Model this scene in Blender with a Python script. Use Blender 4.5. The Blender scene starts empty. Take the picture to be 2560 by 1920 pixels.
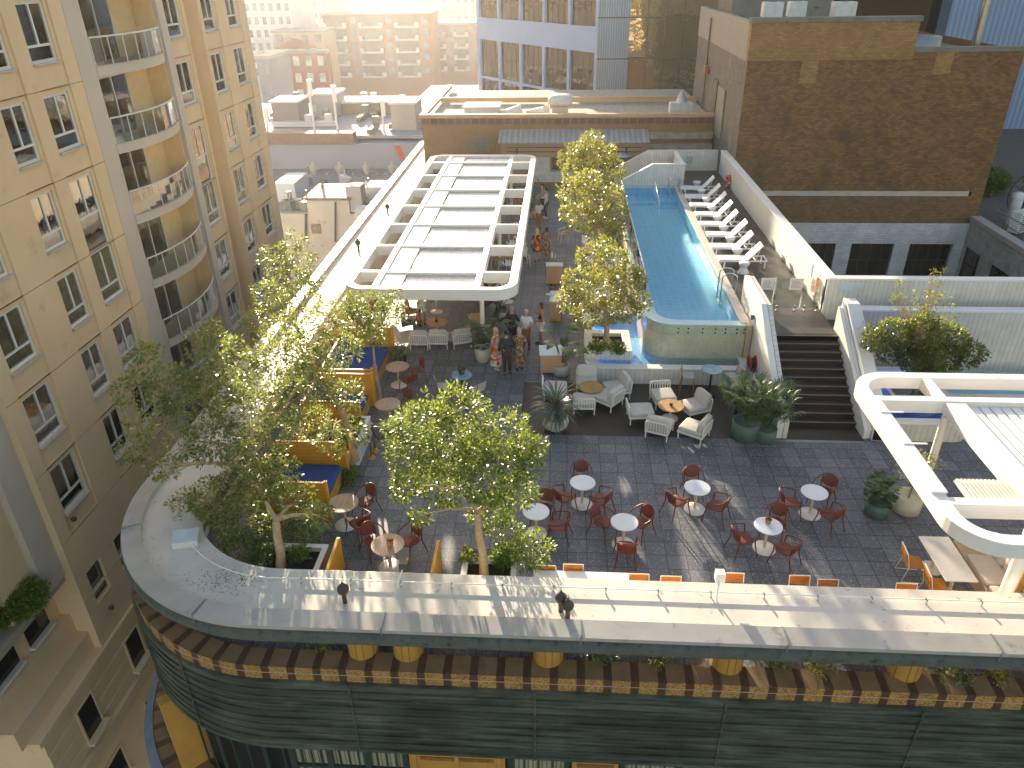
import bpy, bmesh, math, random
from math import sin, cos, pi, radians, atan2, hypot, sqrt
from mathutils import Vector, Matrix
random.seed(7)
S = bpy.context.scene
COL = S.collection
# ---------------------------------------------------------------- camera
CF, CT, CY, CR, CH = 1877.2, radians(29.215), radians(3.976), radians(.945), 13.12   # focal (px of 2560), tilt, yaw, roll, height
def _basis():
    ct, st, cy, sy = cos(CT), sin(CT), cos(CY), sin(CY)
    fwd = Vector((-sy*ct, cy*ct, -st)); right = Vector((cy, sy, 0)); down = fwd.cross(right)
    return cos(CR)*right + sin(CR)*down, -sin(CR)*right + cos(CR)*down, fwd
RX, RY, RZ = _basis()
CAM = Vector((0, 0, CH))
cd = bpy.data.cameras.new('camera'); cam = bpy.data.objects.new('camera', cd); COL.objects.link(cam)
cd.sensor_width = 36; cd.lens = 36*CF/2560; cd.clip_start = .2; cd.clip_end = 3000
cam.matrix_world = Matrix(((RX.x, -RY.x, -RZ.x, 0), (RX.y, -RY.y, -RZ.y, 0), (RX.z, -RY.z, -RZ.z, CH), (0, 0, 0, 1)))
S.camera = cam
def ray(x, y): return RX*((x-1280)/CF) + RY*((y-960)/CF) + RZ
def at(x, y, z=0.):                       # the point of the level z seen at x, y of the photograph
    d = ray(x, y); return CAM + d*((z-CH)/d.z)
def aty(x, y, Y): d = ray(x, y); return CAM + d*(Y/d.y)
def atx(x, y, X): d = ray(x, y); return CAM + d*(X/d.x)
# ---------------------------------------------------------------- light
SUN_AZ, SUN_EL = radians(-18.0), radians(11.3)     # azimuth from +Y towards +X, elevation
HAZE = .00030
W = bpy.data.worlds.new('World'); S.world = W; W.use_nodes = True
nt = W.node_tree; bg = nt.nodes['Background']
sky = nt.nodes.new('ShaderNodeTexSky'); sky.sky_type = 'NISHITA'; sky.sun_disc = False
sky.sun_elevation = SUN_EL; sky.sun_rotation = SUN_AZ; sky.air_density = 1.0; sky.dust_density = 1.6; sky.ozone_density = 1.0
wb = nt.nodes.new('ShaderNodeMix'); wb.data_type = 'RGBA'; wb.blend_type = 'MULTIPLY'; wb.inputs[0].default_value = 1; wb.inputs[7].default_value = (1.13, .99, .89, 1)   # the warm white balance of the evening
nt.links.new(sky.outputs[0], wb.inputs[6]); nt.links.new(wb.outputs[2], bg.inputs[0]); bg.inputs[1].default_value = .125
sl = bpy.data.lights.new('sun', 'SUN'); sl.energy = 5.0; sl.angle = radians(.55); sl.color = (1, .84, .62)
so = bpy.data.objects.new('sun', sl); COL.objects.link(so)
sd = Vector((-sin(SUN_AZ)*cos(SUN_EL), -cos(SUN_AZ)*cos(SUN_EL), -sin(SUN_EL)))
so.rotation_euler = sd.to_track_quat('-Z', 'Y').to_euler(); so.location = (-20, 60, 40)
S.view_settings.view_transform = 'Standard'; S.view_settings.look = 'None'
S.view_settings.exposure = 1.62; S.view_settings.gamma = 1
S.render.engine = 'CYCLES'
cy_ = S.cycles
cy_.max_bounces = 8; cy_.diffuse_bounces = 4; cy_.glossy_bounces = 4; cy_.transmission_bounces = 6; cy_.transparent_max_bounces = 16; cy_.volume_bounces = 1
cy_.caustics_reflective = False; cy_.caustics_refractive = False; cy_.sample_clamp_indirect = 6
# ---------------------------------------------------------------- materials
def lin(h):
    h = h.lstrip('#'); r = []
    for i in (0, 2, 4):
        c = int(h[i:i+2], 16)/255; r.append(c/12.92 if c <= .04045 else ((c+.055)/1.055)**2.4)
    return tuple(r)
MATS = {}
def new_mat(name):
    m = bpy.data.materials.new(name); m.use_nodes = True
    return m, m.node_tree, m.node_tree.nodes['Principled BSDF']
def N(nt, typ, **k):
    n = nt.nodes.new(typ)
    for a, v in k.items():
        if a.startswith('i_'):
            key = a[2:]; key = int(key) if key.isdigit() else key.replace('_', ' ')
            n.inputs[key].default_value = v
        else: setattr(n, a, v)
    return n
def L(nt, a, b): nt.links.new(a, b)
def setp(b, **k):
    for a, v in k.items(): b.inputs[a.replace('_', ' ')].default_value = v
def mixc(nt, fac, a, b, typ='MIX'):
    n = nt.nodes.new('ShaderNodeMix'); n.data_type = 'RGBA'; n.blend_type = typ
    for s, v in ((0, fac), (6, a), (7, b)):
        if hasattr(v, 'is_linked'): nt.links.new(v, n.inputs[s])
        elif v is not None: n.inputs[s].default_value = v if s == 0 else (*v[:3], 1)
    return n.outputs[2]
def ramp(nt, inp, stops):
    r = nt.nodes.new('ShaderNodeValToRGB'); e = r.color_ramp.elements
    while len(e) < len(stops): e.new(.5)
    for el, (p, c) in zip(e, stops):
        el.position = p; el.color = (*c, 1) if not isinstance(c, (int, float)) else (c, c, c, 1)
    nt.links.new(inp, r.inputs[0]); return r.outputs[0]
def coords(nt, rot=None, kind='Object'):
    t = nt.nodes.new('ShaderNodeTexCoord'); o = t.outputs[kind]
    if rot:
        mp = nt.nodes.new('ShaderNodeMapping'); mp.inputs['Rotation'].default_value = rot; nt.links.new(o, mp.inputs[0]); o = mp.outputs[0]
    return o
def world_pos(nt, rot=None):
    g = nt.nodes.new('ShaderNodeNewGeometry'); o = g.outputs['Position']
    if rot:
        mp = nt.nodes.new('ShaderNodeMapping'); mp.vector_type = 'POINT'; mp.inputs['Rotation'].default_value = rot; nt.links.new(o, mp.inputs[0]); o = mp.outputs[0]
    return o
def noise(nt, vec, scale, detail=4, rough=.55, out=0):
    n = N(nt, 'ShaderNodeTexNoise'); n.inputs['Scale'].default_value = scale; n.inputs['Detail'].default_value = detail; n.inputs['Roughness'].default_value = rough
    L(nt, vec, n.inputs['Vector']); return n.outputs[out]
def bump(nt, b, h, strength=.3, dist=.01):
    n = N(nt, 'ShaderNodeBump'); n.inputs['Strength'].default_value = strength; n.inputs['Distance'].default_value = dist
    L(nt, h, n.inputs['Height']); L(nt, n.outputs[0], b.inputs['Normal'])
def plain(name, col, rough=.6, metal=0., var=.12, scale=3., bmp=0., dirt=None, coat=0., spec=.5):
    if name in MATS: return MATS[name]
    m, nt, b = new_mat(name); c = lin(col) if isinstance(col, str) else col
    v = world_pos(nt)
    n = noise(nt, v, scale, 5)
    lo = tuple(x*(1-var) for x in c); hi = tuple(min(1, x*(1+var)) for x in c)
    o = ramp(nt, n, ((.3, lo), (.7, hi)))
    if dirt:
        n2 = noise(nt, v, dirt[1], 6, .7); f = ramp(nt, n2, ((dirt[2], 0.), (dirt[2]+.12, 1.)))
        o = mixc(nt, f, o, lin(dirt[0]))
    L(nt, o, b.inputs['Base Color']); setp(b, Roughness=rough, Metallic=metal); b.inputs['Specular IOR Level'].default_value = spec
    if coat: b.inputs['Coat Weight'].default_value = coat
    if bmp: bump(nt, b, noise(nt, v, scale*12, 3), bmp, .01)
    MATS[name] = m; return m
def bricks(name, c1, c2, mortar, bw, bh, ms, rot, rough=.8, big=None, bmp=.35, freq=2, off=.5, tone=.55):
    m, nt, b = new_mat(name); v = world_pos(nt, rot)
    t = N(nt, 'ShaderNodeTexBrick'); L(nt, v, t.inputs['Vector'])
    t.offset = off; t.offset_frequency = freq
    t.inputs['Scale'].default_value = 1; t.inputs['Brick Width'].default_value = bw; t.inputs['Row Height'].default_value = bh
    t.inputs['Mortar Size'].default_value = ms; t.inputs['Mortar Smooth'].default_value = .2; t.inputs['Bias'].default_value = 0
    t.inputs['Color1'].default_value = (*lin(c1), 1); t.inputs['Color2'].default_value = (*lin(c2), 1); t.inputs['Mortar'].default_value = (*lin(mortar), 1)
    o = t.outputs[0]
    n = noise(nt, v, 1.1, 6, .65); o = mixc(nt, tone, o, ramp(nt, n, ((.3, .42), (.7, 1.))), 'MULTIPLY')
    if big:
        n2 = noise(nt, v, big[1], 5, .6); o = mixc(nt, ramp(nt, n2, ((big[2], 0.), (big[2]+.16, .75))), o, lin(big[0]))
    L(nt, o, b.inputs['Base Color']); setp(b, Roughness=rough)
    bump(nt, b, t.outputs['Fac'], -bmp, .02)
    MATS[name] = m; return m
WALLY = (radians(90), 0, 0)        # a wall facing -Y: x -> x, z -> y
WALLX = (radians(90), radians(90), 0)
def glassy(name, tint=(.9, .97, .95), refl=.5, rough=.02, ripple=0., alpha=.1):
    m, nt, b = new_mat(name); nt.nodes.remove(b); out = nt.nodes['Material Output']
    tr = N(nt, 'ShaderNodeBsdfTransparent'); tr.inputs[0].default_value = (*tint, 1)
    gl = N(nt, 'ShaderNodeBsdfGlossy'); gl.inputs['Roughness'].default_value = rough; gl.inputs[0].default_value = (1, 1, 1, 1)
    fr = N(nt, 'ShaderNodeFresnel'); fr.inputs[0].default_value = 1.45
    mu = N(nt, 'ShaderNodeMath', operation='MULTIPLY_ADD'); mu.inputs[1].default_value = refl*2; mu.inputs[2].default_value = alpha; L(nt, fr.outputs[0], mu.inputs[0]); mu.use_clamp = True
    mx = N(nt, 'ShaderNodeMixShader'); L(nt, mu.outputs[0], mx.inputs[0]); L(nt, tr.outputs[0], mx.inputs[1]); L(nt, gl.outputs[0], mx.inputs[2]); L(nt, mx.outputs[0], out.inputs[0])
    if ripple:
        v = world_pos(nt); bp = N(nt, 'ShaderNodeBump'); bp.inputs['Strength'].default_value = ripple; bp.inputs['Distance'].default_value = .03
        a = noise(nt, v, 3.2, 3); L(nt, a, bp.inputs['Height']); L(nt, bp.outputs[0], gl.inputs['Normal']); L(nt, bp.outputs[0], fr.inputs['Normal'])
    MATS[name] = m; return m
def boards(name, c, gap, w, axis='X', rough=.55, var=.1, gapw=.06, grain=True):      # painted or stained boards w wide, laid along the other axis
    m, nt, b = new_mat(name); v = world_pos(nt); sp = N(nt, 'ShaderNodeSeparateXYZ'); L(nt, v, sp.inputs[0])
    d = N(nt, 'ShaderNodeMath', operation='DIVIDE'); L(nt, sp.outputs[axis], d.inputs[0]); d.inputs[1].default_value = w
    fr = N(nt, 'ShaderNodeMath', operation='FRACT'); L(nt, d.outputs[0], fr.inputs[0])
    fl = N(nt, 'ShaderNodeMath', operation='FLOOR'); L(nt, d.outputs[0], fl.inputs[0])
    wn = N(nt, 'ShaderNodeTexWhiteNoise', noise_dimensions='1D'); L(nt, fl.outputs[0], wn.inputs['W'])
    c = lin(c); o = ramp(nt, wn.outputs[0], ((0, tuple(x*(1-var) for x in c)), (1, tuple(min(1, x*(1+var)) for x in c))))
    if grain:
        n = noise(nt, v, 2.5, 6, .65); o = mixc(nt, .5, o, ramp(nt, n, ((.3, .6), (.7, 1.))), 'MULTIPLY')
    g = N(nt, 'ShaderNodeMath', operation='LESS_THAN'); L(nt, fr.outputs[0], g.inputs[0]); g.inputs[1].default_value = gapw
    o = mixc(nt, g.outputs[0], o, lin(gap)); L(nt, o, b.inputs['Base Color']); setp(b, Roughness=rough)
    bump(nt, b, g.outputs[0], -.5, .01)
    MATS[name] = m; return m
# ---------------------------------------------------------------- mesh builder
class MB:
    def __init__(s): s.v = []; s.f = []; s.m = []; s.sm = []
    def add(s, vs, fs, mi=0, sm=False):
        o = len(s.v); s.v += [tuple(p) for p in vs]
        for f in fs: s.f.append(tuple(i+o for i in f)); s.m.append(mi); s.sm.append(sm)
        return s
    def box(s, a, b, mi=0, M=None):
        x0, y0, z0 = a; x1, y1, z1 = b
        vs = [Vector(p) for p in ((x0,y0,z0),(x1,y0,z0),(x1,y1,z0),(x0,y1,z0),(x0,y0,z1),(x1,y0,z1),(x1,y1,z1),(x0,y1,z1))]
        if M is not None: vs = [M @ p for p in vs]
        return s.add(vs, ((0,3,2,1),(4,5,6,7),(0,1,5,4),(1,2,6,5),(2,3,7,6),(3,0,4,7)), mi)
    def boxc(s, c, d, mi=0, M=None):
        return s.box((c[0]-d[0]/2, c[1]-d[1]/2, c[2]-d[2]/2), (c[0]+d[0]/2, c[1]+d[1]/2, c[2]+d[2]/2), mi, M)
    def prism(s, pts, z0, z1, mi=0, top=True, bot=True, sm=False):
        n = len(pts); a = sum(pts[i][0]*pts[(i+1) % n][1]-pts[(i+1) % n][0]*pts[i][1] for i in range(n))
        if a < 0: pts = pts[::-1]
        vs = [(p[0], p[1], z0) for p in pts] + [(p[0], p[1], z1) for p in pts]
        s.add(vs, [(i, (i+1) % n, n+(i+1) % n, n+i) for i in range(n)], mi, sm)
        if top: s.add([(p[0], p[1], z1) for p in pts], [tuple(range(n))], mi)
        if bot: s.add([(p[0], p[1], z0) for p in pts], [tuple(range(n))[::-1]], mi)
        return s
    def ring(s, outer, inner, z0, z1, mi=0):
        n = len(outer)
        vs = [(*p, z0) for p in outer]+[(*p, z1) for p in outer]+[(*p, z0) for p in inner]+[(*p, z1) for p in inner]
        fs = []
        for i in range(n):
            j = (i+1) % n
            fs += [(i, j, n+j, n+i), (2*n+j, 2*n+i, 3*n+i, 3*n+j), (n+i, n+j, 3*n+j, 3*n+i), (j, i, 2*n+i, 2*n+j)]
        return s.add(vs, fs, mi)
    def tube(s, path, r, n=8, mi=0, cap=True, sm=True, closed=False):
        path = [Vector(p) for p in path]; k = len(path); rs = r if isinstance(r, (list, tuple)) else [r]*k
        vs = []; up = None
        for i in range(k):
            if closed: t = path[(i+1) % k]-path[i-1]
            else: t = path[min(i+1, k-1)]-path[max(i-1, 0)]
            t.normalize()
            if up is None: up = Vector((0, 0, 1)) if abs(t.z) < .9 else Vector((1, 0, 0))
            x = t.cross(up)
            if x.length < 1e-4: x = t.cross(Vector((1, .3, 0)))
            x.normalize(); y = x.cross(t); up = y
            for j in range(n):
                a = 2*pi*j/n; vs.append(path[i] + (x*cos(a)+y*sin(a))*rs[i])
        fs = []
        for i in range(k if closed else k-1):
            i2 = (i+1) % k
            for j in range(n): fs.append((i*n+j, i*n+(j+1) % n, i2*n+(j+1) % n, i2*n+j))
        s.add(vs, fs, mi, sm)
        if cap and not closed:
            s.add(vs[:n], [tuple(range(n))[::-1]], mi); s.add(vs[-n:], [tuple(range(n))], mi)
        return s
    def lathe(s, prof, c=(0, 0, 0), n=24, mi=0, sm=True, sx=1, sy=1):
        vs = [(c[0]+r*cos(2*pi*j/n)*sx, c[1]+r*sin(2*pi*j/n)*sy, c[2]+z) for r, z in prof for j in range(n)]
        fs = [(i*n+j, i*n+(j+1) % n, (i+1)*n+(j+1) % n, (i+1)*n+j) for i in range(len(prof)-1) for j in range(n)]
        s.add(vs, fs, mi, sm)
        if prof[0][0] > 1e-6: s.add(vs[:n], [tuple(range(n))[::-1]], mi)
        if prof[-1][0] > 1e-6: s.add(vs[-n:], [tuple(range(n))], mi)
        return s
    def disc(s, c, r, h, mi=0, n=32): return s.lathe(((r, 0), (r, h)), c, n, mi, False)
    def ball(s, c, r, mi=0, n=12, k=8):
        r = r if isinstance(r, (tuple, list)) else (r, r, r)
        vs = [(c[0]+r[0]*sin(pi*i/k)*cos(2*pi*j/n), c[1]+r[1]*sin(pi*i/k)*sin(2*pi*j/n), c[2]-r[2]*cos(pi*i/k)) for i in range(k+1) for j in range(n)]
        return s.add(vs, [(i*n+j, i*n+(j+1) % n, (i+1)*n+(j+1) % n, (i+1)*n+j) for i in range(k) for j in range(n)], mi, True)
    def quad(s, a, b, c, d, mi=0): return s.add((a, b, c, d), ((0, 1, 2, 3),), mi)
    def cushion(s, c, d, mi=0, puff=.35, M=None, n=6):     # a soft box: rounded superellipsoid
        vs = []; k = 14; q = 16
        for i in range(k+1):
            th = -pi/2+pi*i/k
            for j in range(q):
                ph = 2*pi*j/q+pi/q
                e = lambda w: math.copysign(abs(w)**puff, w)
                p = Vector((c[0]+d[0]/2*e(cos(th))*e(cos(ph)), c[1]+d[1]/2*e(cos(th))*e(sin(ph)), c[2]+d[2]/2*math.copysign(abs(sin(th))**.6, sin(th))))
                vs.append(M @ p if M is not None else p)
        return s.add(vs, [(i*q+j, i*q+(j+1) % q, (i+1)*q+(j+1) % q, (i+1)*q+j) for i in range(k) for j in range(q)], mi, True)
    def build(s, name, mats, parent=None, bevel=0., loc=None):
        me = bpy.data.meshes.new(name); me.from_pydata(s.v, [], s.f)
        for m in (mats if isinstance(mats, (list, tuple)) else [mats]): me.materials.append(m)
        me.polygons.foreach_set('material_index', s.m); me.polygons.foreach_set('use_smooth', s.sm); me.update()
        o = bpy.data.objects.new(name, me); COL.objects.link(o)
        if bevel:
            bv = o.modifiers.new('bevel', 'BEVEL'); bv.width = bevel; bv.segments = 2; bv.limit_method = 'ANGLE'; bv.angle_limit = radians(40)
        if parent is not None:
            o.parent = parent
            if parent.get('_w'): o.location = -Vector(parent['_w'])
        if loc is not None: o.location = loc
        return o
def weld(o, d=.004):
    bm = bmesh.new(); bm.from_mesh(o.data); bmesh.ops.remove_doubles(bm, verts=bm.verts, dist=d); bm.to_mesh(o.data); bm.free(); return o
def tag(o, label, cat, group=None):
    o['label'] = label; o['category'] = cat
    if group: o['group'] = group
    return o
def struct(o): o['kind'] = 'structure'; return o
def thing(name, label, cat, loc=(0, 0, 0), rotz=0., group=None, world=False):   # world: its parts are drawn in world coordinates
    o = bpy.data.objects.new(name, None); COL.objects.link(o); o.empty_display_size = .3
    o.location = loc; o.rotation_euler = (0, 0, rotz)
    if world: o['_w'] = list(loc)
    return tag(o, label, cat, group)
def dup(root, loc, rotz, label, group=None):
    r = root.copy(); COL.objects.link(r); r.location = loc; r.rotation_euler = (0, 0, rotz); r['label'] = label
    if group: r['group'] = group
    for ch in root.children:
        c = ch.copy(); COL.objects.link(c); c.parent = r
        for g in ch.children: d = g.copy(); COL.objects.link(d); d.parent = c
    return r
def rz(a): return Matrix.Rotation(a, 4, 'Z')
def T(*p): return Matrix.Translation(p)
# ---------------------------------------------------------------- materials of the place
white = plain('white_paint', '#e9e6e0', .5, var=.04, scale=1.5, dirt=('#b9b0a2', 4., .68))
white_steel = plain('white_steel', '#f3ede4', .38, var=.03, scale=2.)
cream_slab = plain('cream_slab', '#d9d1c4', .62, var=.12, scale=.9, dirt=('#918979', 4.2, .61), bmp=.2)
zinc = plain('zinc_cap', '#b9b2a8', .42, var=.12, scale=1.2, metal=.1, dirt=('#8f8b84', 1.7, .58))
fascia_m = plain('fascia_green', '#5d6157', .6, var=.2, scale=3., dirt=('#33372f', 5., .55))
copper = None
def copper_mat():
    m, nt, b = new_mat('aged_copper'); v = world_pos(nt)
    mp = N(nt, 'ShaderNodeMapping'); mp.inputs['Scale'].default_value = (.5, .5, 5.); L(nt, v, mp.inputs[0])
    n = noise(nt, mp.outputs[0], 1.6, 7, .68); o = ramp(nt, n, ((.25, lin('#33382f')), (.45, lin('#535a4c')), (.62, lin('#747a69')), (.8, lin('#979a86'))))
    n2 = noise(nt, v, 9, 5, .7); o = mixc(nt, ramp(nt, n2, ((.56, 0.), (.75, .6))), o, lin('#20241f'))
    n3 = noise(nt, v, .6, 3); o = mixc(nt, ramp(nt, n3, ((.5, 0.), (.75, .6))), o, lin('#2a2e26'))
    L(nt, o, b.inputs['Base Color']); setp(b, Roughness=.4, Metallic=.35); bump(nt, b, n2, .25, .01); return m
copper = copper_mat()
granite = None
def speckle(name, c1, c2, scale, lo=.45, rough=.4):
    m, nt, b = new_mat(name); v = world_pos(nt)
    t = N(nt, 'ShaderNodeTexVoronoi'); t.inputs['Scale'].default_value = scale; L(nt, v, t.inputs['Vector'])
    sp = N(nt, 'ShaderNodeSeparateColor'); L(nt, t.outputs['Color'], sp.inputs[0])
    o = ramp(nt, sp.outputs[0], ((lo, lin(c1)), (lo+.2, lin(c2)))); n = noise(nt, v, 2., 4)
    o = mixc(nt, .4, o, ramp(nt, n, ((.3, .55), (.7, 1.))), 'MULTIPLY')
    L(nt, o, b.inputs['Base Color']); setp(b, Roughness=rough); return m
granite = speckle('speckled_terracotta', '#c39858', '#916532', 42)
brown_tile = plain('dark_brown_tile', '#573f30', .35, var=.25, scale=4.)
buff_tile = plain('buff_tile', '#c48f45', .45, var=.10, scale=2.)
def paver_mat():
    m, nt, b = new_mat('terrazzo_paving'); v = world_pos(nt)
    mp = N(nt, 'ShaderNodeMapping'); mp.inputs['Location'].default_value = (-.32, -.18, 0); L(nt, v, mp.inputs[0])
    t = N(nt, 'ShaderNodeTexBrick'); L(nt, mp.outputs[0], t.inputs['Vector']); t.offset = 0
    t.inputs['Scale'].default_value = 1; t.inputs['Brick Width'].default_value = .5; t.inputs['Row Height'].default_value = .5; t.inputs['Mortar Size'].default_value = .008; t.inputs['Mortar Smooth'].default_value = .1; t.inputs['Bias'].default_value = 0
    t.inputs['Color1'].default_value = (*lin('#5d6168'), 1); t.inputs['Color2'].default_value = (*lin('#787b81'), 1); t.inputs['Mortar'].default_value = (*lin('#26282c'), 1)
    o = t.outputs[0]
    vo = N(nt, 'ShaderNodeTexVoronoi'); vo.inputs['Scale'].default_value = 38; L(nt, v, vo.inputs['Vector']); sp = N(nt, 'ShaderNodeSeparateColor'); L(nt, vo.outputs['Color'], sp.inputs[0])
    f = N(nt, 'ShaderNodeMath', operation='MULTIPLY'); L(nt, ramp(nt, sp.outputs[0], ((.86, 0.), (.93, .55))), f.inputs[0]); L(nt, ramp(nt, t.outputs['Fac'], ((0, 1.), (.5, 0.))), f.inputs[1])
    o = mixc(nt, f.outputs[0], o, lin('#b9b9b6'))
    n = noise(nt, v, .55, 6, .65); o = mixc(nt, .6, o, ramp(nt, n, ((.3, .6), (.7, 1.))), 'MULTIPLY')
    L(nt, o, b.inputs['Base Color']); setp(b, Roughness=.55); bump(nt, b, t.outputs['Fac'], -.4, .01); return m
paver = paver_mat()
deckm = boards('dark_deck_boards', '#2d2623', '#120f0e', .14, 'Y', .5, .22, .07)
clad_x = boards('white_boards_along_x', '#e6dfd3', '#8f8676', .17, 'X', .5, .03, .05)
clad_y = boards('white_boards_along_y', '#e6dfd3', '#8f8676', .17, 'Y', .5, .03, .05)
tile_pale = speckle('pale_pool_mosaic', '#cfc9ae', '#bdb79c', 40, rough=.3)
pool_tile = bricks('pool_blue_tile', '#79d9f6', '#6ad0f3', '#9fe6fa', .3, .3, .012, (0, 0, 0), .3, None, .05, 2, 0., .08)
glass = glassy('clear_glass', (.90, .96, .94), .5, .01, alpha=.05)
water = glassy('pool_water', (.84, .97, 1.), .24, .02, .30, .0)
chrome = plain('stainless_steel', '#b9bcc0', .2, metal=1., var=.03)
black_m = plain('black_metal', '#141414', .45, var=.1)
soil = plain('dark_soil', '#1d1510', .95, var=.5, scale=14., bmp=.6)
# ---------------------------------------------------------------- the corner building whose roof is the terrace
RC, RR, XL = (-6.25, 15.5), 4.7, -10.95
def outline(d, x1=17., y1=59.5, n=26):
    pts = [(XL+d, y1), (XL+d, 45.), (XL+d, 30.), (XL+d, 22.)]
    for i in range(n+1):
        a = pi+pi/2*i/n; pts.append((RC[0]+(RR-d)*cos(a), RC[1]+(RR-d)*sin(a)))
    x = RC[0]
    while x < x1-1.2: x += 1.2; pts.append((x, RC[1]-RR+d))
    pts.append((x1, RC[1]-RR+d)); return pts
def sweep(mb, prof, mi=0, closed=True, x1=17., sm=False):     # profile of (d, z) run along the outline
    cols = [outline(d, x1) for d, z in prof]; n = len(cols[0]); k = len(prof)
    vs = [(cols[i][j][0], cols[i][j][1], prof[i][1]) for j in range(n) for i in range(k)]
    fs = [(j*k+i, (j+1)*k+i, (j+1)*k+(i+1) % k, j*k+(i+1) % k) for j in range(n-1) for i in range(k if closed else k-1)]
    mb.add(vs, fs, mi, sm)
    if closed: mb.add(vs[:k], [tuple(range(k))[::-1]], mi); mb.add(vs[-k:], [tuple(range(k))], mi)
    return mb
hotel = thing('corner_building', 'rounded corner building with green copper band and cream roof ledge in front', 'building', (2, 14, -12), world=True)
sweep(MB(), ((.45, 1.05), (.45, 1.1), (1.8, 1.1), (1.8, .72), (.3, .72), (.3, .9))).build('roof_ledge', cream_slab, hotel)
sweep(MB(), ((0, 1.21), (.45, 1.25), (.452, 1.04), (.25, 1.04), (.0, 1.12))).build('ledge_coping', zinc, hotel)
sweep(MB(), ((.0, 1.118), (.03, 1.03), (-.05, .99), (-.05, .86), (.05, .80), (.05, .70), (.3, .70), (.3, .95))).build('fascia', fascia_m, hotel)
mb = MB()
for s in outline(.0)[4::6]: pass
cl = outline(.0, 17., 30.); 
def along(d, step, x1=17., y1=30.):           # evenly spaced points and directions on the outline
    p = outline(d, x1, y1); p = [q for q in p if q[1] <= y1]; out = []; acc = 0
    for a, b in zip(p, p[1:]):
        l = hypot(b[0]-a[0], b[1]-a[1]); t = acc
        while t < l:
            u = t/l; out.append(((a[0]+(b[0]-a[0])*u, a[1]+(b[1]-a[1])*u), ((b[0]-a[0])/l, (b[1]-a[1])/l))); t += step
        acc = t-l
    return out
for p, t in along(-.004, 4.1):                # standing seams of the coping
    M = T(p[0], p[1], 0) @ rz(atan2(t[1], t[0])); MB().box((-.012, -.004, 1.02), (.012, .46, 1.262), 0, M).build('coping_seam', plain('seam_grey', '#7c7e7e', .5), hotel)
sweep(MB(), ((1.62, .012), (1.62, .10), (1.70, .10), (1.70, .012))).build('planter_edge', cream_slab, hotel)
# striped parapet below the ledge: alternate terracotta and dark blocks
def stripes(d0, d1, ztop, zbot, y1=30.):
    per = .565
    pts = along(0, per/16, 17., y1); m1, m2 = MB(), MB(); k = 16
    for i in range(0, len(pts)-k, k):
        for a, b, mm in ((0, 11, m1), (11, 16, m2)):
            for q in range(a, b, 1 if i < 60*16 else b-a):
                st = 1 if i < 60*16 else b-a
                (p, t), (p2, t2) = pts[i+q], pts[i+q+st]
                n1, n2 = (-t[1], t[0]), (-t2[1], t2[0])
                f = lambda p, n, d, z: (p[0]+n[0]*d, p[1]+n[1]*d, z)
                A = [f(p, n1, d0, zbot), f(p2, n2, d0, zbot), f(p2, n2, d0, ztop-.03), f(p, n1, d0, ztop-.03), f(p, n1, d1, ztop), f(p2, n2, d1, ztop), f(p, n1, d1, zbot), f(p2, n2, d1, zbot)]
                fs = [(0, 1, 2, 3), (3, 2, 5, 4), (4, 5, 7, 6)]
                m1.add(A, fs[:1], 0 if mm is m1 else 1); m1.add(A, fs[1:], 2 if mm is m1 else 1)
    return m1
weld(stripes(-.05, .42, .07, -.34).build('striped_parapet', [granite, brown_tile, plain('shaded_sill_brown', '#86694a', .6, var=.22, scale=2.5)], hotel))  # the shade on the block tops is put into their plain brown
sweep(MB(), ((-.047, -.135), (-.056, -.135), (-.056, -.15), (-.047, -.15))).build('parapet_joint', plain('joint_pale', '#b8a48a', .6), hotel)
weld(stripes(-.75, .2, -5.2, -5.6).build('lower_parapet', [granite, brown_tile, plain('shaded_sill_brown', '#86694a', .6, var=.22, scale=2.5)], hotel))  # same browned tops, shade in the colour
sweep(MB(), ((-1.0, -5.3), (-.76, -5.2), (-.76, -5.9), (-1.0, -5.9))).build('lower_coping', plain('blue_grey_zinc', '#7f8893', .5, metal=.2), hotel)
prof = [(.05, -.34), (-.12, -.34)]; z = -.34
while z > -2.25: prof += [(-.14, z-.002), (-.105, z-.236), (-.105, z-.240)]; z -= .238
prof += [(-.15, z-.01), (-.15, z-.10), (.05, z-.10)]
ZC = z-.10
sweep(MB(), prof).build('copper_band', copper, hotel)
mb = MB()
for p, t in along(-.15, 4.0):
    M = T(p[0], p[1], 0) @ rz(atan2(t[1], t[0])); MB().box((-.02, -.012, ZC), (.02, .05, -.345), 0, M).build('copper_seam', copper, hotel)
# columns between parapet and ledge
yel = plain('yellow_tile', '#c08f42', .35, var=.14, scale=1.5)
for x in (-3.15, -4.15, -.1, 3.7, 7.35, 10.6):
    cm_ = MB().lathe(((.33, .0), (.33, .75)), (x, 11.32, 0), 24)
    for a in (-2.5, -1.75, -1.3, -.6): cm_.boxc((x+.33*cos(a), 11.32+.33*sin(a), .36), (.014, .014, .7), 1)
    cm_.build('column', [yel, plain('tile_joint', '#8a6526', .6)], hotel)
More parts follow.
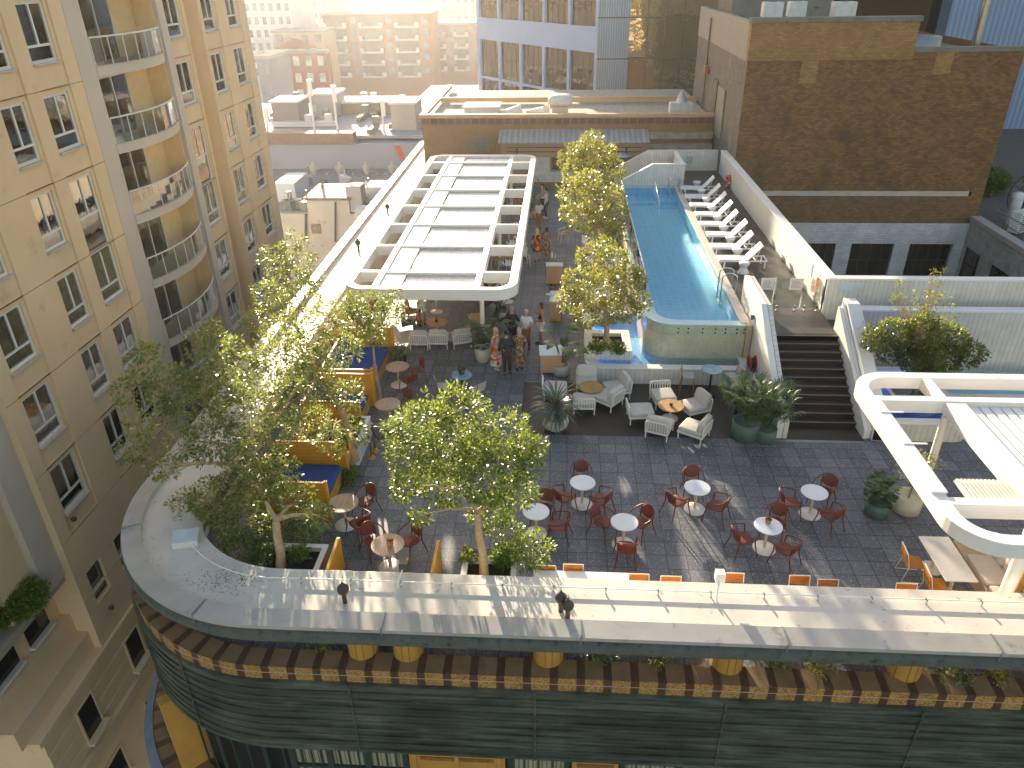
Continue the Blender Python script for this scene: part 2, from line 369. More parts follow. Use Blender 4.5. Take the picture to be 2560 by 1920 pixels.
# the storey under the copper band: piers and green windows
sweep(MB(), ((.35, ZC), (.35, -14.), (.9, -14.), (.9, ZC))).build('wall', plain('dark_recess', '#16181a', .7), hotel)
gpaint = plain('green_window_frame', '#34423a', .45, var=.15)
wpane = plain('dark_window_glass', '#23291f', .06, var=.5, scale=1.3, spec=1.)
curt = boards('pale_curtain', '#a7a184', '#6f6a52', .11, 'X', .8, .12, .3, False)
xs = [-7.6, -3.3, -.9, 1.35, 4.4, 6.0, 8.6, 10.2, 13.]
piers = [(-9.35, .62, 1), (-2.2, 1.3, 0), (1.02, .62, 0), (4.9, .62, 0), (8.8, .62, 0)]
for x, w, c in piers:
    if c: y = RC[1]-sqrt((RR-.15)**2-(x-RC[0])**2); M = T(x, y, 0) @ rz(atan2(RC[0]-x, -(RC[1]-y))*-1)
    else: M = T(x, RC[1]-RR+.12, 0)
    m_ = MB().box((-w/1.15, 0, -9.), (w/1.15, .3, ZC+.01), 0, M)
    for k in ((-1, 1) if w < 1 else (-1, 0, 1)): m_.box((k*w/1.3-.05, -.03, -9.), (k*w/1.3+.05, .0, ZC+.005), 0, M)
    p_ = m_.build('pier', buff_tile, hotel, .008)
    MB().box((-w/1.5, -.025, ZC-.55), (w/1.5, -.003, ZC-.44), 0, M).build('frieze', speckle('frieze_relief', '#a87b3c', '#6f4c22', 60), p_).location = (0, 0, 0)
for a, b, n in ((-7.9, -3.45, 3), (-.95, .38, 1), (1.66, 4.25, 2), (5.55, 8.15, 2), (9.45, 12.4, 2)):
    y = RC[1]-RR+.2
    if a < -6.5: a = -6.2
    f_ = MB(); g_ = MB()
    step = (b-a)/n
    for i in range(n+1): f_.box((a+i*step-.07, y, -6.4), (a+i*step+.07, y+.12, ZC))
    for i in range(n*4): f_.box((a+i*step/4-.015, y+.04, -6.4), (a+i*step/4+.015, y+.09, ZC))
    for zz in (ZC-.12, ZC-.42, ZC-1.2, ZC-2.): f_.box((a, y+.02, zz-.04), (b, y+.10, zz+.04))
    w_ = f_.build('window', gpaint, hotel)
    MB().box((a, y+.10, -6.4), (b, y+.115, ZC)).build('pane', curt, w_).location = (0, 0, 0)
# curved windows round the corner
f_ = MB()
for i in range(14):
    a = pi*1.06+pi*.43*i/13; p = (RC[0]+(RR-.2)*cos(a), RC[1]+(RR-.2)*sin(a)); f_.tube(((p[0], p[1], -8), (p[0], p[1], ZC)), .06 if i % 3 == 0 else .025, 6)
w_ = f_.build('window', gpaint, hotel)
# floor of the terrace: one sheet bounded by the parapet
fl = [(p[0], p[1]) for p in outline(.43, 17., 52.3)]
fl = [p for p in fl if p[1] < 52.4]; fl = [(XL+.43, 52.3)]+fl[2:]+[(17., 25.9), (9.9, 25.9), (9.9, 52.3)]
struct(MB().prism(fl, -.3, 0.).build('terrace_floor', paver))
struct(MB().prism([(-1.2, 20.15), (9.55, 20.15), (9.55, 23.55), (-1.2, 23.55)], .001, .006).build('lounge_deck', deckm))
struct(MB().box((6.75, 20.02, .002), (9.5, 20.14, .009)).build('drain_grate', plain('drain_steel', '#8f9090', .4, metal=.6)))
# ---------------------------------------------------------------- lower pool and its curb
ZL = .64
pool_blue = bricks('lower_pool_tile', '#b5e6f4', '#a8dff0', '#cdeef7', .3, .3, .012, (0, 0, 0), .35, None, .1, 2, 0., .1)
def rounded(x0, y0, x1, y1, r, corners, n=8):
    pts = []
    for (cx, cy, a0, k) in ((x0, y0, pi, 0), (x1, y0, 1.5*pi, 1), (x1, y1, 0, 2), (x0, y1, .5*pi, 3)):
        rr = r if k in corners else .001
        px = cx+rr if cx == x0 else cx-rr; py = cy+rr if cy == y0 else cy-rr
        for i in range(n+1): a = a0+pi/2*i/n; pts.append((px+rr*cos(a), py+rr*sin(a)))
    return pts
lp = thing('lower_pool', 'shallow lower pool with white boarded curb below the glass pool', 'pool', (3, 23.6, 0), world=True)
o1 = rounded(1.0, 23.55, 6.75, 28.6, .55, (0, 3)); i1 = rounded(1.38, 23.88, 6.45, 28.3, .35, (0, 3))
MB().ring(o1, i1, .60, ZL).build('curb_top', white, lp, .006)
o2 = rounded(1.02, 23.575, 6.73, 28.58, .53, (0, 3)); i2 = rounded(1.36, 23.86, 6.47, 28.32, .36, (0, 3))
MB().ring(o2, i2, .0, .6).build('curb_wall', clad_x, lp)
MB().prism(rounded(1.37, 23.87, 6.46, 28.31, .35, (0, 3)), .05, .30).build('basin', pool_blue, lp)
struct(MB().prism(rounded(1.375, 23.875, 6.455, 28.305, .35, (0, 3)), .585, .59, bot=False).build('lower_water', water))
lamp_b = bpy.data.materials.new('underwater_lamp'); lamp_b.use_nodes = True
pb = lamp_b.node_tree.nodes['Principled BSDF']; pb.inputs['Emission Color'].default_value = (.02, .12, 1, 1); pb.inputs['Emission Strength'].default_value = 3; pb.inputs['Base Color'].default_value = (.02, .1, .6, 1)
MB().box((1.4, 24.2, .36), (1.43, 27.5, .50)).build('underwater_light', lamp_b, lp)
pl_ = bpy.data.lights.new('pool_lamp', 'AREA'); pl_.shape = 'RECTANGLE'; pl_.size = 3.2; pl_.size_y = .15; pl_.energy = 16; pl_.color = (.03, .16, 1)
po_ = bpy.data.objects.new('pool_lamp', pl_); COL.objects.link(po_); po_.location = (1.46, 25.9, .45); po_.rotation_euler = (0, radians(-75), radians(0)); po_.rotation_euler = Vector((1, 0, -.25)).to_track_quat('-Z', 'Y').to_euler()
# ---------------------------------------------------------------- raised pool
ZD = 1.87
rp = thing('swimming_pool', 'long raised swimming pool with pale mosaic end wall and bright blue water', 'pool', (5, 30, 0), world=True)
po = rounded(3.12, 24.52, 6.62, 43.6, 1.0, (0,)); pi_ = rounded(3.55, 24.92, 6.42, 43.1, .8, (0,))
MB().ring(rounded(3.1, 24.5, 6.6, 43.62, 1.02, (0,)), rounded(3.3, 24.7, 6.45, 43.4, .9, (0,)), .02, 1.5).build('mosaic_wall', tile_pale, rp)
MB().ring(po, rounded(3.3, 24.72, 6.45, 43.4, .9, (0,)), 1.5, 1.86).build('green_tile_band', speckle('green_mosaic', '#c2c9ae', '#aeb79b', 40, rough=.25), rp)
MB().ring(rounded(3.13, 24.53, 6.61, 43.59, .99, (0,)), pi_, 1.86, 1.90).build('overflow_edge', plain('overflow_tile', '#a8c8d2', .12, var=.06), rp)
MB().prism(pi_, 1.0, 1.30).build('basin_floor', pool_tile, rp)
MB().ring(rounded(3.42, 24.8, 6.46, 43.2, .85, (0,)), rounded(3.551, 24.921, 6.419, 43.099, .8, (0,)), .5, 1.859).build('basin_wall', pool_tile, rp)
struct(MB().prism(rounded(3.548, 24.918, 6.422, 43.102, .8, (0,)), 1.885, 1.89, bot=False).build('pool_water', water))
st = MB()
for i in range(5): st.box((5.25, 39.5+i*.5, .5), (6.415, 43.09, .72+i*.21))
st.box((3.56, 41.6, .5), (5.25, 43.09, 1.45))
st.build('pool_steps', pool_tile, rp)
m_ = MB()
for x in (3.55, 4.25, 4.6, 5.1, 5.55, 5.9, 6.3, 6.55):
    for z in (1.60, 1.75):
        if x > 4.: MB().ball((x, 24.515, z), (.035, .02, .035), 0, 8, 6).build('wall_jet', plain('jet_dark', '#2d352d', .4), rp)
MB().box((6.42, 24.7, 1.3), (6.78, 43.4, 1.93)).build('side_coping', plain('coping_stone', '#d4cdbf', .55, var=.08, dirt=('#a09786', 6, .66)), rp, .01)
MB().box((6.622, 24.44, .6), (6.80, 24.68, 1.935)).build('corner_post', plain('travertine', '#c2ae8a', .55, var=.15, scale=5), rp)
# pool hand rails and ladder
def loop_rail(x, y, z0, h, w, yaw, r=.022): 
    M = T(x, y, z0) @ rz(yaw); p = [(-w/2, 0, -.5), (-w/2, 0, h*.75)]
    p += [(-w/2*cos(pi*i/8), 0, h*.75+h*.25*sin(pi*i/8)) for i in range(1, 8)] + [(w/2, 0, h*.75), (w/2, 0, -.0)]
    return [M @ Vector(q) for q in p]
lad = thing('pool_ladder', 'stainless pool ladder at the near right edge of the raised pool', 'ladder', (6.5, 27.6, ZD), world=True)
for y in (27.35, 27.95): MB().tube(loop_rail(6.48, y, ZD+.05, .85, .55, 0), .024).build('rail', chrome, lad)
mb = MB()
for z in (1.5, 1.25, 1.0): mb.box((6.18, 27.35, z-.015), (6.28, 27.95, z+.015))
mb.build('rung', chrome, lad)
lad2 = thing('pool_handrail', 'curved stainless grab rail at the far end of the pool', 'handrail', (6.2, 42.7, ZD), world=True)
for y in (42.2, 42.75): MB().tube(loop_rail(6.3, y, ZD+.05, .8, .6, .15), .022).build('rail', chrome, lad2)
sr = thing('step_handrail', 'slanted white handrail rising from the pool steps', 'handrail', (5.2, 40.2, 1.2), world=True)
MB().tube(((5.22, 39.7, 1.0), (5.22, 39.7, 1.95), (5.22, 42.2, 2.45), (5.22, 42.2, 1.4)), .025).build('rail', white_steel, sr)
# glass screen along the left edge of the pool
gs = thing('glass_pool_screen', 'frameless glass screen along the left edge of the pool', 'glass fence', (3.2, 33, ZD), world=True)
for i in range(8):
    y = 26.2+i*2.1; MB().box((3.18, y, ZD+.03), (3.195, y+2.06, ZD+1.15)).build('panel', glass, gs)
    MB().box((3.165, y+2.04, ZD-.1), (3.21, y+2.08, ZD+1.17)).build('clamp', white_steel, gs)
MB().box((3.17, 26.2, ZD+1.15), (3.205, 43., ZD+1.175)).build('top_rail', white_steel, gs)
# ---------------------------------------------------------------- pool deck, walls, stair
struct(MB().prism([(6.78, 25.2), (9.56, 23.8), (9.56, 47.3), (6.78, 47.3)], ZD-.15, ZD).build('pool_deck', deckm)) if False else None
struct(MB().prism([(6.78, 26.6), (7.2, 26.6), (7.2, 23.82), (9.56, 23.82), (9.56, 47.3), (6.78, 47.3)], ZD-.2, ZD).build('pool_deck', deckm))
struct(MB().box((7.25, 23.95, ZD+.001), (9.5, 24.45, ZD+.006)).build('tactile_strip', boards('tactile_mat', '#6b5552', '#3a2c2a', .07, 'X', .6, .1, .5)))
stair = thing('timber_stair', 'wide dark timber stair climbing to the pool deck', 'stairs', (8.4, 21, 0), world=True)
treadm = boards('stair_boards', '#3d332e', '#171310', .145, 'Y', .5, .2, .06)
for i in range(11):
    z = (i+1)*.17; y = 20.95+i*.287
    MB().box((7.22, y, z-.17), (9.55, y+.30, z-.03)).build('riser', plain('riser_dark', '#211b18', .6), stair)
    MB().box((7.21, y-.02, z-.03), (9.552, y+.288 if i < 10 else y+.05, z)).build('tread', treadm, stair, .006)
mb = MB()
for i in range(11): mb.box((7.2, 20.935+i*.287-.012, (i+1)*.17+.001), (9.555, 20.935+i*.287+.025, (i+1)*.17+.008))
mb.build('nosing', plain('nosing_strip', '#7b6b5b', .4), stair)
# wall at the left of the stair with slanted top
sw = thing('stair_wall', 'sloped white rendered wall between the pool and the stair', 'wall', (7, 23, 0), world=True)
pf = [(20.2, 0), (26.7, 0), (26.7, 2.95), (24.2, 2.95), (23.9, 2.82), (20.2, .75)]
def yz_prism(mb, pf, x0, x1, mi=0):
    n = len(pf); vs = [(x0, y, z) for y, z in pf]+[(x1, y, z) for y, z in pf]
    return mb.add(vs, [tuple(range(n))[::-1], tuple(range(n, 2*n))]+[(i, (i+1) % n, n+(i+1) % n, n+i) for i in range(n)], mi)
pf = [(20.2, 0), (26.7, 0), (26.7, 2.95), (24.0, 2.95), (20.75, .95), (20.2, .62)]
yz_prism(MB(), pf, 6.84, 7.04).build('panel', white, sw, .012)
yz_prism(MB(), [(y, z-.03 if z > .1 else 0) for y, z in pf], 7.06, 7.2).build('inner_panel', clad_y, sw, .012)
lt = MB().lathe(((.07, 0), (.07, .12), (.0, .13)), (0, 0, 0), 12); 
wl = thing('wall_lamp', 'small steel wall lamp on the stair wall facing the pool', 'wall lamp', (6.84, 24.6, 2.2), world=False)
MB().box((-.04, -.05, -.08), (0, .05, .08)).build('bracket', chrome, wl); MB().lathe(((.05, -.1), (.05, .1)), (-.07, 0, 0), 12).build('lamp_shade', chrome, wl)
# zigzag timber edge and planter wall at the right of the stair
rw = thing('stepped_wall', 'white boarded wall with zigzag edge right of the stair', 'wall', (9.7, 22, 0), world=True)
pf = [(20.2, 0)]
for i in range(11): pf += [(20.5+i*.29, .17*i+.55), (20.62+i*.29, .17*i+.72)]
pf += [(24.4, 2.6), (24.4, 0)]
yz_prism(MB(), [(20.3, 0), (20.3, .3), (24.3, 2.72), (24.4, 2.72), (24.4, 0)], 9.56, 9.68).build('side_panel', white, rw)
zz = [(20.3, .02), (20.3, .33)]
for i in range(12): zz += [(20.42+i*.325, .42+i*.196), (20.55+i*.325, .38+i*.196+.13)]
zz += [(24.45, 2.86), (24.45, .02)]
yz_prism(MB(), zz, 9.685, 9.76).build('zigzag_edge', white, rw)
MB().tube(((9.62, 20.5, 1.05), (9.62, 23.9, 3.1), (9.62, 24.2, 3.1)), .025).build('handrail', white_steel, rw)
pw = thing('planter_wall', 'long white boarded planter wall behind the right pergola', 'wall', (13, 24.6, 0), world=True)
yz_prism(MB(), [(20.2, 0), (24.7, 0), (24.7, 2.9), (24.2, 2.9), (20.2, .66)], 9.78, 10.2).build('sloping_end', white, pw, .015)
MB().box((10.2, 24.6, 0), (18, 24.9, 2.46)).build('board_wall', clad_x, pw)
MB().box((10.19, 24.55, 2.462), (18, 24.95, 2.53)).build('coping', white, pw, .01)
bw = thing('boundary_wall', 'long white boundary wall with boards beside and behind the sun deck', 'wall', (9.6, 30, 0), world=True)
MB().box((9.58, 25.9, ZD-.3), (9.8, 46.9, 3.12)).build('side_wall', plain('white_render', '#d9d8d2', .6, var=.05, scale=1.1, dirt=('#b9b6ad', 2.5, .64)), bw)
MB().box((9.54, 25.82, 3.12), (9.9, 46.9, 3.19)).build('side_coping', white, bw, .01)
MB().box((9.58, 25.85, ZD-.3), (18, 26.05, 3.12)).build('board_wall', clad_x, bw)
MB().box((9.9, 25.8, 3.121), (18, 26.12, 3.19)).build('front_coping', white, bw, .01)
MB().box((9.565, 27.6, 2.55), (9.579, 27.9, 3.05)).build('blue_notice', plain('pale_blue_sign', '#a8c4dc', .5), bw)
MB().box((9.95, 25.835, 2.72), (10.75, 25.849, 2.98)).build('notice', plain('pale_blue_sign2', '#c5cfd8', .5), bw)
# fences at the far end of the pool
ff = thing('far_pool_fence', 'white boarded fence with slanted end behind the far end of the pool', 'fence', (6, 45, ZD), world=True)
def xz_prism(mb, pf, y0, y1, mi=0):
    n = len(pf); vs = [(x, y0, z) for x, z in pf]+[(x, y1, z) for x, z in pf]
    return mb.add(vs, [tuple(range(n)), tuple(range(n, 2*n))[::-1]]+[((i+1) % n, i, n+i, n+(i+1) % n) for i in range(n)], mi)
xz_prism(MB(), [(2.6, 0), (9.5, 0), (9.5, 3.1), (5.3, 3.1), (3.1, 1.9), (2.6, 1.6)], 47.3, 47.45).build('back_panel', clad_x, ff)
fn = thing('near_end_fence', 'white boarded screen closing the far end of the pool water', 'fence', (5, 44, ZD), world=True)
xz_prism(MB(), [(3.4, .1), (7.0, .1), (7.0, 3.07), (5.2, 3.07), (3.4, 2.1)], 43.62, 43.74).build('screen_panel', clad_x, fn)
MB().box((6.8, 43.74, ZD), (7.02, 47.2, 3.07)).build('return_panel', white, fn)
xz_prism(MB(), [(3.38, 2.1), (5.2, 3.075), (7.03, 3.075), (7.03, 3.13), (5.19, 3.13), (3.38, 2.16)], 43.58, 43.78).build('coping', white, fn)
MB().box((7.6, 47.28, 2.3), (8.0, 47.295, 2.75)).build('wall_vent', plain('vent_grey', '#b4b0a8', .5), ff)
# glass gate with the two notices at the top of the stair
gg = thing('glass_gate', 'frameless glass gate and panels with two white notices above the stair', 'gate', (8.4, 25.95, ZD), world=True)
for a, b in ((7.22, 7.78), (7.82, 8.78), (8.82, 9.5)): MB().box((a, 25.95, ZD+.08), (b, 25.962, ZD+1.25)).build('glass_panel', glass, gg)
for x in (7.98, 8.62, 8.98, 9.4): MB().lathe(((.05, 0), (.05, .02), (.022, .03), (.022, .16), (.035, .17), (.035, .2), (0, .2)), (x, 25.956, ZD), 12).build('spigot', chrome, gg)
MB().box((7.78, 25.94, ZD+.05), (7.81, 25.975, ZD+1.3)).build('latch_post', chrome, gg); MB().boxc((7.83, 25.93, ZD+.55), (.06, .06, .22)).build('latch', chrome, gg)
npaper = plain('notice_paper', '#e8d9cf', .6, var=.02)
for x in (7.28, 8.3):
    s_ = MB().box((x, 25.93, ZD+.82), (x+.46, 25.948, ZD+1.26)).build('notice', npaper, gg)
    m_ = MB()
    for k in range(6): m_.box((x+.06, 25.926, ZD+.90+k*.05), (x+.40-.05*(k % 3), 25.9295, ZD+.915+k*.05))
    m_.build('notice_lines', plain('notice_ink', '#b08f84', .6), s_).location = (0, 0, 0)
# second pool under the right pergola
lp2 = thing('right_pool', 'blue lit pool with white boarded rounded curb under the right pergola', 'pool', (12, 21, 0), world=True)
MB().ring(rounded(9.8, 20.2, 12.75, 23.9, .5, (1, 2)), rounded(10.1, 20.5, 12.5, 23.6, .3, (1, 2)), .0, .62).build('curb_wall', clad_x, lp2)
MB().ring(rounded(9.78, 20.17, 12.78, 23.93, .52, (1, 2)), rounded(10.1, 20.5, 12.5, 23.6, .3, (1, 2)), .621, .67).build('curb_top', white, lp2, .006)
MB().box((10.1, 20.5, .05), (12.5, 23.6, .25)).build('basin', plain('ultramarine_tile', '#5570f5', .3), lp2)
struct(MB().box((10.11, 20.51, .58), (12.49, 23.59, .59)).build('right_water', water))
MB().box((12.79, 21.9, 0), (17.5, 22.15, .64)).build('side_curb', clad_x, lp2); MB().box((12.79, 22.151, .05), (17.5, 23.9, .4)).build('side_basin', pool_blue, lp2); struct(MB().box((12.8, 22.16, .58), (17.5, 23.88, .59)).build('side_water', water))
MB().box((10.2, 23.4, .27), (12.4, 23.58, .5)).build('underwater_light', lamp_b, lp2)
# ---------------------------------------------------------------- pergolas
roofglass = None
def roofglass_mat():
    m, nt, b = new_mat('milky_roof_panel'); v = world_pos(nt); sp = N(nt, 'ShaderNodeSeparateXYZ'); L(nt, v, sp.inputs[0])
    n = noise(nt, v, 1.7, 5, .65); o = ramp(nt, n, ((.3, lin('#e0dcd6')), (.7, lin('#f5f2ed')))); L(nt, o, b.inputs['Base Color']); setp(b, Roughness=.35)
    b.inputs['Transmission Weight'].default_value = .0; return m
roofglass = roofglass_mat()
ZP = 3.05
def pergola_frame(x0, y0, x1, y1, r, w, h, z1, corners): 
    return MB().ring(rounded(x0, y0, x1, y1, r, corners, 10), rounded(x0+w, y0+w, x1-w, y1-w, max(.05, r-w), corners, 10), z1-h, z1)
pg = thing('white_pergola', 'long white steel pergola with retracted glass roof panels over the bar terrace', 'pergola', (-4.7, 35, 0), world=True)
PX0, PX1, PY0, PY1 = -7.85, -1.5, 24.75, 46.4
pergola_frame(PX0, PY0, PX1, PY1, .85, .30, .42, ZP, (0, 1, 2, 3)).build('rim_beam', white_steel, pg, .015)
R2, R3 = -6.65, -2.95
for x in (R2, R3): MB().box((x-.11, PY0+.302, ZP-.36), (x+.11, PY1-.302, ZP+.004)).build('rail', white_steel, pg, .01)
YB = [26.55, 29.55, 32.45, 35.4, 38.35, 41.35, 44.45]
for y in YB:
    for a, b in ((PX0+.302, R2-.112), (R2+.112, R3-.112), (R3+.112, PX1-.302)): MB().box((a, y-.09, ZP-.42), (b, y+.09, ZP-.004)).build('cross_beam', white_steel, pg, .008)
for i, (a, b) in enumerate(zip([PY0+.3]+YB, YB+[PY1-.3])):
    pa = MB().box((R2+.95, a+.1, ZP-.17), (R3-.15, b-.12, ZP-.14)).build('roof_panel', roofglass, pg)
    m_ = MB()
    for k in range(1, 6): m_.box((R2+.95+k*.43, a+.1, ZP-.138), (R2+.96+k*.43, b-.12, ZP-.133))
    m_.box((R2+.95, b-.2, ZP-.138), (R3-.15, b-.11, ZP-.09)); m_.build('panel_rib', plain('panel_seam', '#bdbab4', .4), pa).location = (0, 0, 0)
    MB().box((R2+.115, a+.09, ZP-.2), (R2+.9, b-.09, ZP-.06)).build('gutter_box', white_steel, pg, .01)
for x, y in ((R3, 26.5), (R3, 35.4), (R3, 44.45), (R2-1., 26.5), (R2-1., 35.4), (R2-1., 44.45)):
    MB().tube(((x, y, 0), (x, y, ZP-.42)), .09, 16).build('post', white_steel, pg)
MB().box((PX0+.1, PY0+.9, 1.15), (PX0+.13, PY1-.9, ZP-.43)).build('added_sun_blind', plain('added_blind_cream', '#e0d6c4', .8, var=.04), pg)  # added screen that keeps the low sun off the pergola floor
pg2 = thing('right_pergola', 'white steel pergola with louvred roof at the right edge of the terrace', 'pergola', (11, 15, 0), world=True)
ZQ = 3.25
pergola_frame(7.88, 11.62, 18, 18.65, 1.0, .32, .34, ZQ, (0, 3)).build('rim_beam', white_steel, pg2, .015)
MB().box((8.2, 17.1, ZQ-.36), (17.6, 17.35, ZQ-.004)).build('cross_beam', white_steel, pg2, .01); MB().box((8.2, 12.85, ZQ-.36), (17.6, 13.1, ZQ-.004)).build('cross_beam', white_steel, pg2, .01)
MB().box((9.78, 17.352, ZQ-.34), (10.0, 18.33, ZQ-.006)).build('rail', white_steel, pg2, .01); MB().box((9.85, 13.102, ZQ-.34), (10.35, 17.098, ZQ-.02)).build('rail', white_steel, pg2, .01)
MB().box((7.9, 13.2, ZQ+.001), (8.24, 17.0, ZQ+.05)).build('rim_cap', white_steel, pg2, .01)
m_ = MB()
for i in range(27): y0 = 0; m_.box((10.42+i*.26, 13.95, ZQ-.14), (10.42+i*.26+.2, 17.0, ZQ-.10), 0, None)
m_.build('louvre', white_steel, pg2)
m_ = MB()
for i in range(60): m_.box((8.75+i*.085, 13.15, ZQ-.16), (8.75+i*.085+.05, 13.92, ZQ-.11))
m_.box((8.72, 13.12, ZQ-.2), (13.9, 13.93, ZQ-.161)); m_.build('corrugated_strip', plain('ribbed_white', '#d9d3c8', .5), pg2)
for y in (15.0, 16.4): MB().box((8.0, y, ZQ+.051), (8.55, y+.05, ZQ+.07)).build('rim_strap', white_steel, pg2)
MB().tube(((9.9, 16.95, 0), (9.9, 16.95, ZQ-.36)), .10, 18).build('post', white_steel, pg2)
MB().tube(((10.05, 12.97, 0), (10.05, 12.97, ZQ-.36)), .14, 18).build('post', white_steel, pg2)
MB().box((10.35, 13.1, .0), (10.47, 13.25, ZQ-.36)).build('timber_post', plain('oak_post', '#b58a4c', .5), pg2)
# ---------------------------------------------------------------- left apartment tower
render_b = plain('beige_render', '#e4c69c', .75, var=.06, scale=.5, dirt=('#cfb088', .9, .6))
render_g = plain('grey_render', '#cfc0ae', .75, var=.05, scale=.6)
ochre = plain('ochre_render', '#ecca94', .75, var=.05)
frame_w = plain('window_frame_white', '#e4e0d6', .45, var=.03)
sill_m = plain('sill_grey', '#c2b8aa', .6, var=.05)
curtain2 = boards('curtain_pale', '#cfcdba', '#9a9a86', .12, 'Y', .8, .12, .35, False)
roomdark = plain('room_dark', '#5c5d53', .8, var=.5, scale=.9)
paneg = glassy('window_glass', (.72, .80, .76), .8, .015, .08, alpha=.2)
XT = -18.
tower = thing('apartment_tower', 'tall beige apartment tower with curved balconies at the left', 'building', (-24, 30, -28), world=True)
JZ = [-8.2, -5.25, -2.3, .65, 3.6, 6.55, 9.5, 12.45, 15.4, 18.35]     # floor joints
def holes_wall(mb, us, vs, holes, P, mi=0):        # a flat wall with rectangular openings; P(u, v, depth) -> point
    U = sorted(set(us) | {u for h in holes for u in h[:2]}); V = sorted(set(vs) | {v for h in holes for v in h[2:4]})
    for a, b in zip(U, U[1:]):
        for c, d in zip(V, V[1:]):
            cu, cv = (a+b)/2, (c+d)/2
            if not any(h[0] < cu < h[1] and h[2] < cv < h[3] for h in holes):
                mb.quad(P(a, c, 0), P(b, c, 0), P(b, d, 0), P(a, d, 0), mi)
    for h in holes:
        a, b, c, d = h[:4]; e = h[4] if len(h) > 4 else .28
        for p, q in (((a, c), (b, c)), ((b, c), (b, d)), ((b, d), (a, d)), ((a, d), (a, c))):
            mb.quad(P(*p, 0), P(*p, e), P(*q, e), P(*q, 0), mi)
def PT(u, v, d, x=XT): return (x-d, u, v)
random.seed(11)
def tower_window(a, b, c, d, x=XT, dark=False, kind='window'):
    f = MB(); w = .095; X = x-.2
    f.box((X, a, c), (X+.06, a+w, d)); f.box((X, b-w, c), (X+.06, b, d)); f.box((X, a+w, d-w), (X+.06, b-w, d)); f.box((X, a+w, c), (X+.06, b-w, c+w))
    h = d-c; tall = h > 1.6 and not dark
    if tall:
        n = 2 if h > 3.5 else 1
        for k in range(n):
            t0 = c+k*(h-2.0) if n > 1 else c
            f.box((X, a+w, t0+.5), (X+.058, b-w, t0+.58)); f.box((X+.002, (a+b)/2-.04, t0+.58), (X+.062, (a+b)/2+.04, t0+2.0-w))
        if n > 1: f.box((X, a+w, c+2.0-.02), (X+.056, b-w, c+2.08)); 
    elif not dark: f.box((X+.002, (a+b)/2-.035, c+w), (X+.06, (a+b)/2+.035, d-w))
    win = f.build(kind, frame_w if not dark else plain('dark_frame', '#55534a', .5), tower)
    MB().box((X+.018, a+w, c+w), (X+.026, b-w, d-w)).build('pane', paneg, win).location = (0, 0, 0)
    r = random.random()
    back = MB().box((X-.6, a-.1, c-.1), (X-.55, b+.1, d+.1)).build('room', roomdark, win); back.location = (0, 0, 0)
    if tall and r < .85:
        m_ = MB(); 
        spans = [(a+w, (a+b)/2-.1), ((a+b)/2+.1, b-w)] if r < .45 else ([(a+w, a+w+(b-a)*.42)] if r < .65 else [(b-w-(b-a)*.45, b-w)])
        for p, q in spans: 
            k = 10
            for i in range(k): 
                u0, u1 = p+(q-p)*i/k, p+(q-p)*(i+1)/k; o = .025 if i % 2 else 0
                m_.quad((X-.12+o, u0, c+w), (X-.145+o, u1, c+w), (X-.145+o, u1, d-w), (X-.12+o, u0, d-w))
        m_.build('curtain', curtain2, win).location = (0, 0, 0)
    elif tall: 
        MB().box((X-.05, a+w, d-w-.8), (X-.04, b-w, d-w)).build('blind', plain('blind_cream', '#cfc8ad', .7), win).location = (0, 0, 0)
    MB().box((x-.25, a-.03, c-.07), (x+.05, b+.03, c-.002)).build('sill', sill_m if not dark else render_b, win, .01).location = (0, 0, 0)
cols = [(20.8, 22.3), (24.35, 25.6), (26.65, 28.15), (36.8, 38.35), (40.85, 42.3), (43.9, 45.4)]
holes = []; dbl = {(2, 5), (3, 5)}
for ci, (a, b) in enumerate(cols):
    k = 2
    while k < len(JZ):
        top = JZ[k]-.18
        if (ci, k+1) in dbl and k+1 < len(JZ): holes.append((a, b, JZ[k]-2.1, JZ[k+1]-.18)); k += 2; continue
        holes.append((a, b, JZ[k]-2.1, top)); k += 1
holes += [(20.62, 21.6, -8.68, -7.15), (22.6, 23.5, -8.7, -7.2)]
segs = [(20., 29.1), (36.7, 38.7), (40.3, 46.4)]
m_ = MB()
for a, b in segs:
    zs = [-10.5]+JZ+[24.]
    for c, d in zip(zs, zs[1:]):
        c2 = c+.022 if c != -10.5 else c
        hs = [h for h in holes if h[0] > a-.01 and h[1] < b+.01]
        cut = [(h[0], h[1], max(h[2], c2), min(h[3], d)) for h in hs if h[2] < d and h[3] > c2]
        bays = sorted({(h[0]-.16, h[1]+.16) for h in hs if h[3] > -5}) if c > -5.3 else []
        outer = [(p, q, c2, d, .07) for p, q in bays]+[h for h in cut if not any(p < h[0] and h[1] < q for p, q in bays)]
        holes_wall(m_, (a, b), (c2, d), outer, PT)
        for p, q in bays: holes_wall(m_, (p, q), (c2, d), [h for h in cut if p < h[0] and h[1] < q], lambda u, v, dd: PT(u, v, dd+.07))
        if c != -10.5:
            q = [p for p in ((a, b),)]
            inside = [h for h in hs if h[2] < c and h[3] > c]
            us = [a]+[u for h in sorted(inside) for u in h[:2]]+[b]
            for u0, u1 in zip(us[::2], us[1::2]): m_.quad(PT(u0, c, .03), PT(u1, c, .03), PT(u1, c2, .03), PT(u0, c2, .03), 1); m_.quad(PT(u0, c, 0), PT(u1, c, 0), PT(u1, c, .03), PT(u0, c, .03), 1); m_.quad(PT(u0, c2, .03), PT(u1, c2, .03), PT(u1, c2, 0), PT(u0, c2, 0), 1)
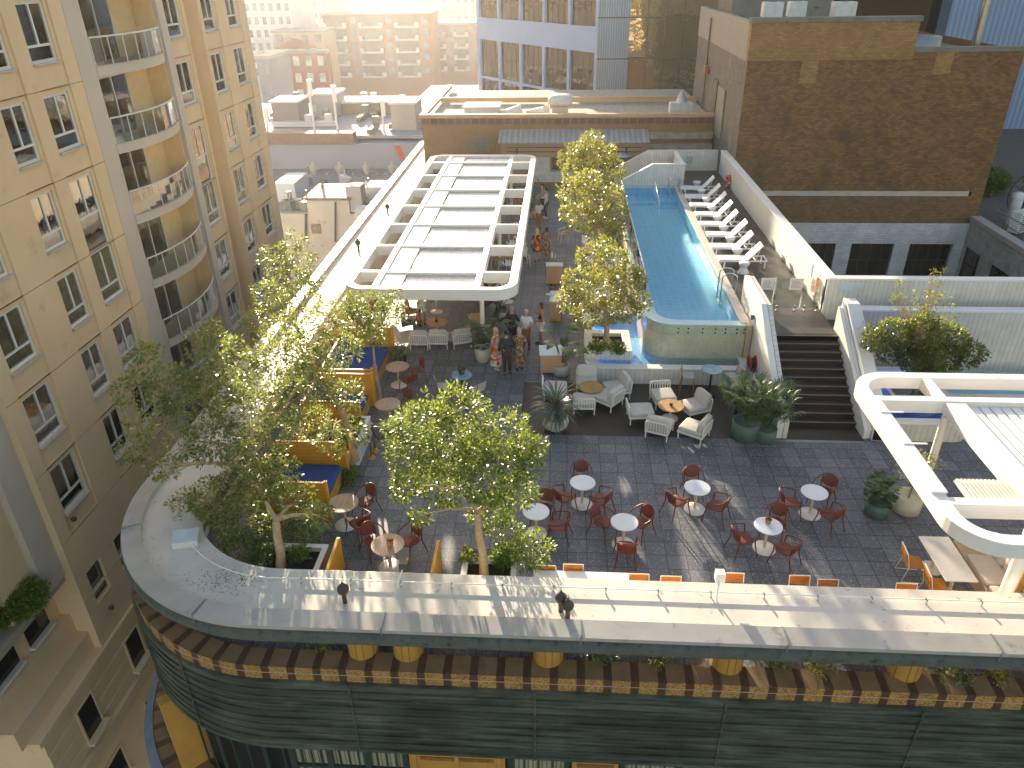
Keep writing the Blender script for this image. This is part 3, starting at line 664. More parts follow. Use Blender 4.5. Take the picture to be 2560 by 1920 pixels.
for Y0, Y1 in ((38.7, 40.3),):
    for z0, z1 in zip([-10.5]+JZ, JZ+[24.]): m_.quad((XT-.7, Y0, z0+.03), (XT-.7, Y1, z0+.03), (XT-.7, Y1, z1), (XT-.7, Y0, z1), 0)
    m_.quad((XT, Y0, -10.5), (XT-.7, Y0, -10.5), (XT-.7, Y0, 24), (XT, Y0, 24), 0); m_.quad((XT-.7, Y1, -10.5), (XT, Y1, -10.5), (XT, Y1, 24), (XT-.7, Y1, 24), 0)
MB().box((-40, 46.401, -28), (XT-.001, 46.5, 24)).build('end_wall', plain('end_grey', '#b5b2ad', .8, var=.06), tower); m_.box((-40, 20.0, 23.99), (XT-.01, 46.4, 24.3))
m_.quad((XT, 20, -10.5), (XT, 20, 24), (XT-6, 20, 24), (XT-6, 20, -10.5)); m_.box((-40.2, 10, -28), (-40, 46.4, 24)); pass
m_.build('wall', [render_b, plain('joint_tan', '#b0946c', .8)], tower)  # groove faces between the wall bands get a darker tan
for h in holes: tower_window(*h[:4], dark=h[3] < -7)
# balcony bay between two grey pilasters
m_ = MB(); m_.box((XT-2.3, 29.1, -10.5), (XT+.02, 29.72, 24)); m_.box((XT-2.3, 36.1, -10.5), (XT+.02, 36.7, 24)); m_.box((XT-.35, 29.72, -10.5), (XT-.12, 30.4, 24)); 
m_.build('pilaster', render_g, tower)
m_ = MB(); m_.box((XT-1.2, 29.7, -10.5), (XT-1.1, 36.1, 24)); m_.box((XT-1.09, 36.04, -10.5), (XT-.2, 36.098, 24)); m_.box((XT-1.09, 30.41, -10.5), (XT-.7, 31.0, 24)); m_.build('balcony_back_wall', ochre, tower)
railglass = glassy('balcony_glass', (.74, .80, .74), .6, .03, alpha=.14)
for j, z in enumerate(JZ[:-1]):
    def bow(k=14, out=0.): return [(XT-.1+(.62+out)*sin(pi*i/k)**.85, 30.42+(36.03-30.42)*i/k) for i in range(k+1)]
    pts = bow()+[(XT-1.08, 36.03), (XT-1.08, 30.42)]
    b_ = MB().prism(pts, z, z+.34).build('balcony', render_g, tower, .01)
    m_ = MB().prism([(x+.05*(1 if 0 < i < 14 else 0), y) for i, (x, y) in enumerate(bow())]+[(XT-.6, 36.03), (XT-.6, 30.42)], z+.341, z+.40); m_.build('balcony_edge', sill_m, b_).location = (0, 0, 0)
    g_ = MB(); r_ = MB(); bb = bow(14, -.06)
    for (x0, y0), (x1, y1) in zip(bb, bb[1:]): g_.quad((x0, y0, z+.42), (x1, y1, z+.42), (x1, y1, z+1.36), (x0, y0, z+1.36))
    r_.tube([(x, y, z+1.4) for x, y in bb], .035, 6)
    for i in range(0, 15, 2): r_.tube(((bb[i][0], bb[i][1], z+.4), (bb[i][0], bb[i][1], z+1.4)), .022, 6)
    g_.build('balustrade_glass', railglass, b_).location = (0, 0, 0); r_.build('railing', frame_w, b_).location = (0, 0, 0)
    d_ = MB(); X = XT-1.09
    for a in (31.6, 32.8, 34.0): d_.box((X, a, z+.35), (X+.06, a+.08, z+2.75))
    d_.box((X, 31.6, z+2.67), (X+.055, 34.08, z+2.75))
    dr = d_.build('balcony_door', frame_w, tower); MB().box((X+.01, 31.68, z+.36), (X+.03, 34.0, z+2.66)).build('pane', paneg, dr).location = (0, 0, 0)
    MB().box((X+.002, 31.6, z+.35), (X+.008, 34.0, z+2.7)).build('room', plain('teal_room', '#6f8480', .8, var=.3), dr).location = (0, 0, 0)
# furniture on two balconies reads as pale shapes
# wing at the near end, stepped base
m_ = MB(); m_.box((-40, 10, -6.6), (XT-1.5, 17.4, 24)); m_.box((XT-3, 17.41, -6.6), (XT-.55, 18.9, 24)); m_.build('near_wing', render_b, tower)
MB().box((XT-3, 18.91, -6.6), (XT-.28, 19.99, 24)).build('grey_column', render_g, tower)
base = MB()
steps = [(XT+.12, 15.7, -10.75, -10.5), (XT, 15.9, -28, -10.75), (XT-.3, 15.4, -10.5, -9.6), (XT-.75, 15.0, -9.6, -8.7), (XT-1.15, 15.6, -8.7, -6.9)]
for x, y, a, b in steps: base.box((-40, y, a), (x, 21 if b > -10 else 46.3, b))
base.build('stepped_base', render_b, tower, .01)
m_ = MB()
for i in range(4): m_.box((XT+.001, 15.9, -11.3-.72*i), (XT+.03, 46., -10.78-.72*i+.0)); 
m_.box((XT+.001, 15.88, -13.9), (XT+.22, 46., -13.5)); m_.build('rustication', render_b, tower, .012)
MB().box((XT-1.6, 10, -6.9), (XT-.35, 20.0, -6.55)).build('terrace_ledge', plain('ledge_stone', '#b5a893', .7, var=.12, dirt=('#7d7466', 3., .6)), tower, .02)
for h in ((21.15, 22.1, -13.1, -11.5), (17.65, 18.6, -13., -11.4), (21.0, 22.0, -16.6, -15.1), (17.9, 18.9, -16.6, -15.1), (23.9, 24.8, -15.9, -14.4)): 
    f = MB(); a, b, c, d = h; X = XT+.04
    for p, q in (((X, a-.1, c-.1), (X+.05, a, d+.1)), ((X, b, c-.1), (X+.05, b+.1, d+.1)), ((X, a, d), (X+.05, b, d+.1)), ((X, a-.15, c-.16), (X+.3, b+.15, c-.04))): f.box(p, q)
    w_ = f.build('base_window', render_b, tower, .008); MB().box((X-.03, a, c-.04), (X+.012, b, d)).build('pane', plain('black_glass', '#0b0d0c', .08, var=.3, spec=.8), w_).location = (0, 0, 0)
for a, b, c, d in ((16.2, 17.6, -8.5, -7.3), (18.2, 19.4, -8.5, -7.4)): 
    w_ = MB().box((XT-1.15, a-.05, c-.14), (XT-.95, b+.05, c-.02)).build('base_window', frame_w, tower); MB().box((XT-1.16, a, c), (XT-1.13, b, d)).build('pane', plain('black_glass', '#0b0d0c'), w_).location = (0, 0, 0)
for z in (-5.3, -2.35, .6, 3.55, 6.5):
    b_ = MB().prism([(XT-1.49, 10.6), (XT+.1, 12.4), (XT+.1, 15.6), (XT-1.49, 17.39)], z, z+.95).build('side_balcony', plain('green_grey_panel', '#77796a', .5), tower, .01)
    r_ = MB().tube(((XT-.85, 17.1, z+1.75), (XT+.05, 15.6, z+1.75), (XT+.05, 12.4, z+1.75)), .03, 6)
    for p in ((XT+.05, 15.6), (XT-.5, 16.5), (XT+.05, 14.)): r_.tube(((*p, z+.95), (*p, z+1.75)), .03, 6)
    r_.build('railing', frame_w, b_).location = (0, 0, 0)
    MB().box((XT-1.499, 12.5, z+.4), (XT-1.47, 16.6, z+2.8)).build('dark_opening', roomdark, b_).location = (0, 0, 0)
for y, z in ((20.9, -4.75), (21.1, -9.5)): MB().lathe(((.09, 0), (.11, .1), (.03, .16)), (XT+.1, y, z), 10).build('floodlight', plain('floodlight_dark', '#4a4036', .5), tower)
# ---------------------------------------------------------------- brown brick building on the right
bk_d = bricks('dark_brick', '#a3753f', '#7a5530', '#5e4a34', .26, .105, .012, WALLY, .85, ('#4d3a2a', .5, .56), .5)
bk_t = bricks('tan_brick', '#b58d55', '#a07540', '#8a6a44', .26, .105, .010, WALLY, .85, ('#9a6a3c', .8, .56), .4)
bk_g = bricks('grey_side_brick', '#777069', '#5c5550', '#8f8880', .26, .105, .014, WALLX, .85, ('#9a9186', .5, .55), .5)
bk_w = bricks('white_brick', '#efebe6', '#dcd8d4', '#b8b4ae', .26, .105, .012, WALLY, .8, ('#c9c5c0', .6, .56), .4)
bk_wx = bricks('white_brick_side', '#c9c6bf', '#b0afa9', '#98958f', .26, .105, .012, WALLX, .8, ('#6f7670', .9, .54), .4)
conc = plain('weathered_concrete', '#7d786f', .8, var=.2, scale=1.2, dirt=('#4d4a44', 2.4, .58))
BY = 44.86
brick = thing('brick_building', 'large windowless dark brown brick building with a pale brick top', 'building', (18, 55, -28), world=True)
m_ = MB(); m_.quad((10, BY, 1.25), (24.4, BY, 1.25), (24.4, BY, 8.72), (10, BY, 8.72)); m_.quad((24.4, BY, -28), (24.4, 62, -28), (24.4, 62, 8.72), (24.4, BY, 8.72))
m_.build('brick_wall', bk_d, brick)
MB().box((10.01, BY-.05, 1.0), (23.55, BY-.004, 1.28)).build('string_course', plain('painted_course', '#bfb2a6', .6), brick)
MB().quad((10, BY-.002, -.62), (23.72, BY-.002, -.62), (23.72, BY-.002, 1.0), (10, BY-.002, 1.0)).build('mid_brick', bricks('mid_brown_brick', '#9b7048', '#7d5838', '#66503a', .26, .105, .012, WALLY, .85, None, .4), brick)
MB().quad((23.72, BY-.001, -28), (24.4, BY-.001, -28), (24.4, BY-.001, 1.25), (23.72, BY-.001, 1.25)).build('brick_corner', bk_d, brick)
MB().box((9.97, BY-.06, 8.34), (18.65, BY+.4, 10.2)).build('parapet_brick', bk_t, brick)
m_ = MB(); m_.box((9.9, BY-.12, 10.2), (18.75, BY+.5, 10.45)); m_.box((18.66, BY-.05, 8.7), (24.5, BY+.45, 8.95)); m_.build('coping', conc, brick, .02)
m_ = MB(); m_.box((9.96, BY-.09, 10.0), (18.66, BY-.061, 10.08)); m_.box((9.96, BY-.09, 8.45), (18.66, BY-.061, 8.55)); m_.build('brick_ledge', bk_t, brick)
for x, w, z in ((12.9, .9, 7.2), (19.9, .9, 7.6)): MB().box((x, BY-.012, z), (x+w, BY-.003, 8.34 if x < 15 else 8.69)).build('pale_patch', bk_t, brick)
m_ = MB(); m_.quad((10, BY, -3), (10, 62, -3), (10, 62, 8.3), (10, BY, 8.3)); m_.build('side_wall', bk_g, brick)
MB().box((9.96, BY+.41, 8.3), (10.3, 62, 10.25)).build('side_parapet', plain('side_render', '#968f84', .8, var=.12, dirt=('#6b645c', 1.5, .6)), brick)
m_ = MB(); m_.box((9.9, 49.5, 3.3), (9.995, 51.8, 6.2)); m_.build('blocked_window', plain('blocked_render', '#8f887b', .8, var=.15), brick); MB().box((9.9, 52.2, 3.4), (9.99, 53.4, 6.4)).build('side_window', plain('old_window', '#5d5b58', .4, var=.3, scale=6), brick)
MB().tube(((9.85, 56.5, 3.2), (9.85, 56.5, 9.8)), .06, 8).build('downpipe', plain('rusty_pipe', '#6b5548', .6), brick); MB().boxc((9.8, 56.3, 6.6), (.25, .5, .5)).build('meter_box', plain('orange_box', '#b0613a', .5), brick)
struct_roof = MB().box((10.3, BY+.5, 8.0), (24.4, 62, 8.3)).build('roof_deck', conc, brick)
# white brick base with dark windows and its return wing
wh = [(14.72, 16.67, -3.96, -1.9), (17.58, 20.08, -3.96, -1.9), (21.0, 23.5, -3.96, -1.9)]
m_ = MB(); holes_wall(m_, (10, 24.1), (-6, -.62), wh, lambda u, v, d: (u, BY-.02+d, v)); m_.build('white_base', bk_w, brick)
m_ = MB(); wr = [(42.75, 44.75, -3.9, -1.9), (39.6, 41.7, -3.9, -1.88), (36.2, 38.3, -3.9, -1.88)]
holes_wall(m_, (26.5, BY-.02), (-6, -.45), wr, lambda u, v, d: (24.1+d, u, v)); m_.build('white_return', bk_wx, brick)
MB().box((24.0, 26.5, -.45), (24.6, BY-.05, -.15)).build('return_coping', plain('pale_coping', '#aaa49c', .7, var=.1), brick, .02)
blackg = plain('black_glass', '#0b0d0c')
for a, b, c, d in wh:
    f = MB(); y = BY+.16
    for u in (a, (a+b)/2-.03, b-.07, a+(b-a)*.25, a+(b-a)*.75): f.box((u, y, c), (u+.06, y+.05, d))
    for v in (c, c+.95, d-.07): f.box((a, y+.002, v), (b, y+.048, v+.06))
    w_ = f.build('window', plain('dark_steel_window', '#20211f', .4), brick); MB().box((a, y+.03, c), (b, y+.04, d)).build('pane', blackg, w_).location = (0, 0, 0)
for a, b, c, d in wr:
    f = MB(); x = 24.28
    for u in (a, (a+b)/2-.03, b-.07): f.box((x, u, c), (x+.05, u+.06, d))
    f.box((x+.002, a, c+.95), (x+.048, b, c+1.01))
    w_ = f.build('window', plain('dark_steel_window', '#20211f'), brick); MB().box((x+.02, a, c), (x+.04, b, d)).build('pane', blackg, w_).location = (0, 0, 0)
struct(MB().box((9.9, 26.1, -6.2), (24.1, BY, -6.)).build('courtyard', plain('courtyard_grey', '#6b6966', .8)))
fl_ = thing('steel_flue', 'tall stainless flue with a cap on the brick building roof', 'flue', (23.0, 47, 8.3), world=True)
MB().tube(((22.6, 46.6, 8.3), (22.6, 46.6, 11.2)), .2, 16).build('pipe', chrome, fl_); MB().lathe(((.3, 0), (.33, .45), (.28, .5)), (22.6, 46.6, 11.2), 16).build('cap', chrome, fl_)
for i, (x, y) in enumerate(((20.0, 48.6), (19.6, 51.6))):
    t_ = thing('roof_tank', ['round open steel tank on the brick roof nearest the flue', 'round open steel tank on the brick roof behind the nearer tank'][i], 'tank', (x, y, 8.3))
    MB().lathe(((1.5, 0), (1.5, .9), (1.42, .9), (1.42, .5)), (0, 0, 0), 32).build('tank_wall', plain('tank_steel', '#9a9c9c', .4, metal=.4), t_); MB().disc((0, 0, .4), 1.42, .1).build('tank_floor', plain('tank_rust', '#6b4c3a', .8), t_)
rb = thing('roof_block', 'grey concrete plant room behind the brick parapet', 'plant room', (14, 58, 8.3), world=True)
MB().box((11, 56, 8.3), (17.5, 61, 11.3)).build('wall', conc, rb); MB().box((10.8, 55.8, 11.3), (17.8, 61.2, 11.55)).build('roof_slab', plain('pale_slab', '#9b9690', .7), rb)
for i, (x, y, s, lb) in enumerate(((12.3, 50.5, .8, 'small white air conditioning unit on brick roof beside the round vent'), (13.8, 50.8, .7, 'low white air conditioning box on the brick roof in the middle'), (16.2, 49.8, .9, 'white air conditioning box on the brick roof near the thin post'))):
    t_ = thing('air_conditioner', lb, 'air conditioner', (x, y, 10.2)); MB().boxc((0, 0, .35), (1.4*s, .8, .8)).build('casing', plain('ac_white', '#d5d5d2', .5), t_, .03); MB().lathe(((.25, 0), (.25, .03), (.05, .04)), (0, 0, .751), 16).build('fan', plain('fan_grey', '#777', .5) if False else conc, t_); MB().boxc((0, 0, -1.), (1.2*s, .7, 1.9)).build('plinth', conc, t_)
# roofs to the right of the brick building
rt = thing('neighbour_roof', 'low grey gravel roof beside the brick building at the right edge', 'building', (32, 40, -6), world=True)
MB().box((24.61, 20, -8), (60, 75, -.7)).build('flat_roof', plain('gravel_roof', '#5f5c55', .9, var=.3, scale=6, dirt=('#3d4a2f', .7, .6)), rt)
MB().box((40, 76, -28), (75, 90, 14)).build('far_block', plain('far_white', '#b9b7b2', .7), rt)
m_ = MB()
for k in range(9): m_.box((39.9, 75.8, -4+k*2.), (75, 76.0, -3.1+k*2.))
m_.build('slab_edges', plain('far_band', '#8a8780', .6), rt)
gr = thing('roof_railing', 'galvanised two bar railing on the neighbouring roof edge', 'railing', (25, 38, -.15), world=True)
r_ = MB()
for z in (.45, .95): r_.tube(((25.1, 26.8, z-.6), (25.1, 44.2, z-.6)), .03, 6)
for y in range(27, 45, 2): r_.tube(((25.1, y, -.7), (25.1, y, .35)), .03, 6)
r_.build('bars', plain('galvanised', '#8d9296', .4, metal=.5), gr)
sdish = thing('satellite_dish', 'large black mesh satellite dish on the neighbouring roof', 'satellite dish', (27.6, 46, -.7))
m_ = MB()
for k in range(16):
    a = 2*pi*k/16; m_.tube([(1.5*q*cos(a), -.45*q*q-.2, 1.6+1.5*q*sin(a)) for q in (0, .25, .5, .75, 1)], .025, 5)
for q in (.5, 1.): m_.tube([(1.5*q*cos(2*pi*j/28), -.45*q*q-.2, 1.6+1.5*q*sin(2*pi*j/28)) for j in range(28)], .025, 5, closed=True)
m_.build('mesh_bowl', black_m, sdish); MB().tube(((0, 0, 0), (0, -.1, 1.6)), .07, 8).tube(((-.8, 0, 0), (0, -.1, 1.2)), .04, 6).tube(((.8, 0, 0), (0, -.1, 1.2)), .04, 6).build('stand', black_m, sdish)
for i, (x, y, lb) in enumerate(((26.2, 43.4, 'white rooftop air conditioner by the railing next to the brick corner'), (27.6, 42.0, 'second white rooftop air conditioner farther from the brick corner'))):
    t_ = thing('rooftop_unit', lb, 'air conditioner', (x, y, -.7), radians(30)); MB().boxc((0, 0, .7), (1.5, .6, 1.2)).build('casing', plain('ac_white', '#d5d5d2'), t_, .03)
    m_ = MB(); 
    for k in range(8): m_.box((-.65, -.325, .25+k*.12), (.65, -.302, .30+k*.12))
    m_.build('grille', conc, t_)
vt = thing('white_flue', 'short white round flue on the gravel roof', 'flue', (26.6, 45.2, -.7)); MB().tube(((0, 0, 0), (0, 0, 1.5)), .3, 14).build('pipe', plain('ac_white', '#d5d5d2'), vt); MB().lathe(((.36, 1.5), (.36, 1.75), (.1, 1.85)), (0, 0, 0), 14).build('cap', plain('ac_white', '#d5d5d2'), vt)
# ---------------------------------------------------------------- pale blue office tower
blue_p = plain('pale_blue_panel', '#98acd0', .35, var=.05, scale=.35)
def ribbed(name, c, w, axis):
    m, nt, b = new_mat(name); v = world_pos(nt); sp = N(nt, 'ShaderNodeSeparateXYZ'); L(nt, v, sp.inputs[0])
    d = N(nt, 'ShaderNodeMath', operation='MULTIPLY'); L(nt, sp.outputs[axis], d.inputs[0]); d.inputs[1].default_value = 2*pi/w
    s_ = N(nt, 'ShaderNodeMath', operation='SINE'); L(nt, d.outputs[0], s_.inputs[0]); c = lin(c)
    L(nt, ramp(nt, s_.outputs[0], ((.0, tuple(x*.74 for x in c)), (.7, c))), b.inputs['Base Color']); setp(b, Roughness=.4); bump(nt, b, s_.outputs[0], .6, .05); return m
def bronze_mat(name, tint, dist, rough=.03):
    m, nt, b = new_mat(name); v = world_pos(nt); setp(b, Roughness=rough, Metallic=.75); b.inputs['Base Color'].default_value = (*lin(tint), 1)
    a = noise(nt, v, .45, 3); bump(nt, b, a, dist, .5); return m
bronze = bronze_mat('bronze_glass', '#7a6a5a', .10)
def px_of(p): q = Vector(p)-CAM; return 1280+CF*q.dot(RX)/q.dot(RZ)
office = thing('office_tower', 'pale blue metal clad office tower with bronze reflective windows', 'building', (0, 80, -28), world=True)
OC = aty(1494.6, 60, 76.); oc = (OC.x, 76.)
dirv = (-sin(radians(37)), cos(radians(37)))       # the left face runs back and away
LF = 10.
while px_of((oc[0]+dirv[0]*LF, oc[1]+dirv[1]*LF, 10)) > 1196: LF += .1
def PO(u, v, d):      # u runs from the corner away along the left face
    return (oc[0]+dirv[0]*u-(-dirv[1])*0+dirv[1]*d*1.0, oc[1]+dirv[1]*u+(-dirv[0])*d*1.0, v)
ow = []
zb = aty(1494, 250, 76.).z
for v0, v1 in ((zb-7.5, zb-3.2), (zb-.9, zb+4.6-1.0), (zb+5.2, zb+9.2), (zb+10.6+.4, zb+15.)):
    n = 5
    for i in range(n): ow.append((.35+i*LF/n*.985, .35+i*LF/n*.985+LF/n*.985-.45, v0, v1))
zy = lambda y: aty(1494, y, 76.).z
rows = [(zy(420), zy(365)), (zy(355), zy(250)), (zy(243), zy(133)), (zy(68), zy(-40)), (zy(-50), zy(-110))]
ow = []
for a, b in rows:
    for i in range(5): ow.append((.35+i*LF/5, .35+i*LF/5+LF/5-.42, a, b))
m_ = MB(); holes_wall(m_, (0, LF+.5), (-28, 24), ow, PO)
m_.build('wall', blue_p, office)
for h in ow:
    a, b, c, d = h; f = MB()
    f.quad(PO(a, c, .26), PO(b, c, .26), PO(b, d, .26), PO(a, d, .26))
    w_ = f.build('window', bronze, office); g_ = MB()
    for k in range(1, 4):
        u = a+(b-a)*k/4; g_.tube((PO(u, c, .24), PO(u, d, .24)), .025, 4)
    g_.tube((PO(a, (c+d)/2, .24), PO(b, (c+d)/2, .24)), .025, 4); g_.build('mullion', plain('bronze_bar', '#5a4a3c', .4), w_).location = (0, 0, 0)
rib = ribbed('ribbed_blue', '#98a8ba', .22, 'X'); rib2 = ribbed('ribbed_deep_blue', '#86a0bf', .45, 'X')
x0 = oc[0]; 
m_ = MB(); m_.box((x0, 76., -28), (x0+2.9, 77., 24)); m_.build('corner_ribs', rib, office)
m_ = MB(); m_.quad((x0+2.9, 76.4, -28), (x0+16, 76.4, -28), (x0+16, 76.4, 24), (x0+2.9, 76.4, 24)); m_.build('curtain_wall', bronze_mat('mirror_bronze', '#c9b48a', .16), office)
MB().box((x0+11.2, 75.9, -28), (x0+12.1, 76.5, 24)).build('fin', rib, office)
m_ = MB()
for k in range(1, 8): m_.box((x0+2.9+k*1.6, 76.33, -28), (x0+2.96+k*1.6, 76.4, 24))
for k in range(12): m_.box((x0, 75.95, -12+k*3.45), (x0+16, 75.99, -11.9+k*3.45))
m_.build('transom', plain('bronze_bar', '#5a4a3c'), office)
MB().box((x0+16, 76, -28), (x0+30, 90, 24)).build('dark_side', bronze_mat('dark_bronze', '#3d342b', .05), office)
MB().box((x0+30.0, 74, -28), (x0+50, 90, 24)).build('ribbed_block', rib2, office)
m_ = MB(); b1 = PO(LF+.5, 0, 0); m_.quad((b1[0], b1[1], -28), (b1[0]+16, b1[1]+8, -28), (b1[0]+16, b1[1]+8, 24), (b1[0], b1[1], 24)); m_.build('back_wall', blue_p, office)
# ---------------------------------------------------------------- low tan building at the far end of the terrace
tan = bricks('tan_stone', '#a98054', '#a0774c', '#8f6c46', .6, .42, .008, WALLY, .7, None, .2)
tan_b = plain('tan_paint', '#b08d6d', .65, var=.06, scale=.8)
end = thing('end_building', 'low tan stone building with brown tile band at the far end of the terrace', 'building', (0, 55, -10), world=True)
EY = 51.95
MB().box((-9.35, EY, -10), (9.9, 66, 3.84)).build('wall', tan, end)
m_ = MB(); m_.box((-9.4, EY-.06, 3.84), (9.9, EY+.3, 4.24)); m_.build('tile_band', bricks('brown_band_tile', '#7a4a34', '#6b3f2c', '#b58a6a', .55, .6, .02, WALLY, .4, None, .2, 2, 0.), end)
m_ = MB(); m_.box((-9.5, EY-.14, 4.24), (9.9, EY+.35, 4.46)); m_.box((-9.5, EY+.35, 4.24), (-9.1, 66, 4.46)); m_.box((-9.1, 59.0, 4.1), (9.9, 59.4, 4.46)); m_.build('cornice', plain('tan_cornice', '#cba77e', .6, var=.07), end, .02)
MB().box((-9.1, EY+.35, 3.841), (9.88, 66, 4.0)).build('roof_gravel', plain('pale_gravel', '#b0a898', .9, var=.3, scale=3.), end)
MB().box((-4.0, EY-1.5, 2.0), (5.5, EY-.001, 3.0)).build('pavilion_wall', tan_b, end)
MB().box((-4.0, EY-.9, 0), (-.6, EY-.002, 2.0)).build('pavilion_pier', tan_b, end); MB().box((3.2, EY-.9, 0), (5.5, EY-.002, 2.0)).build('pavilion_pier', tan_b, end)
m_ = MB().add([(-4.15, EY-1.85, 3.02), (5.65, EY-1.85, 3.02), (5.65, EY-.02, 3.5), (-4.15, EY-.02, 3.5), (-4.15, EY-1.85, 2.94), (5.65, EY-1.85, 2.94), (5.65, EY-.02, 3.42), (-4.15, EY-.02, 3.42)], ((0, 1, 2, 3), (7, 6, 5, 4), (0, 4, 5, 1), (1, 5, 6, 2), (3, 2, 6, 7), (0, 3, 7, 4)))
m_.build('metal_awning', ribbed('awning_metal', '#b9b6b4', .35, 'X'), end)
m_ = MB()
for z in (2.35, 2.62): m_.tube(((-3.6, EY-1.53, z), (5.2, EY-1.53, z)), .03, 6)
for x in (-2.9, 4.2): m_.tube(((x, EY-1.55, 2.6), (x, EY-1.6, 2.15)), .05, 8)
m_.build('copper_pipe', plain('copper_red', '#7b3f2a', .4, metal=.5), end)
MB().box((-1.6, EY-.55, 0.95), (3.2, EY-.50, 2.0)).build('serving_back', plain('bar_back', '#6a5548', .7, var=.4, scale=4), end)
MB().box((-1.8, EY-1.5, .35), (3.2, EY-.7, 1.0)).build('bar_counter', plain('counter_white', '#d8d3cb', .5), end, .015); MB().box((-1.8, EY-1.44, 0), (3.2, EY-.8, .349)).build('counter_base', plain('counter_tan', '#8f6a45', .6), end)
sh_ = MB()
for x in (-.4, .6, 1.6): sh_.box((x, EY-.8, 1.45), (x+.8, EY-.56, 1.49))
shelf = sh_.build('bar_shelf', white, end)
MB().box((-1.85, EY-1.45, 1.0), (-.75, EY-.6, 2.0)).build('shutter', plain('cream_shutter', '#d3ccbf', .5), end)
m_ = MB().box((-6.1, EY-.06, 2.0), (-4.95, EY-.01, 3.05))
lv = m_.build('louvre_vent', plain('vent_grey2', '#8a8072', .5), end); m_ = MB()
for k in range(8): m_.box((-6.02, EY-.10, 2.08+k*.12), (-5.03, EY-.061, 2.13+k*.12))
m_.build('louvre_blade', plain('vent_grey3', '#6f675c', .5), lv).location = (0, 0, 0)
m_ = MB(); m_.box((5.6, EY-.35, 2.1), (9.9, EY-.01, 2.6)); m_.box((5.6, EY-.3, 2.9), (9.9, EY-.02, 3.3)); m_.build('stained_band', plain('stained_concrete', '#a89a89', .8, var=.25, scale=2.), end)
MB().box((-9.3, 50.0, .9), (-6.0, EY-.01, 1.2)).build('ledge_roof', conc, end)
# things on that roof
mv = thing('mushroom_vent', 'white mushroom roof vent in the middle of the tan building roof', 'roof vent', tuple(aty(1400, 290, 54.5))[:2]+(4.0,))
MB().boxc((0, 0, .3), (1.1, 1.1, .6)).build('base', plain('vent_base', '#c9bfae', .6), mv); MB().cushion((0, 0, .95), (1.7, 1.7, .75), 0, .6).build('hood', plain('ac_white', '#d5d5d2'), mv)
hb = thing('roof_hatch', 'flat white hatch box on the left of the tan roof', 'roof hatch', (-5.6, 55.4, 4.0)); MB().box((-1.2, -1, 0), (1.2, 1, .45)).build('base', plain('ac_white', '#d5d5d2'), hb, .03); MB().box((-1.3, -1.1, .45), (1.3, 1.1, .55)).build('lid', white, hb, .02)
for i, (x, y, rzv, lb) in enumerate(((-3.6, 55., .3, 'white folded duct on the tan roof next to the hatch'), (-1.7, 55.2, -.35, 'white slanted duct on the tan roof left of the vent'))):
    t_ = thing('roof_duct', lb, 'duct', (x, y, 4.0), rzv); MB().add([(-.8, -.3, .12), (.8, -.3, .12), (.8, .3, .55), (-.8, .3, .12), (-.8, -.3, 0), (.8, -.3, 0), (.8, .3, 0), (-.8, .3, 0)], ((0, 1, 2, 3), (4, 7, 6, 5), (0, 4, 5, 1), (1, 5, 6, 2), (2, 6, 7, 3), (3, 7, 4, 0))).build('duct_body', white, t_, .02); MB().boxc((.6, 0, .3), (.12, .7, .6)).build('flange', white, t_, .01)
ac = thing('roof_unit', 'white cabinet with a cone on top at the right end of the tan roof', 'air conditioner', (8.0, 54.2, 4.0)); MB().boxc((0, 0, .45), (1.5, .9, .7)).build('cabinet', plain('ac_white', '#d5d5d2'), ac, .03); MB().lathe(((.4, .8), (.1, 1.5), (0, 1.5)), (0, 0, 0), 4).build('cone', plain('ac_white', '#d5d5d2'), ac)
# ---------------------------------------------------------------- city behind
def far_mat(n, c): return plain(n, c, .8, var=.08, scale=.2)
struct(MB().box((-900, -200, -28.6), (900, 1600, -28)).build('ground', plain('city_ground', '#6f6a64', .9, var=.3, scale=.05)))
gw_y = 78.
gw = thing('grey_blue_wall_building', 'windowless grey blue side wall with an orange diagonal stripe', 'building', (-25, gw_y, -28), world=True)
p1, p2 = aty(668, 360, gw_y), aty(1080, 372, gw_y)
MB().box((-42, gw_y, -28), (p2.x+6, gw_y+22, p1.z)).build('wall', plain('blue_grey_render', '#a3a6b4', .8, var=.06, scale=.25), gw)
q1, q2, q3, q4 = aty(985, 365, gw_y-.06), aty(1000, 364, gw_y-.06), aty(1018, 406, gw_y-.06), aty(1008, 408, gw_y-.06)
MB().quad(q1, q4, q3, q2).build('orange_stripe', plain('orange_paint', '#d9603c', .6), gw)
MB().box((-42.3, gw_y-.3, p1.z), (p2.x-8, gw_y+1.2, p1.z+1.1)).build('brown_parapet', plain('brown_parapet', '#8d6f5d', .8, var=.2), gw)
MB().box((-42, gw_y+1.2, p1.z+.3), (p2.x+6, gw_y+22, p1.z+.6)).build('flat_roof', plain('far_roof', '#9a9aa2', .8, var=.08), gw)
for i, (px, py, h, lb) in enumerate(((788, 335, 5.2, 'thin white mast left on the grey flat roof'), (845, 335, 4.6, 'second thin white mast on the grey flat roof'), (962, 345, 3.2, 'short white mast near the tan building'), (670, 325, 2.6, 'white mast at the left edge beside the tower'))):
    p = aty(px, py, gw_y+3); t_ = thing('antenna_mast', lb, 'antenna', (p.x, p.y, p1.z+.6)); MB().tube(((0, 0, 0), (0, 0, h)), .12, 8).build('pole', white_steel, t_); MB().boxc((.1, 0, h-.8), (.4, .3, 1.6)).build('antenna_panel', white_steel, t_)
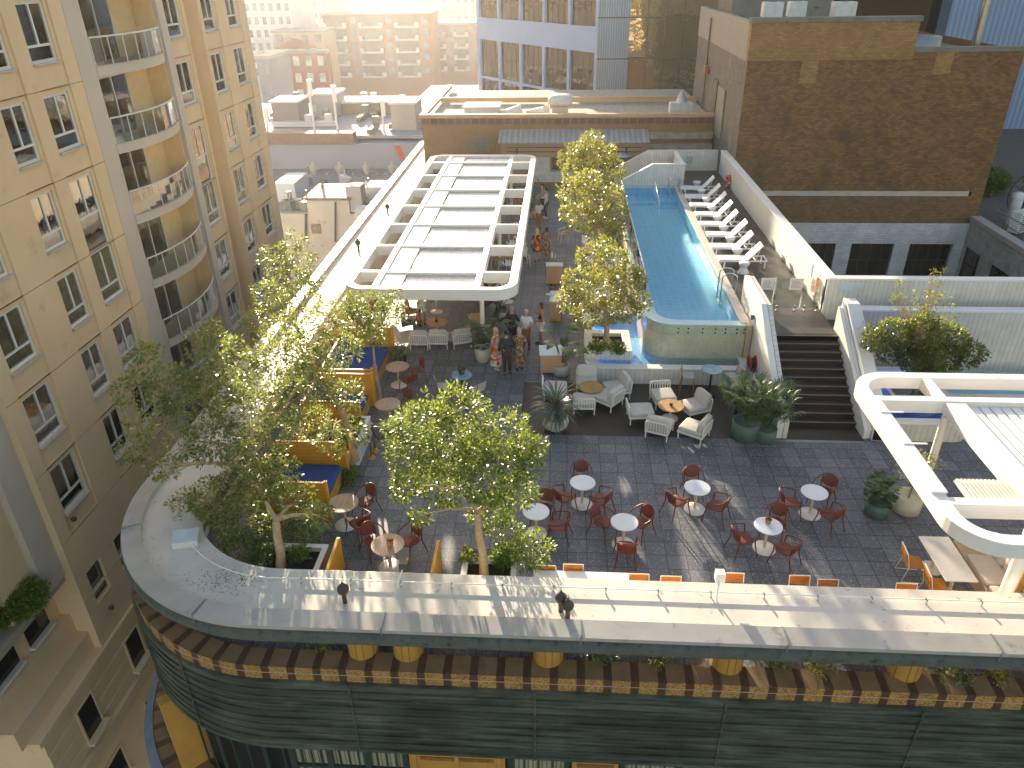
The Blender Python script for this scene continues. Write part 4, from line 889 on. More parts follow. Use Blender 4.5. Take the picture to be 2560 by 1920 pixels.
rbx = [(822, 270, 12, 3, 2.4, 'white plant room box with cowls on the grey roof', '#b3afab'), (1020, 318, 4, 2.6, 2.6, 'pale plant room beside the tan building', '#b0a9a0'), (905, 262, 14, 8, 1.2, 'long low brown plant enclosure on the grey roof', '#9b7f6e'), (730, 290, 8, 3, 2.2, 'low dark plant enclosure at the left of the grey roof', '#8a817d')]
for px, py, dy, w, h, lb, c in rbx:
    p = aty(px, py, gw_y+dy+2); t_ = thing('plant_room', lb, 'plant room', (p.x, p.y, p1.z+.6)); MB().box((-w/2, -2, 0), (w/2, 2, h)).build('wall', far_mat('pr'+c, c), t_); MB().box((-w/2-.2, -2.2, h), (w/2+.2, 2.2, h+.2)).build('roof_slab', far_mat('pale_far', '#cfcdd0'), t_)
mh = thing('metal_shed', 'big pale metal shed roof beside the office tower', 'shed', (-12, 100, -10), world=True)
a = aty(1040, 262, 104.); MB().box((a.x, 100, -28), (a.x+14, 120, a.z)).build('wall', far_mat('shed_wall', '#c9d3da'), mh); MB().box((a.x-.4, 99.6, a.z), (a.x+14, 120, a.z+.3)).build('roof', far_mat('shed_roof', '#d5dade'), mh)
# cream building across the lane
creamb = thing('cream_lane_building', 'old cream building with plant boxes and downpipes across the lane', 'building', (-20, 64, -28), world=True)
cy0 = 62.
c1 = aty(715, 535, cy0); c2 = aty(870, 532, cy0)
MB().box((-36, cy0, -28), (c2.x+6, 77.9, c1.z)).build('wall', plain('old_cream', '#c3bfb8', .8, var=.08, scale=.6, dirt=('#a39177', 1.4, .6)), creamb)
d1, d2 = aty(775, 500, cy0+1), aty(838, 532, cy0+1)
MB().box((d1.x, cy0-.05, c1.z), (d2.x+1.6, cy0+4.5, d1.z+.3)).build('stair_tower', plain('old_cream', '#d5c4a4'), creamb); MB().box((d1.x-.2, cy0-.2, d1.z+.3), (d2.x+1.8, cy0+4.7, d1.z+.5)).build('tower_roof', plain('dark_felt', '#77716d', .8), creamb)
e1, e2 = aty(776, 560, cy0-.05), aty(804, 584, cy0-.05)
w_ = MB().box((e1.x, cy0-.06, e2.z), (e2.x, cy0-.01, e1.z)).build('window', plain('old_window2', '#8d8676', .4, var=.4, scale=5), creamb)
MB().tube(tuple(aty(838, y, cy0-.15) for y in (505, 605)), .07, 6).tube(tuple(aty(764, y, cy0-.15) for y in (535, 600)), .09, 6).build('downpipe', plain('dark_pipe', '#5d584f', .6), creamb)
MB().box((-36, cy0+.4, c1.z+.02), (c2.x+6, 77.8, c1.z+.1)).build('flat_roof', plain('lane_roof', '#8e8b8c', .8, var=.2), creamb)
for i, (px, py, w, d, h, lb, c) in enumerate(((715, 495, 1.9, 4, 1.7, 'white curved roofed plant box beside the left tower', '#cfd6dc'), (938, 500, 1.8, 2.5, 1.5, 'white plant box with curved top near the ledge', '#d2d6da'), (888, 520, 1.3, 1.5, 2.2, 'grey plant box in the middle of the lane roof', '#aeb0b6'), (905, 540, 1.2, 1.4, .9, 'small low white box on the lane roof', '#c9c9c6'), (880, 478, 2.4, 1.2, .8, 'long ducting behind the lane roof boxes', '#8f8d8a'))):
    p = at(px, py, c1.z+.5); t_ = thing('lane_roof_box', lb, 'plant box', (p.x, p.y+d/2, c1.z+.1)); MB().box((-w/2, -d/2, 0), (w/2, d/2, h)).build('casing', far_mat('lb'+c, c), t_, .05)
    MB().lathe(((w/2, 0), (w/2, .02)), (0, 0, h), 16, sy=d/w).build('vent_lid', far_mat('lbl', '#c5ccd4'), t_)
lg = thing('lower_lane_roof', 'pale lower roof beside the terrace ledge', 'building', (-16, 50, -28), world=True)
MB().box((-17.9, 47, -28), (-11.2, 61.9, -9.5)).build('flat_roof', far_mat('pale_blue_roof', '#a9aebb'), lg)
# cream parapet with urns
par = thing('baroque_parapet', 'ornate cream parapet with small finials in front of the grey blue wall', 'parapet', (-25, 76, -4), world=True)
u0, u1 = aty(690, 470, 75.5), aty(1000, 470, 75.5)
MB().box((-42, 75.3, -28), (u1.x+6, 75.9, u0.z+.2)).build('wall', plain('old_cream', '#d5c4a4'), par); 
m_ = MB(); x = -42.
prof_ = []
while x < u1.x+6: prof_.append((x, u0.z+.2+.55*abs(sin((x-u0.x)*pi/4.4))**1.5)); x += .22
xz_prism(m_, [(-42, u0.z-.2)]+prof_+[(u1.x+6, u0.z-.2)], 75.35, 75.8); m_.build('scroll_top', plain('old_cream', '#d5c4a4'), par)
for i, (px, lb) in enumerate(((787, 'stone urn on the cream parapet, leftmost'), (851, 'stone urn on the cream parapet, second from left beside the thin mast'), (918, 'stone urn on the cream parapet, third from left'), (983, 'stone urn on the cream parapet, nearest the terrace ledge'))):
    p = aty(px, 445, 75.5); t_ = thing('stone_urn', lb, 'urn', (p.x, 75.55, u0.z+.6), group='urns on the cream parapet'); cm = plain('old_cream', '#d5c4a4')
    MB().lathe(((.55, 0), (.55, .3), (.3, .5), (.22, .9), (.55, 1.5), (.7, 1.9), (.45, 2.05)), (0, 0, 0), 12).build('bowl', cm, t_); MB().lathe(((.75, 2.05), (.8, 2.2), (.3, 2.4), (.2, 2.8), (0, 2.9)), (0, 0, 0), 8).build('lid', cm, t_); t_.scale = (.62, .62, .72)
for i, px in enumerate((715, 755, 820, 885, 905, 945, 965)):
    p = aty(px, 455, 75.5); tag(MB().lathe(((.25, 0), (.3, .3), (.12, .6), (.18, .8), (0, 1.2)), (0, 0, 0), 8).build('parapet_finial', plain('old_cream', '#d5c4a4'), loc=(p.x, 75.55, u0.z+.4)), 'small pointed stone finial between the urns on the cream parapet', 'finial', 'small finials on the cream parapet')
# far apartment blocks
def block(name, label, px0, px1, ytop, Y, depth, c, floors, bays, zbot=-28., win='#8c9096', balc=False, wfrac=.5):
    a = aty(px0, ytop, Y); b = aty(px1, ytop, Y); t_ = thing(name, label, 'building', ((a.x+b.x)/2, Y+depth/2, zbot), world=True)
    z1 = max(a.z, b.z) if abs(a.z-b.z) < 1 else (a.z+b.z)/2
    MB().box((a.x, Y, zbot), (b.x, Y+depth, z1)).build('wall', far_mat('bl'+c, c), t_)
    MB().box((a.x-.3, Y-.3, z1), (b.x+.3, Y+depth+.3, z1+.5)).build('roof', far_mat('bl_roof', '#a3968c'), t_)
    floors = max(6, round((z1-zbot)/3.05)); fh = (z1-zbot)/floors; bw_ = (b.x-a.x)/bays; wm = plain('farwin'+win, win, .2, var=.4, scale=.7)
    for i in range(floors):
        zz = z1-(i+1)*fh
        if zz < -14 or i*bays > 95: break
        for j in range(bays):
            x = a.x+j*bw_
            if balc and j % 3 != 2: continue
            MB().box((x+bw_*(1-wfrac)/2, Y-.06, zz+fh*.28), (x+bw_*(1+wfrac)/2, Y-.01, zz+fh*.85)).build('window', wm, t_)
        if balc:
            j = 0
            while j < bays:
                x = a.x+j*bw_
                MB().box((x+.1, Y-.05, zz+fh*.12), (x+2*bw_-.1, Y-.01, zz+fh*.95)).build('balcony_recess', plain('recess_brown', '#7d5f4d', .8, var=.3, scale=.6), t_)
                MB().box((x, Y-1.3, zz-.15), (x+2*bw_, Y-.06, zz+.12)).box((x, Y-1.3, zz+.12), (x+2*bw_, Y-1.2, zz+.3)).box((x, Y-1.35, zz+.12), (x+.9, Y-.07, zz+1.15)).box((x+2*bw_-.9, Y-1.35, zz+.12), (x+2*bw_, Y-.07, zz+1.15)).build('balcony', far_mat('balc_white', '#e0d3c6'), t_)
                j += 3
    return t_
block('brick_apartments', 'tall orange brick apartment block with white balcony slabs', 805, 1075, 38, 215., 14, '#a8623c', 14, 9, balc=True)
block('brick_apartments', 'orange brick apartment wing behind the office tower', 1075, 1190, 62, 230., 14, '#ab6e48', 13, 6, balc=True)
r_ = block('red_brick_house', 'lower red brick building with arched windows and gable', 662, 815, 135, 165., 3, '#93402a', 9, 5, win='#c9c2b0')
a = aty(690, 130, 164.9); b = aty(790, 130, 164.9)
m_ = MB(); xz_prism(m_, [(a.x+(b.x-a.x)*i/12, a.z+.6+1.9*sin(pi*i/12)) for i in range(13)], 164.8, 166); m_.build('gable', far_mat('bl#93402a', '#93402a'), r_)
block('cream_block', 'cream apartment block behind the red brick building', 680, 810, 82, 195., 10, '#c9a47e', 12, 4)
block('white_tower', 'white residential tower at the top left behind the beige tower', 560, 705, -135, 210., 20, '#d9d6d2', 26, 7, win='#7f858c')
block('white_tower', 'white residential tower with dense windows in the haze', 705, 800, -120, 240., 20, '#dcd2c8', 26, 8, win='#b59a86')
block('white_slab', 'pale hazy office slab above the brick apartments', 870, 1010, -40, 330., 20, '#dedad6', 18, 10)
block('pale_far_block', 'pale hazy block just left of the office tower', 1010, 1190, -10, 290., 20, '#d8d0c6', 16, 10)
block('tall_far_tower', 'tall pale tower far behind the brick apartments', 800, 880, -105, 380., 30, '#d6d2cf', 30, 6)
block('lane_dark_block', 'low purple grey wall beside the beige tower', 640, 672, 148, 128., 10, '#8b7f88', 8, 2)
# wide backdrop of low roofs so that no gap shows between the blocks
random.seed(5)
for i in range(46):
    Y = random.uniform(270, 640); X = random.uniform(-.42, .25)*Y; h = random.uniform(-20, -4) if Y < 360 else random.uniform(-12, 10)
    w, d = random.uniform(14, 40), random.uniform(12, 30)
    t_ = MB().box((-w/2, -d/2, 0), (w/2, d/2, h+28)).build('distant_block', far_mat(('dist_a', 'dist_b', 'dist_c')[i % 3], ('#b59c86', '#c9c2ba', '#9d8c80')[i % 3]), loc=(X, Y, -28))
    tag(t_, 'pale distant block of the hazy city behind the apartment blocks', 'building', 'distant hazy city blocks')
# ---------------------------------------------------------------- furniture
rust = plain('rust_red_paint', '#733323', .42, var=.08, scale=6)
rust_seat = plain('rust_woven_seat', '#7d3a28', .55, var=.12, scale=25)
marble = plain('white_table_top', '#e6e6e8', .3, var=.05, scale=2.5)
oak_base = plain('cream_column', '#e0cda6', .45, var=.05)
slat_top = boards('timber_slat_top', '#c9a688', '#8d6a52', .075, 'X', .5, .08, .09)
bamboo = plain('bamboo_top', '#b98a52', .45, var=.22, scale=7)
fabric = plain('cream_fabric', '#cfc5ba', .9, var=.05, scale=4, bmp=.1)
fabric_side = plain('beige_fabric', '#c9b391', .9, var=.05, scale=4)
K = .32550
def face(deg): return radians(deg+90)
def make_armchair(label, group):
    t = thing('rust_armchair', label, 'chair', group=group)
    MB().cushion((0, -.02, .44), (.46, .45, .05), 0, .55).build('seat', rust_seat, t)
    b = MB(); n = 13
    vs = []
    for i in range(n):
        for j in range(n):
            u, v = -1+2*i/(n-1), -1+2*j/(n-1); rr = max(abs(u), abs(v)); q = sqrt(u*u+v*v) or 1; f = rr/q; u, v = u*f, v*f
            vs.append((u*.19, .24+.05*v-.06*u*u+.02, .66+v*.17))
    b.add(vs, [(i*n+j, (i+1)*n+j, (i+1)*n+j+1, i*n+j+1) for i in range(n-1) for j in range(n-1)], 0, True)
    o = b.build('backrest', rust_seat, t); s = o.modifiers.new('thick', 'SOLIDIFY'); s.thickness = .025
    hoop = [(-.27, -.2, .64), (-.30, -.05, .66), (-.29, .1, .70), (-.23, .22, .76), (-.12, .29, .82), (0, .31, .84), (.12, .29, .82), (.23, .22, .76), (.29, .1, .70), (.30, -.05, .66), (.27, -.2, .64)]
    MB().tube(hoop, .018, 8).build('arm_hoop', rust, t)
    for sx in (-1, 1):
        MB().tube(((sx*.27, -.2, .64), (sx*.24, -.21, .42), (sx*.29, -.29, 0)), [.017, .018, .013], 8).build('leg', rust, t)
        MB().tube(((sx*.2, .24, .79), (sx*.2, .21, .42), (sx*.26, .33, 0)), [.014, .018, .013], 8).build('leg', rust, t)
    return t
arm0 = None
def armchair(x, y, ang, label, grp='rust red armchairs round the small tables'):
    global arm0
    if arm0 is None: arm0 = make_armchair(label, grp); arm0.location = (x, y, 0); arm0.rotation_euler.z = face(ang); return arm0
    return dup(arm0, (x+random.uniform(-.04, .04), y+random.uniform(-.04, .04), 0), face(ang+random.uniform(-9, 9)), label, grp)
def make_table(name, label, r, h, top, base_m, br, th=.03, grp=None):
    t = thing(name, label, 'table', group=grp)
    MB().lathe(((r-.01, h-th), (r, h-th+.008), (r, h-.008), (r-.01, h)), (0, 0, 0), 40).build('tabletop', top, t)
    MB().tube(((0, 0, .02), (0, 0, h-th)), .038, 14).build('column', oak_base if base_m is None else base_m, t)
    MB().lathe(((br, 0), (br, .018), (.06, .03), (0, .03)), (0, 0, 0), 36).build('base', white_steel if base_m is None else base_m, t)
    return t
wt = [  # px of base centre, phrase, chairs (angle of position around the table)
    ((1454.6, 1260), 'white round table nearest the lounge deck', (92, 212, 325)),
    ((1736, 1273), 'white table in the middle of the paving', (90, 205, 322)),
    ((1557, 1361), 'white round table closest to the front ledge', (142, 42, 268)),
    ((1910, 1371), 'white table with the potted succulent', (192, 55, 305)),
    ((2024, 1285), 'white round table beside the leafy pots', (185, 50, 300)),
    ((1340, 1334), 'white table half hidden by the central tree', (345, 75))]
side = {0: 'right of', 1: 'behind', 2: 'left of', 3: 'in front of'}
def where(a, used):
    a %= 360
    nm = 'at the right of' if a < 30 or a > 335 else 'behind and right of' if a < 70 else 'behind' if a < 115 else 'behind and left of' if a < 160 else 'at the left of' if a < 200 else 'in front and left of' if a < 250 else 'in front of' if a < 290 else 'in front and right of'
    return nm
t0 = None
for (px, py), ph, chs in wt:
    p = at(px, py); lb = 'bistro table: '+ph if False else ph+' top on a disc base'
    if t0 is None: t0 = make_table('bistro_table', lb, .35, .75, marble, None, .29, grp='white bistro tables on the dark paving'); t0.location = p; tt = t0
    else: tt = dup(t0, p, 0, lb)
    for a in chs: d = .62; armchair(p.x+d*cos(radians(a)), p.y+d*sin(radians(a)), a+180, f'red armchair {where(a, 0)} the {ph}')
tb = [((998, 962), 'slatted round table by the far blue booth', (25, 318)), ((975, 1058), 'slatted round table by the middle blue booth', (58, 300)),
      ((866, 1312), 'slatted table shaded by the corner trees', (50, 320)), ((976, 1418), 'slatted table inside the front yellow booth', (135, 48))]
t1 = None
for (px, py), ph, chs in tb:
    p = at(px, py)
    if t1 is None: t1 = make_table('slatted_table', ph+' with white disc base', .41, .75, slat_top, None, .30, grp='slatted timber tables by the booths'); t1.location = p
    else: dup(t1, p, 0, ph+' with white disc base')
    for a in chs: d = .68; armchair(p.x+d*cos(radians(a)), p.y+d*sin(radians(a)), a+180, f'red armchair {where(a, 0)} the {ph}')
# white lounge chairs
def make_lounge(label, grp, backc=True, nm='lounge_chair'):
    t = thing(nm, label, 'lounge chair', group=grp)
    f = MB()
    f.boxc((0, -.39, .26), (.74, .05, .07)).boxc((0, .39, .26), (.74, .05, .07)).boxc((-.35, 0, .26), (.04, .73, .07)).boxc((.35, 0, .26), (.04, .73, .07))
    f.build('frame', white_steel, t, .006)
    for sx in (-1, 1):
        for sy in (-1, 1): MB().tube(((sx*.34, sy*.37, 0), (sx*.34, sy*.37, .23)), .022, 8).build('leg', white_steel, t)
    r = MB(); r.tube(((-.35, .40, .24), (-.35, .43, .58), (-.33, .44, .63), (-.28, .44, .655), (.28, .44, .655), (.33, .44, .63), (.35, .43, .58), (.35, .40, .24)), .022, 8)
    r.build('back_frame', white_steel, t)
    for i in range(7): MB().boxc((-.27+i*.09, .418, .46), (.022, .02, .38)).build('slat', white_steel, t)
    MB().cushion((0, -.02, .36), (.74, .78, .16), 0, .18).build('seat_cushion', [fabric], t)
    if backc: 
        M = T(0, .30, .60) @ Matrix.Rotation(radians(-14), 4, 'X'); MB().cushion((0, 0, 0), (.70, .19, .44), 0, .22, M).build('back_cushion', [fabric], t)
    return t
LG = 'white lounge chairs on the dark deck'
l0 = l1 = None
def lounge(px, py, ang, label, backc=True, grp=LG, tilt=0):
    global l0, l1
    p = at(px, py, .36); p = Vector((p.x, p.y, 0.006 if grp == LG else 0))
    if backc:
        if l0 is None: l0 = make_lounge(label, grp); l0.location = p; l0.rotation_euler.z = face(ang); return l0
        return dup(l0, p, face(ang), label, grp)
    if l1 is None: l1 = make_lounge(label, grp, False); l1.location = p; l1.rotation_euler.z = face(ang); return l1
    return dup(l1, p, face(ang), label, grp)
cc = lambda x, y: (1440+x*.18987, 780+y*.18987)
lounge(*cc(140, 900), -90, 'cream lounge chair with its back against the boarded curb')
lounge(*cc(530, 985), 197, 'cream lounge chair with a tilted back cushion right of the bamboo table')
lounge(*cc(420, 1110), 142, 'cream lounge chair in front of the bamboo table facing the curb')
lounge(*cc(105, 1160), 90, 'cream lounge chair half hidden by the spiky plant in the bowl', False)
lounge(1388, 968, 0, 'cream lounge chair behind the spiky plant with its slats to the walkway', False)
lounge(*cc(1150, 1090), -80, 'cream lounge chair without back cushion nearest the curb', False)
lounge(*cc(850, 1290), 5, 'cream lounge chair without back cushion left of the oak table', False)
lounge(*cc(1560, 1225), 205, 'cream lounge chair with a tall back cushion right of the oak table')
lounge(*cc(1105, 1480), 68, 'cream lounge chair turned away at the front edge of the deck, left one')
lounge(*cc(1560, 1520), 148, 'cream lounge chair turned away at the front edge of the deck, right one')
PGR = 'cream lounge chairs at the pergola entrance'
dd = lambda x, y: (940+x/6.144, 660+y/6.144)
lounge(*dd(680, 1130), 90, 'left one of the paired cream lounge chairs with backs to the paving', True, PGR)
lounge(*dd(975, 1120), 90, 'right one of the paired cream lounge chairs with backs to the paving', True, PGR)
lounge(*dd(1300, 1110), 108, 'single cream lounge chair left of the pergola post', True, PGR)
lounge(*dd(430, 1110), 30, 'cream lounge chair with a patterned cushion half behind the left tree', True, PGR)
for i, (px, py, lb) in enumerate(((*cc(195, 985), 'round bamboo low table among cream chairs by the curb'), (*cc(1250, 1230), 'round oak low table with a dark bowl between five cream chairs'))):
    p = at(px, py, .50); t = make_table('coffee_table', lb, .42, .50, bamboo, white_steel, .27); t.location = (p.x, p.y, .006)
    if i: tag(MB().lathe(((.03, 0), (.055, .02), (.06, .06), (.05, .07)), (0, 0, 0), 12).build('small_bowl', black_m, loc=(p.x, p.y, .507)), 'small dark bowl on the oak low table', 'bowl')
p = at(*dd(930, 890), .5); t = make_table('coffee_table', 'round bronze topped low table behind the paired lounge chairs', .45, .5, bamboo, white_steel, .27); t.location = (p.x, p.y, 0)
tag(MB().lathe(((.04, 0), (.05, .08), (.02, .12), (.02, .2)), (0, 0, 0), 10).build('bottle', plain('bottle_brown', '#4d2a1a', .2), loc=(p.x, p.y, .5)), 'small brown bottle on the bronze low table', 'bottle')
p = at(*dd(930, 735)); t = make_table('high_table', 'tall cocktail table with cream column just inside the pergola', .35, 1.05, marble, None, .27); t.location = (p.x, p.y, 0)
# blue topped bar tables and their stools
bluetop = plain('blue_stone_top', '#7f9dab', .25, var=.22, scale=4)
def bar_table(x, y, label): t = make_table('bar_table', label, .36, 1.05, bluetop, black_m, .22); t.location = (x, y, 0); return t
pb1 = at(1154, 936, 1.05); pb2 = at(1780, 923, 1.05)
bar_table(pb1.x, pb1.y, 'blue topped bar table with a potted succulent behind the central tree'); bar_table(pb2.x, pb2.y, 'blue topped bar table by the boarded curb next to the palms').location.z = .006
woodleg = plain('stool_timber', '#9a6a3c', .5, var=.1); sling = plain('grey_sling', '#b9b2ab', .8)
def make_stool(label, grp):
    t = thing('bar_stool', label, 'bar stool', group=grp)
    MB().cushion((0, 0, .74), (.42, .42, .05), 0, .3).build('seat', sling, t)
    MB().add([(-.2, .2, .80), (.2, .2, .80), (.2, .26, 1.08), (-.2, .26, 1.08), (-.2, .22, .80), (.2, .22, .80), (.2, .28, 1.08), (-.2, .28, 1.08)], ((0, 1, 2, 3), (7, 6, 5, 4), (0, 4, 5, 1), (1, 5, 6, 2), (2, 6, 7, 3), (3, 7, 4, 0))).build('backrest', sling, t)
    for sx in (-1, 1):
        MB().tube(((sx*.19, -.18, .74), (sx*.24, -.25, 0)), .018, 8).build('leg', woodleg, t)
        MB().tube(((sx*.2, .27, 1.1), (sx*.19, .19, .74), (sx*.24, .26, 0)), .018, 8).build('leg', woodleg, t)
    MB().tube(((-.22, -.22, .3), (.22, -.22, .3)), .012, 6).build('foot_rest', woodleg, t)
    return t
SG = 'bar stools at the blue tables'
s0 = make_stool('timber bar stool left of the blue table by the curb', SG); s0.location = (pb2.x-.75, pb2.y+.1, .006); s0.rotation_euler.z = face(-8)
dup(s0, (pb2.x+.72, pb2.y+.15, .006), face(185), 'timber bar stool between the blue table and the palms', SG)
dup(s0, (pb1.x-.62, pb1.y-.25, 0), face(15), 'pale bar stool left of the blue table with the succulent', SG)
dup(s0, (pb1.x+.55, pb1.y-.45, 0), face(140), 'pale bar stool in front and right of the blue table with the succulent', SG)
# orange slatted chairs along the ledge and the long white table
honey = boards('honey_slats', '#c9822e', '#7a4a18', .07, 'X', .45, .12, .08)
def make_slat(label, grp):
    t = thing('slatted_chair', label, 'chair', group=grp)
    MB().box((-.22, -.22, .44), (.22, .2, .46)).build('seat', honey, t, .004)
    b = MB()
    for i in range(3): b.box((-.22, .235+.015*i, .62+i*.075), (.22, .25+.015*i, .69+i*.075))
    b.build('backrest', plain('honey_timber', '#c4792a', .45, var=.15, scale=9), t)
    for sx in (-1, 1): MB().tube(((sx*.23, -.18, .45), (sx*.24, -.26, .012), (sx*.24, .24, .012), (sx*.23, .15, .45), (sx*.23, .26, .86)), .011, 6).build('leg', white_steel, t)
    MB().tube(((-.23, .26, .86), (.23, .26, .86)), .012, 6).build('top_rail', white_steel, t)
    return t
HG = 'slatted timber chairs with white wire frames'
h0 = make_slat('slatted orange chair left of the long white table, farther from the ledge', HG); p = at(2282, 1405, .45); h0.location = (p.x, p.y, 0); h0.rotation_euler.z = face(-5)
p = at(2340, 1462, .45); dup(h0, (p.x, p.y, 0), face(-5), 'slatted orange chair left of the long white table, nearer the ledge', HG)
for px, py, lb in ((1365, 1421, 'slatted orange chair at the ledge just right of the tree planter, left one'), (1433, 1418, 'slatted orange chair at the ledge just right of the tree planter, right one'), (1597, 1442, 'slatted orange chair half sunk behind the ledge below the front table'), (1677, 1448, 'slatted orange chair barely showing above the ledge'), (1834, 1440, 'slatted orange chair beside the white box on the ledge'), (1999, 1446, 'slatted orange chair in the sun streak at the ledge'), (2070, 1456, 'slatted orange chair just right of the sun streak at the ledge'), (2266, 1466, 'slatted orange chair at the ledge before the long white table')):
    p = at(px, py, .78); dup(h0, (p.x, p.y-.25, 0), face(-90), lb, HG)
lt_ = thing('dining_table', 'long white rectangular table beside the cream bench seat', 'table', world=False)
a, b = at(2302, 1340, .75), at(2440, 1454, .75)
lt_.location = ((a.x+b.x)/2+.0, (a.y+b.y)/2, 0)
w2, l2 = .36, (a.y-b.y)/2
MB().box((-w2, -l2, .72), (w2, l2, .75)).build('tabletop', plain('greyish_white_top', '#d5d0c9', .4, var=.03), lt_, .005)
for sy in (-1, 1): MB().tube(((0, sy*l2*.6, .02), (0, sy*l2*.6, .72)), .04, 12).build('column', oak_base, lt_); MB().lathe(((.26, 0), (.26, .02), (0, .03)), (0, sy*l2*.6, 0), 28).build('base', white_steel, lt_)
bs = thing('bench_seat', 'cream upholstered bench under the right pergola', 'bench', (lt_.location.x+.75, lt_.location.y-.1, 0))
MB().box((-.05, -1.6, 0), (.65, 1.2, .38)).build('base', fabric_side, bs, .02); m_ = [MB().cushion((.25, -1.0+i*1.05, .45), (.62, 1.0, .15), 0, .15).build('seat_cushion', fabric, bs) for i in range(2)]
for i in range(3): MB().cushion((.62, -1.2+i*.85, .72), (.18, .82, .5), 0, .2).build('back_cushion', fabric, bs)
ls = thing('ledge_table', 'narrow white table set against the front ledge below two chairs', 'table', (.62, 12.95, 0)); MB().box((-1.1, -.25, .72), (1.1, .25, .75)).build('tabletop', white, ls, .005)
for x in (-.9, .9): MB().tube(((x, 0, 0), (x, 0, .72)), .03, 8).build('leg', white_steel, ls)
# sun loungers and stools by the pool
lw = plain('lounger_white', '#e8e8e6', .5, var=.02); lsl = plain('lounger_sling', '#dcdcda', .7, var=.03)
def make_sunbed(label, grp):
    t = thing('sun_lounger', label, 'sun lounger', group=grp)
    f = MB()
    for y in (-.33, .33): f.box((0, y-.02, .30), (2.0, y+.02, .35))
    for x in (.02, 1.22, 1.98): f.box((x-.02, -.31, .30), (x+.02, .31, .345))
    f.box((1.5, -.31, .302), (1.54, .31, .34)); f.build('frame', lw, t)
    for x in (.25, 1.9):
        for y in (-.33, .33): MB().box((x-.025, y-.022, 0), (x+.025, y+.022, .3)).build('leg', lw, t)
    MB().box((.03, -.31, .345), (1.2, .31, .375)).build('sling', lsl, t, .01)
    M = T(1.2, 0, .36) @ Matrix.Rotation(radians(-48), 4, 'Y'); MB().box((0, -.31, -.015), (.82, .31, .02), 0, M).build('backrest', lsl, t, .01)
    MB().tube(((1.65, -.25, .8), (1.5, -.25, .32)), .014, 6).tube(((1.65, .25, .8), (1.5, .25, .32)), .014, 6).build('prop', lw, t)
    return t
ords = ['nearest the glass gate', 'second from the glass gate', 'third from the glass gate', 'fourth from the glass gate', 'fifth from the glass gate', 'third from the far fence', 'second from the far fence', 'nearest the far fence']
ys = [30.6, 32.2, 33.8, 35.4, 37.0, 38.6, 40.25, 42.0]
SB = 'white sun loungers in a row by the pool'
sb0 = make_sunbed('white sun lounger '+ords[0], SB); sb0.location = (6.62, ys[0], ZD)
for y, o in zip(ys[1:], ords[1:]): dup(sb0, (6.62+random.uniform(-.06, .06), y+random.uniform(-.05, .05), ZD), radians(random.uniform(-4, 4)), 'white sun lounger '+o, SB)
def make_hour(label, grp):
    t = MB().lathe(((.21, 0), (.22, .04), (.17, .16), (.10, .235), (.17, .31), (.22, .42), (.215, .46), (0, .455)), (0, 0, 0), 24).build('hourglass_stool', lw)
    return tag(t, label, 'stool', grp)
hs0 = None; HS = 'white hourglass stools between the loungers'
sy = [29.75]+[(a+b)/2 for a, b in zip(ys, ys[1:])]+[42.85]
so_ = ['alone in front of the lounger row']+['between the loungers '+a for a in ('nearest the gate', 'second and third from the gate', 'third and fourth from the gate', 'fourth and fifth from the gate', 'fourth and third from the far fence', 'third and second from the far fence', 'nearest the far fence')]+['at the far end of the lounger row']
for y, o in zip(sy, so_):
    if hs0 is None: hs0 = make_hour('white hourglass stool '+o, HS); hs0.location = (7.55, y, ZD)
    else: c = hs0.copy(); COL.objects.link(c); c.location = (7.6, y, ZD); c['label'] = 'white hourglass stool '+o
# life buoys, hose reel
orange = plain('orange_plastic', '#d9481f', .4, var=.05); band = plain('white_band', '#e8e4de', .5)
def buoy(loc, label, nx):
    t = thing('life_buoy', label, 'life buoy', loc); R, r = .31, .085
    for q in range(4):
        for mi, a0, a1 in ((orange, .12, 1.45), (band, -.12, .12)):
            pts = [(nx*.09, R*cos(q*pi/2+a0+(a1-a0)*i/8), R*sin(q*pi/2+a0+(a1-a0)*i/8)) for i in range(9)]
            MB().tube(pts, r if mi is orange else r*1.03, 12).build('ring_segment' if mi is orange else 'reflective_band', mi, t)
    MB().tube(((0, 0, .5), (nx*.06, 0, .36)), .012, 6).build('hook', chrome, t)
buoy((9.58, 26.7, 2.5), 'orange life buoy on the white wall beside the glass gate', -1)
p = atx(1823, 453, 9.55); buoy((9.58, p.y, p.z), 'orange life buoy at the far end of the white wall', -1)
hr = thing('hose_reel', 'red hose reel with black drum behind the palms', 'hose reel', tuple(at(1880, 908, .9)))
M = Matrix.Rotation(radians(90), 4, 'Y')
for x in (-.1, .1): MB().tube([(x, .26*cos(2*pi*j/24), .26*sin(2*pi*j/24)) for j in range(24)], .03, 8, closed=True).build('rim', plain('red_paint', '#c22f1c', .4), hr)
MB().tube(((-.1, 0, 0), (.1, 0, 0)), .2, 20).build('drum', black_m, hr); MB().box((-.03, -.03, -.9), (.03, .03, 0)).build('post', black_m, hr)
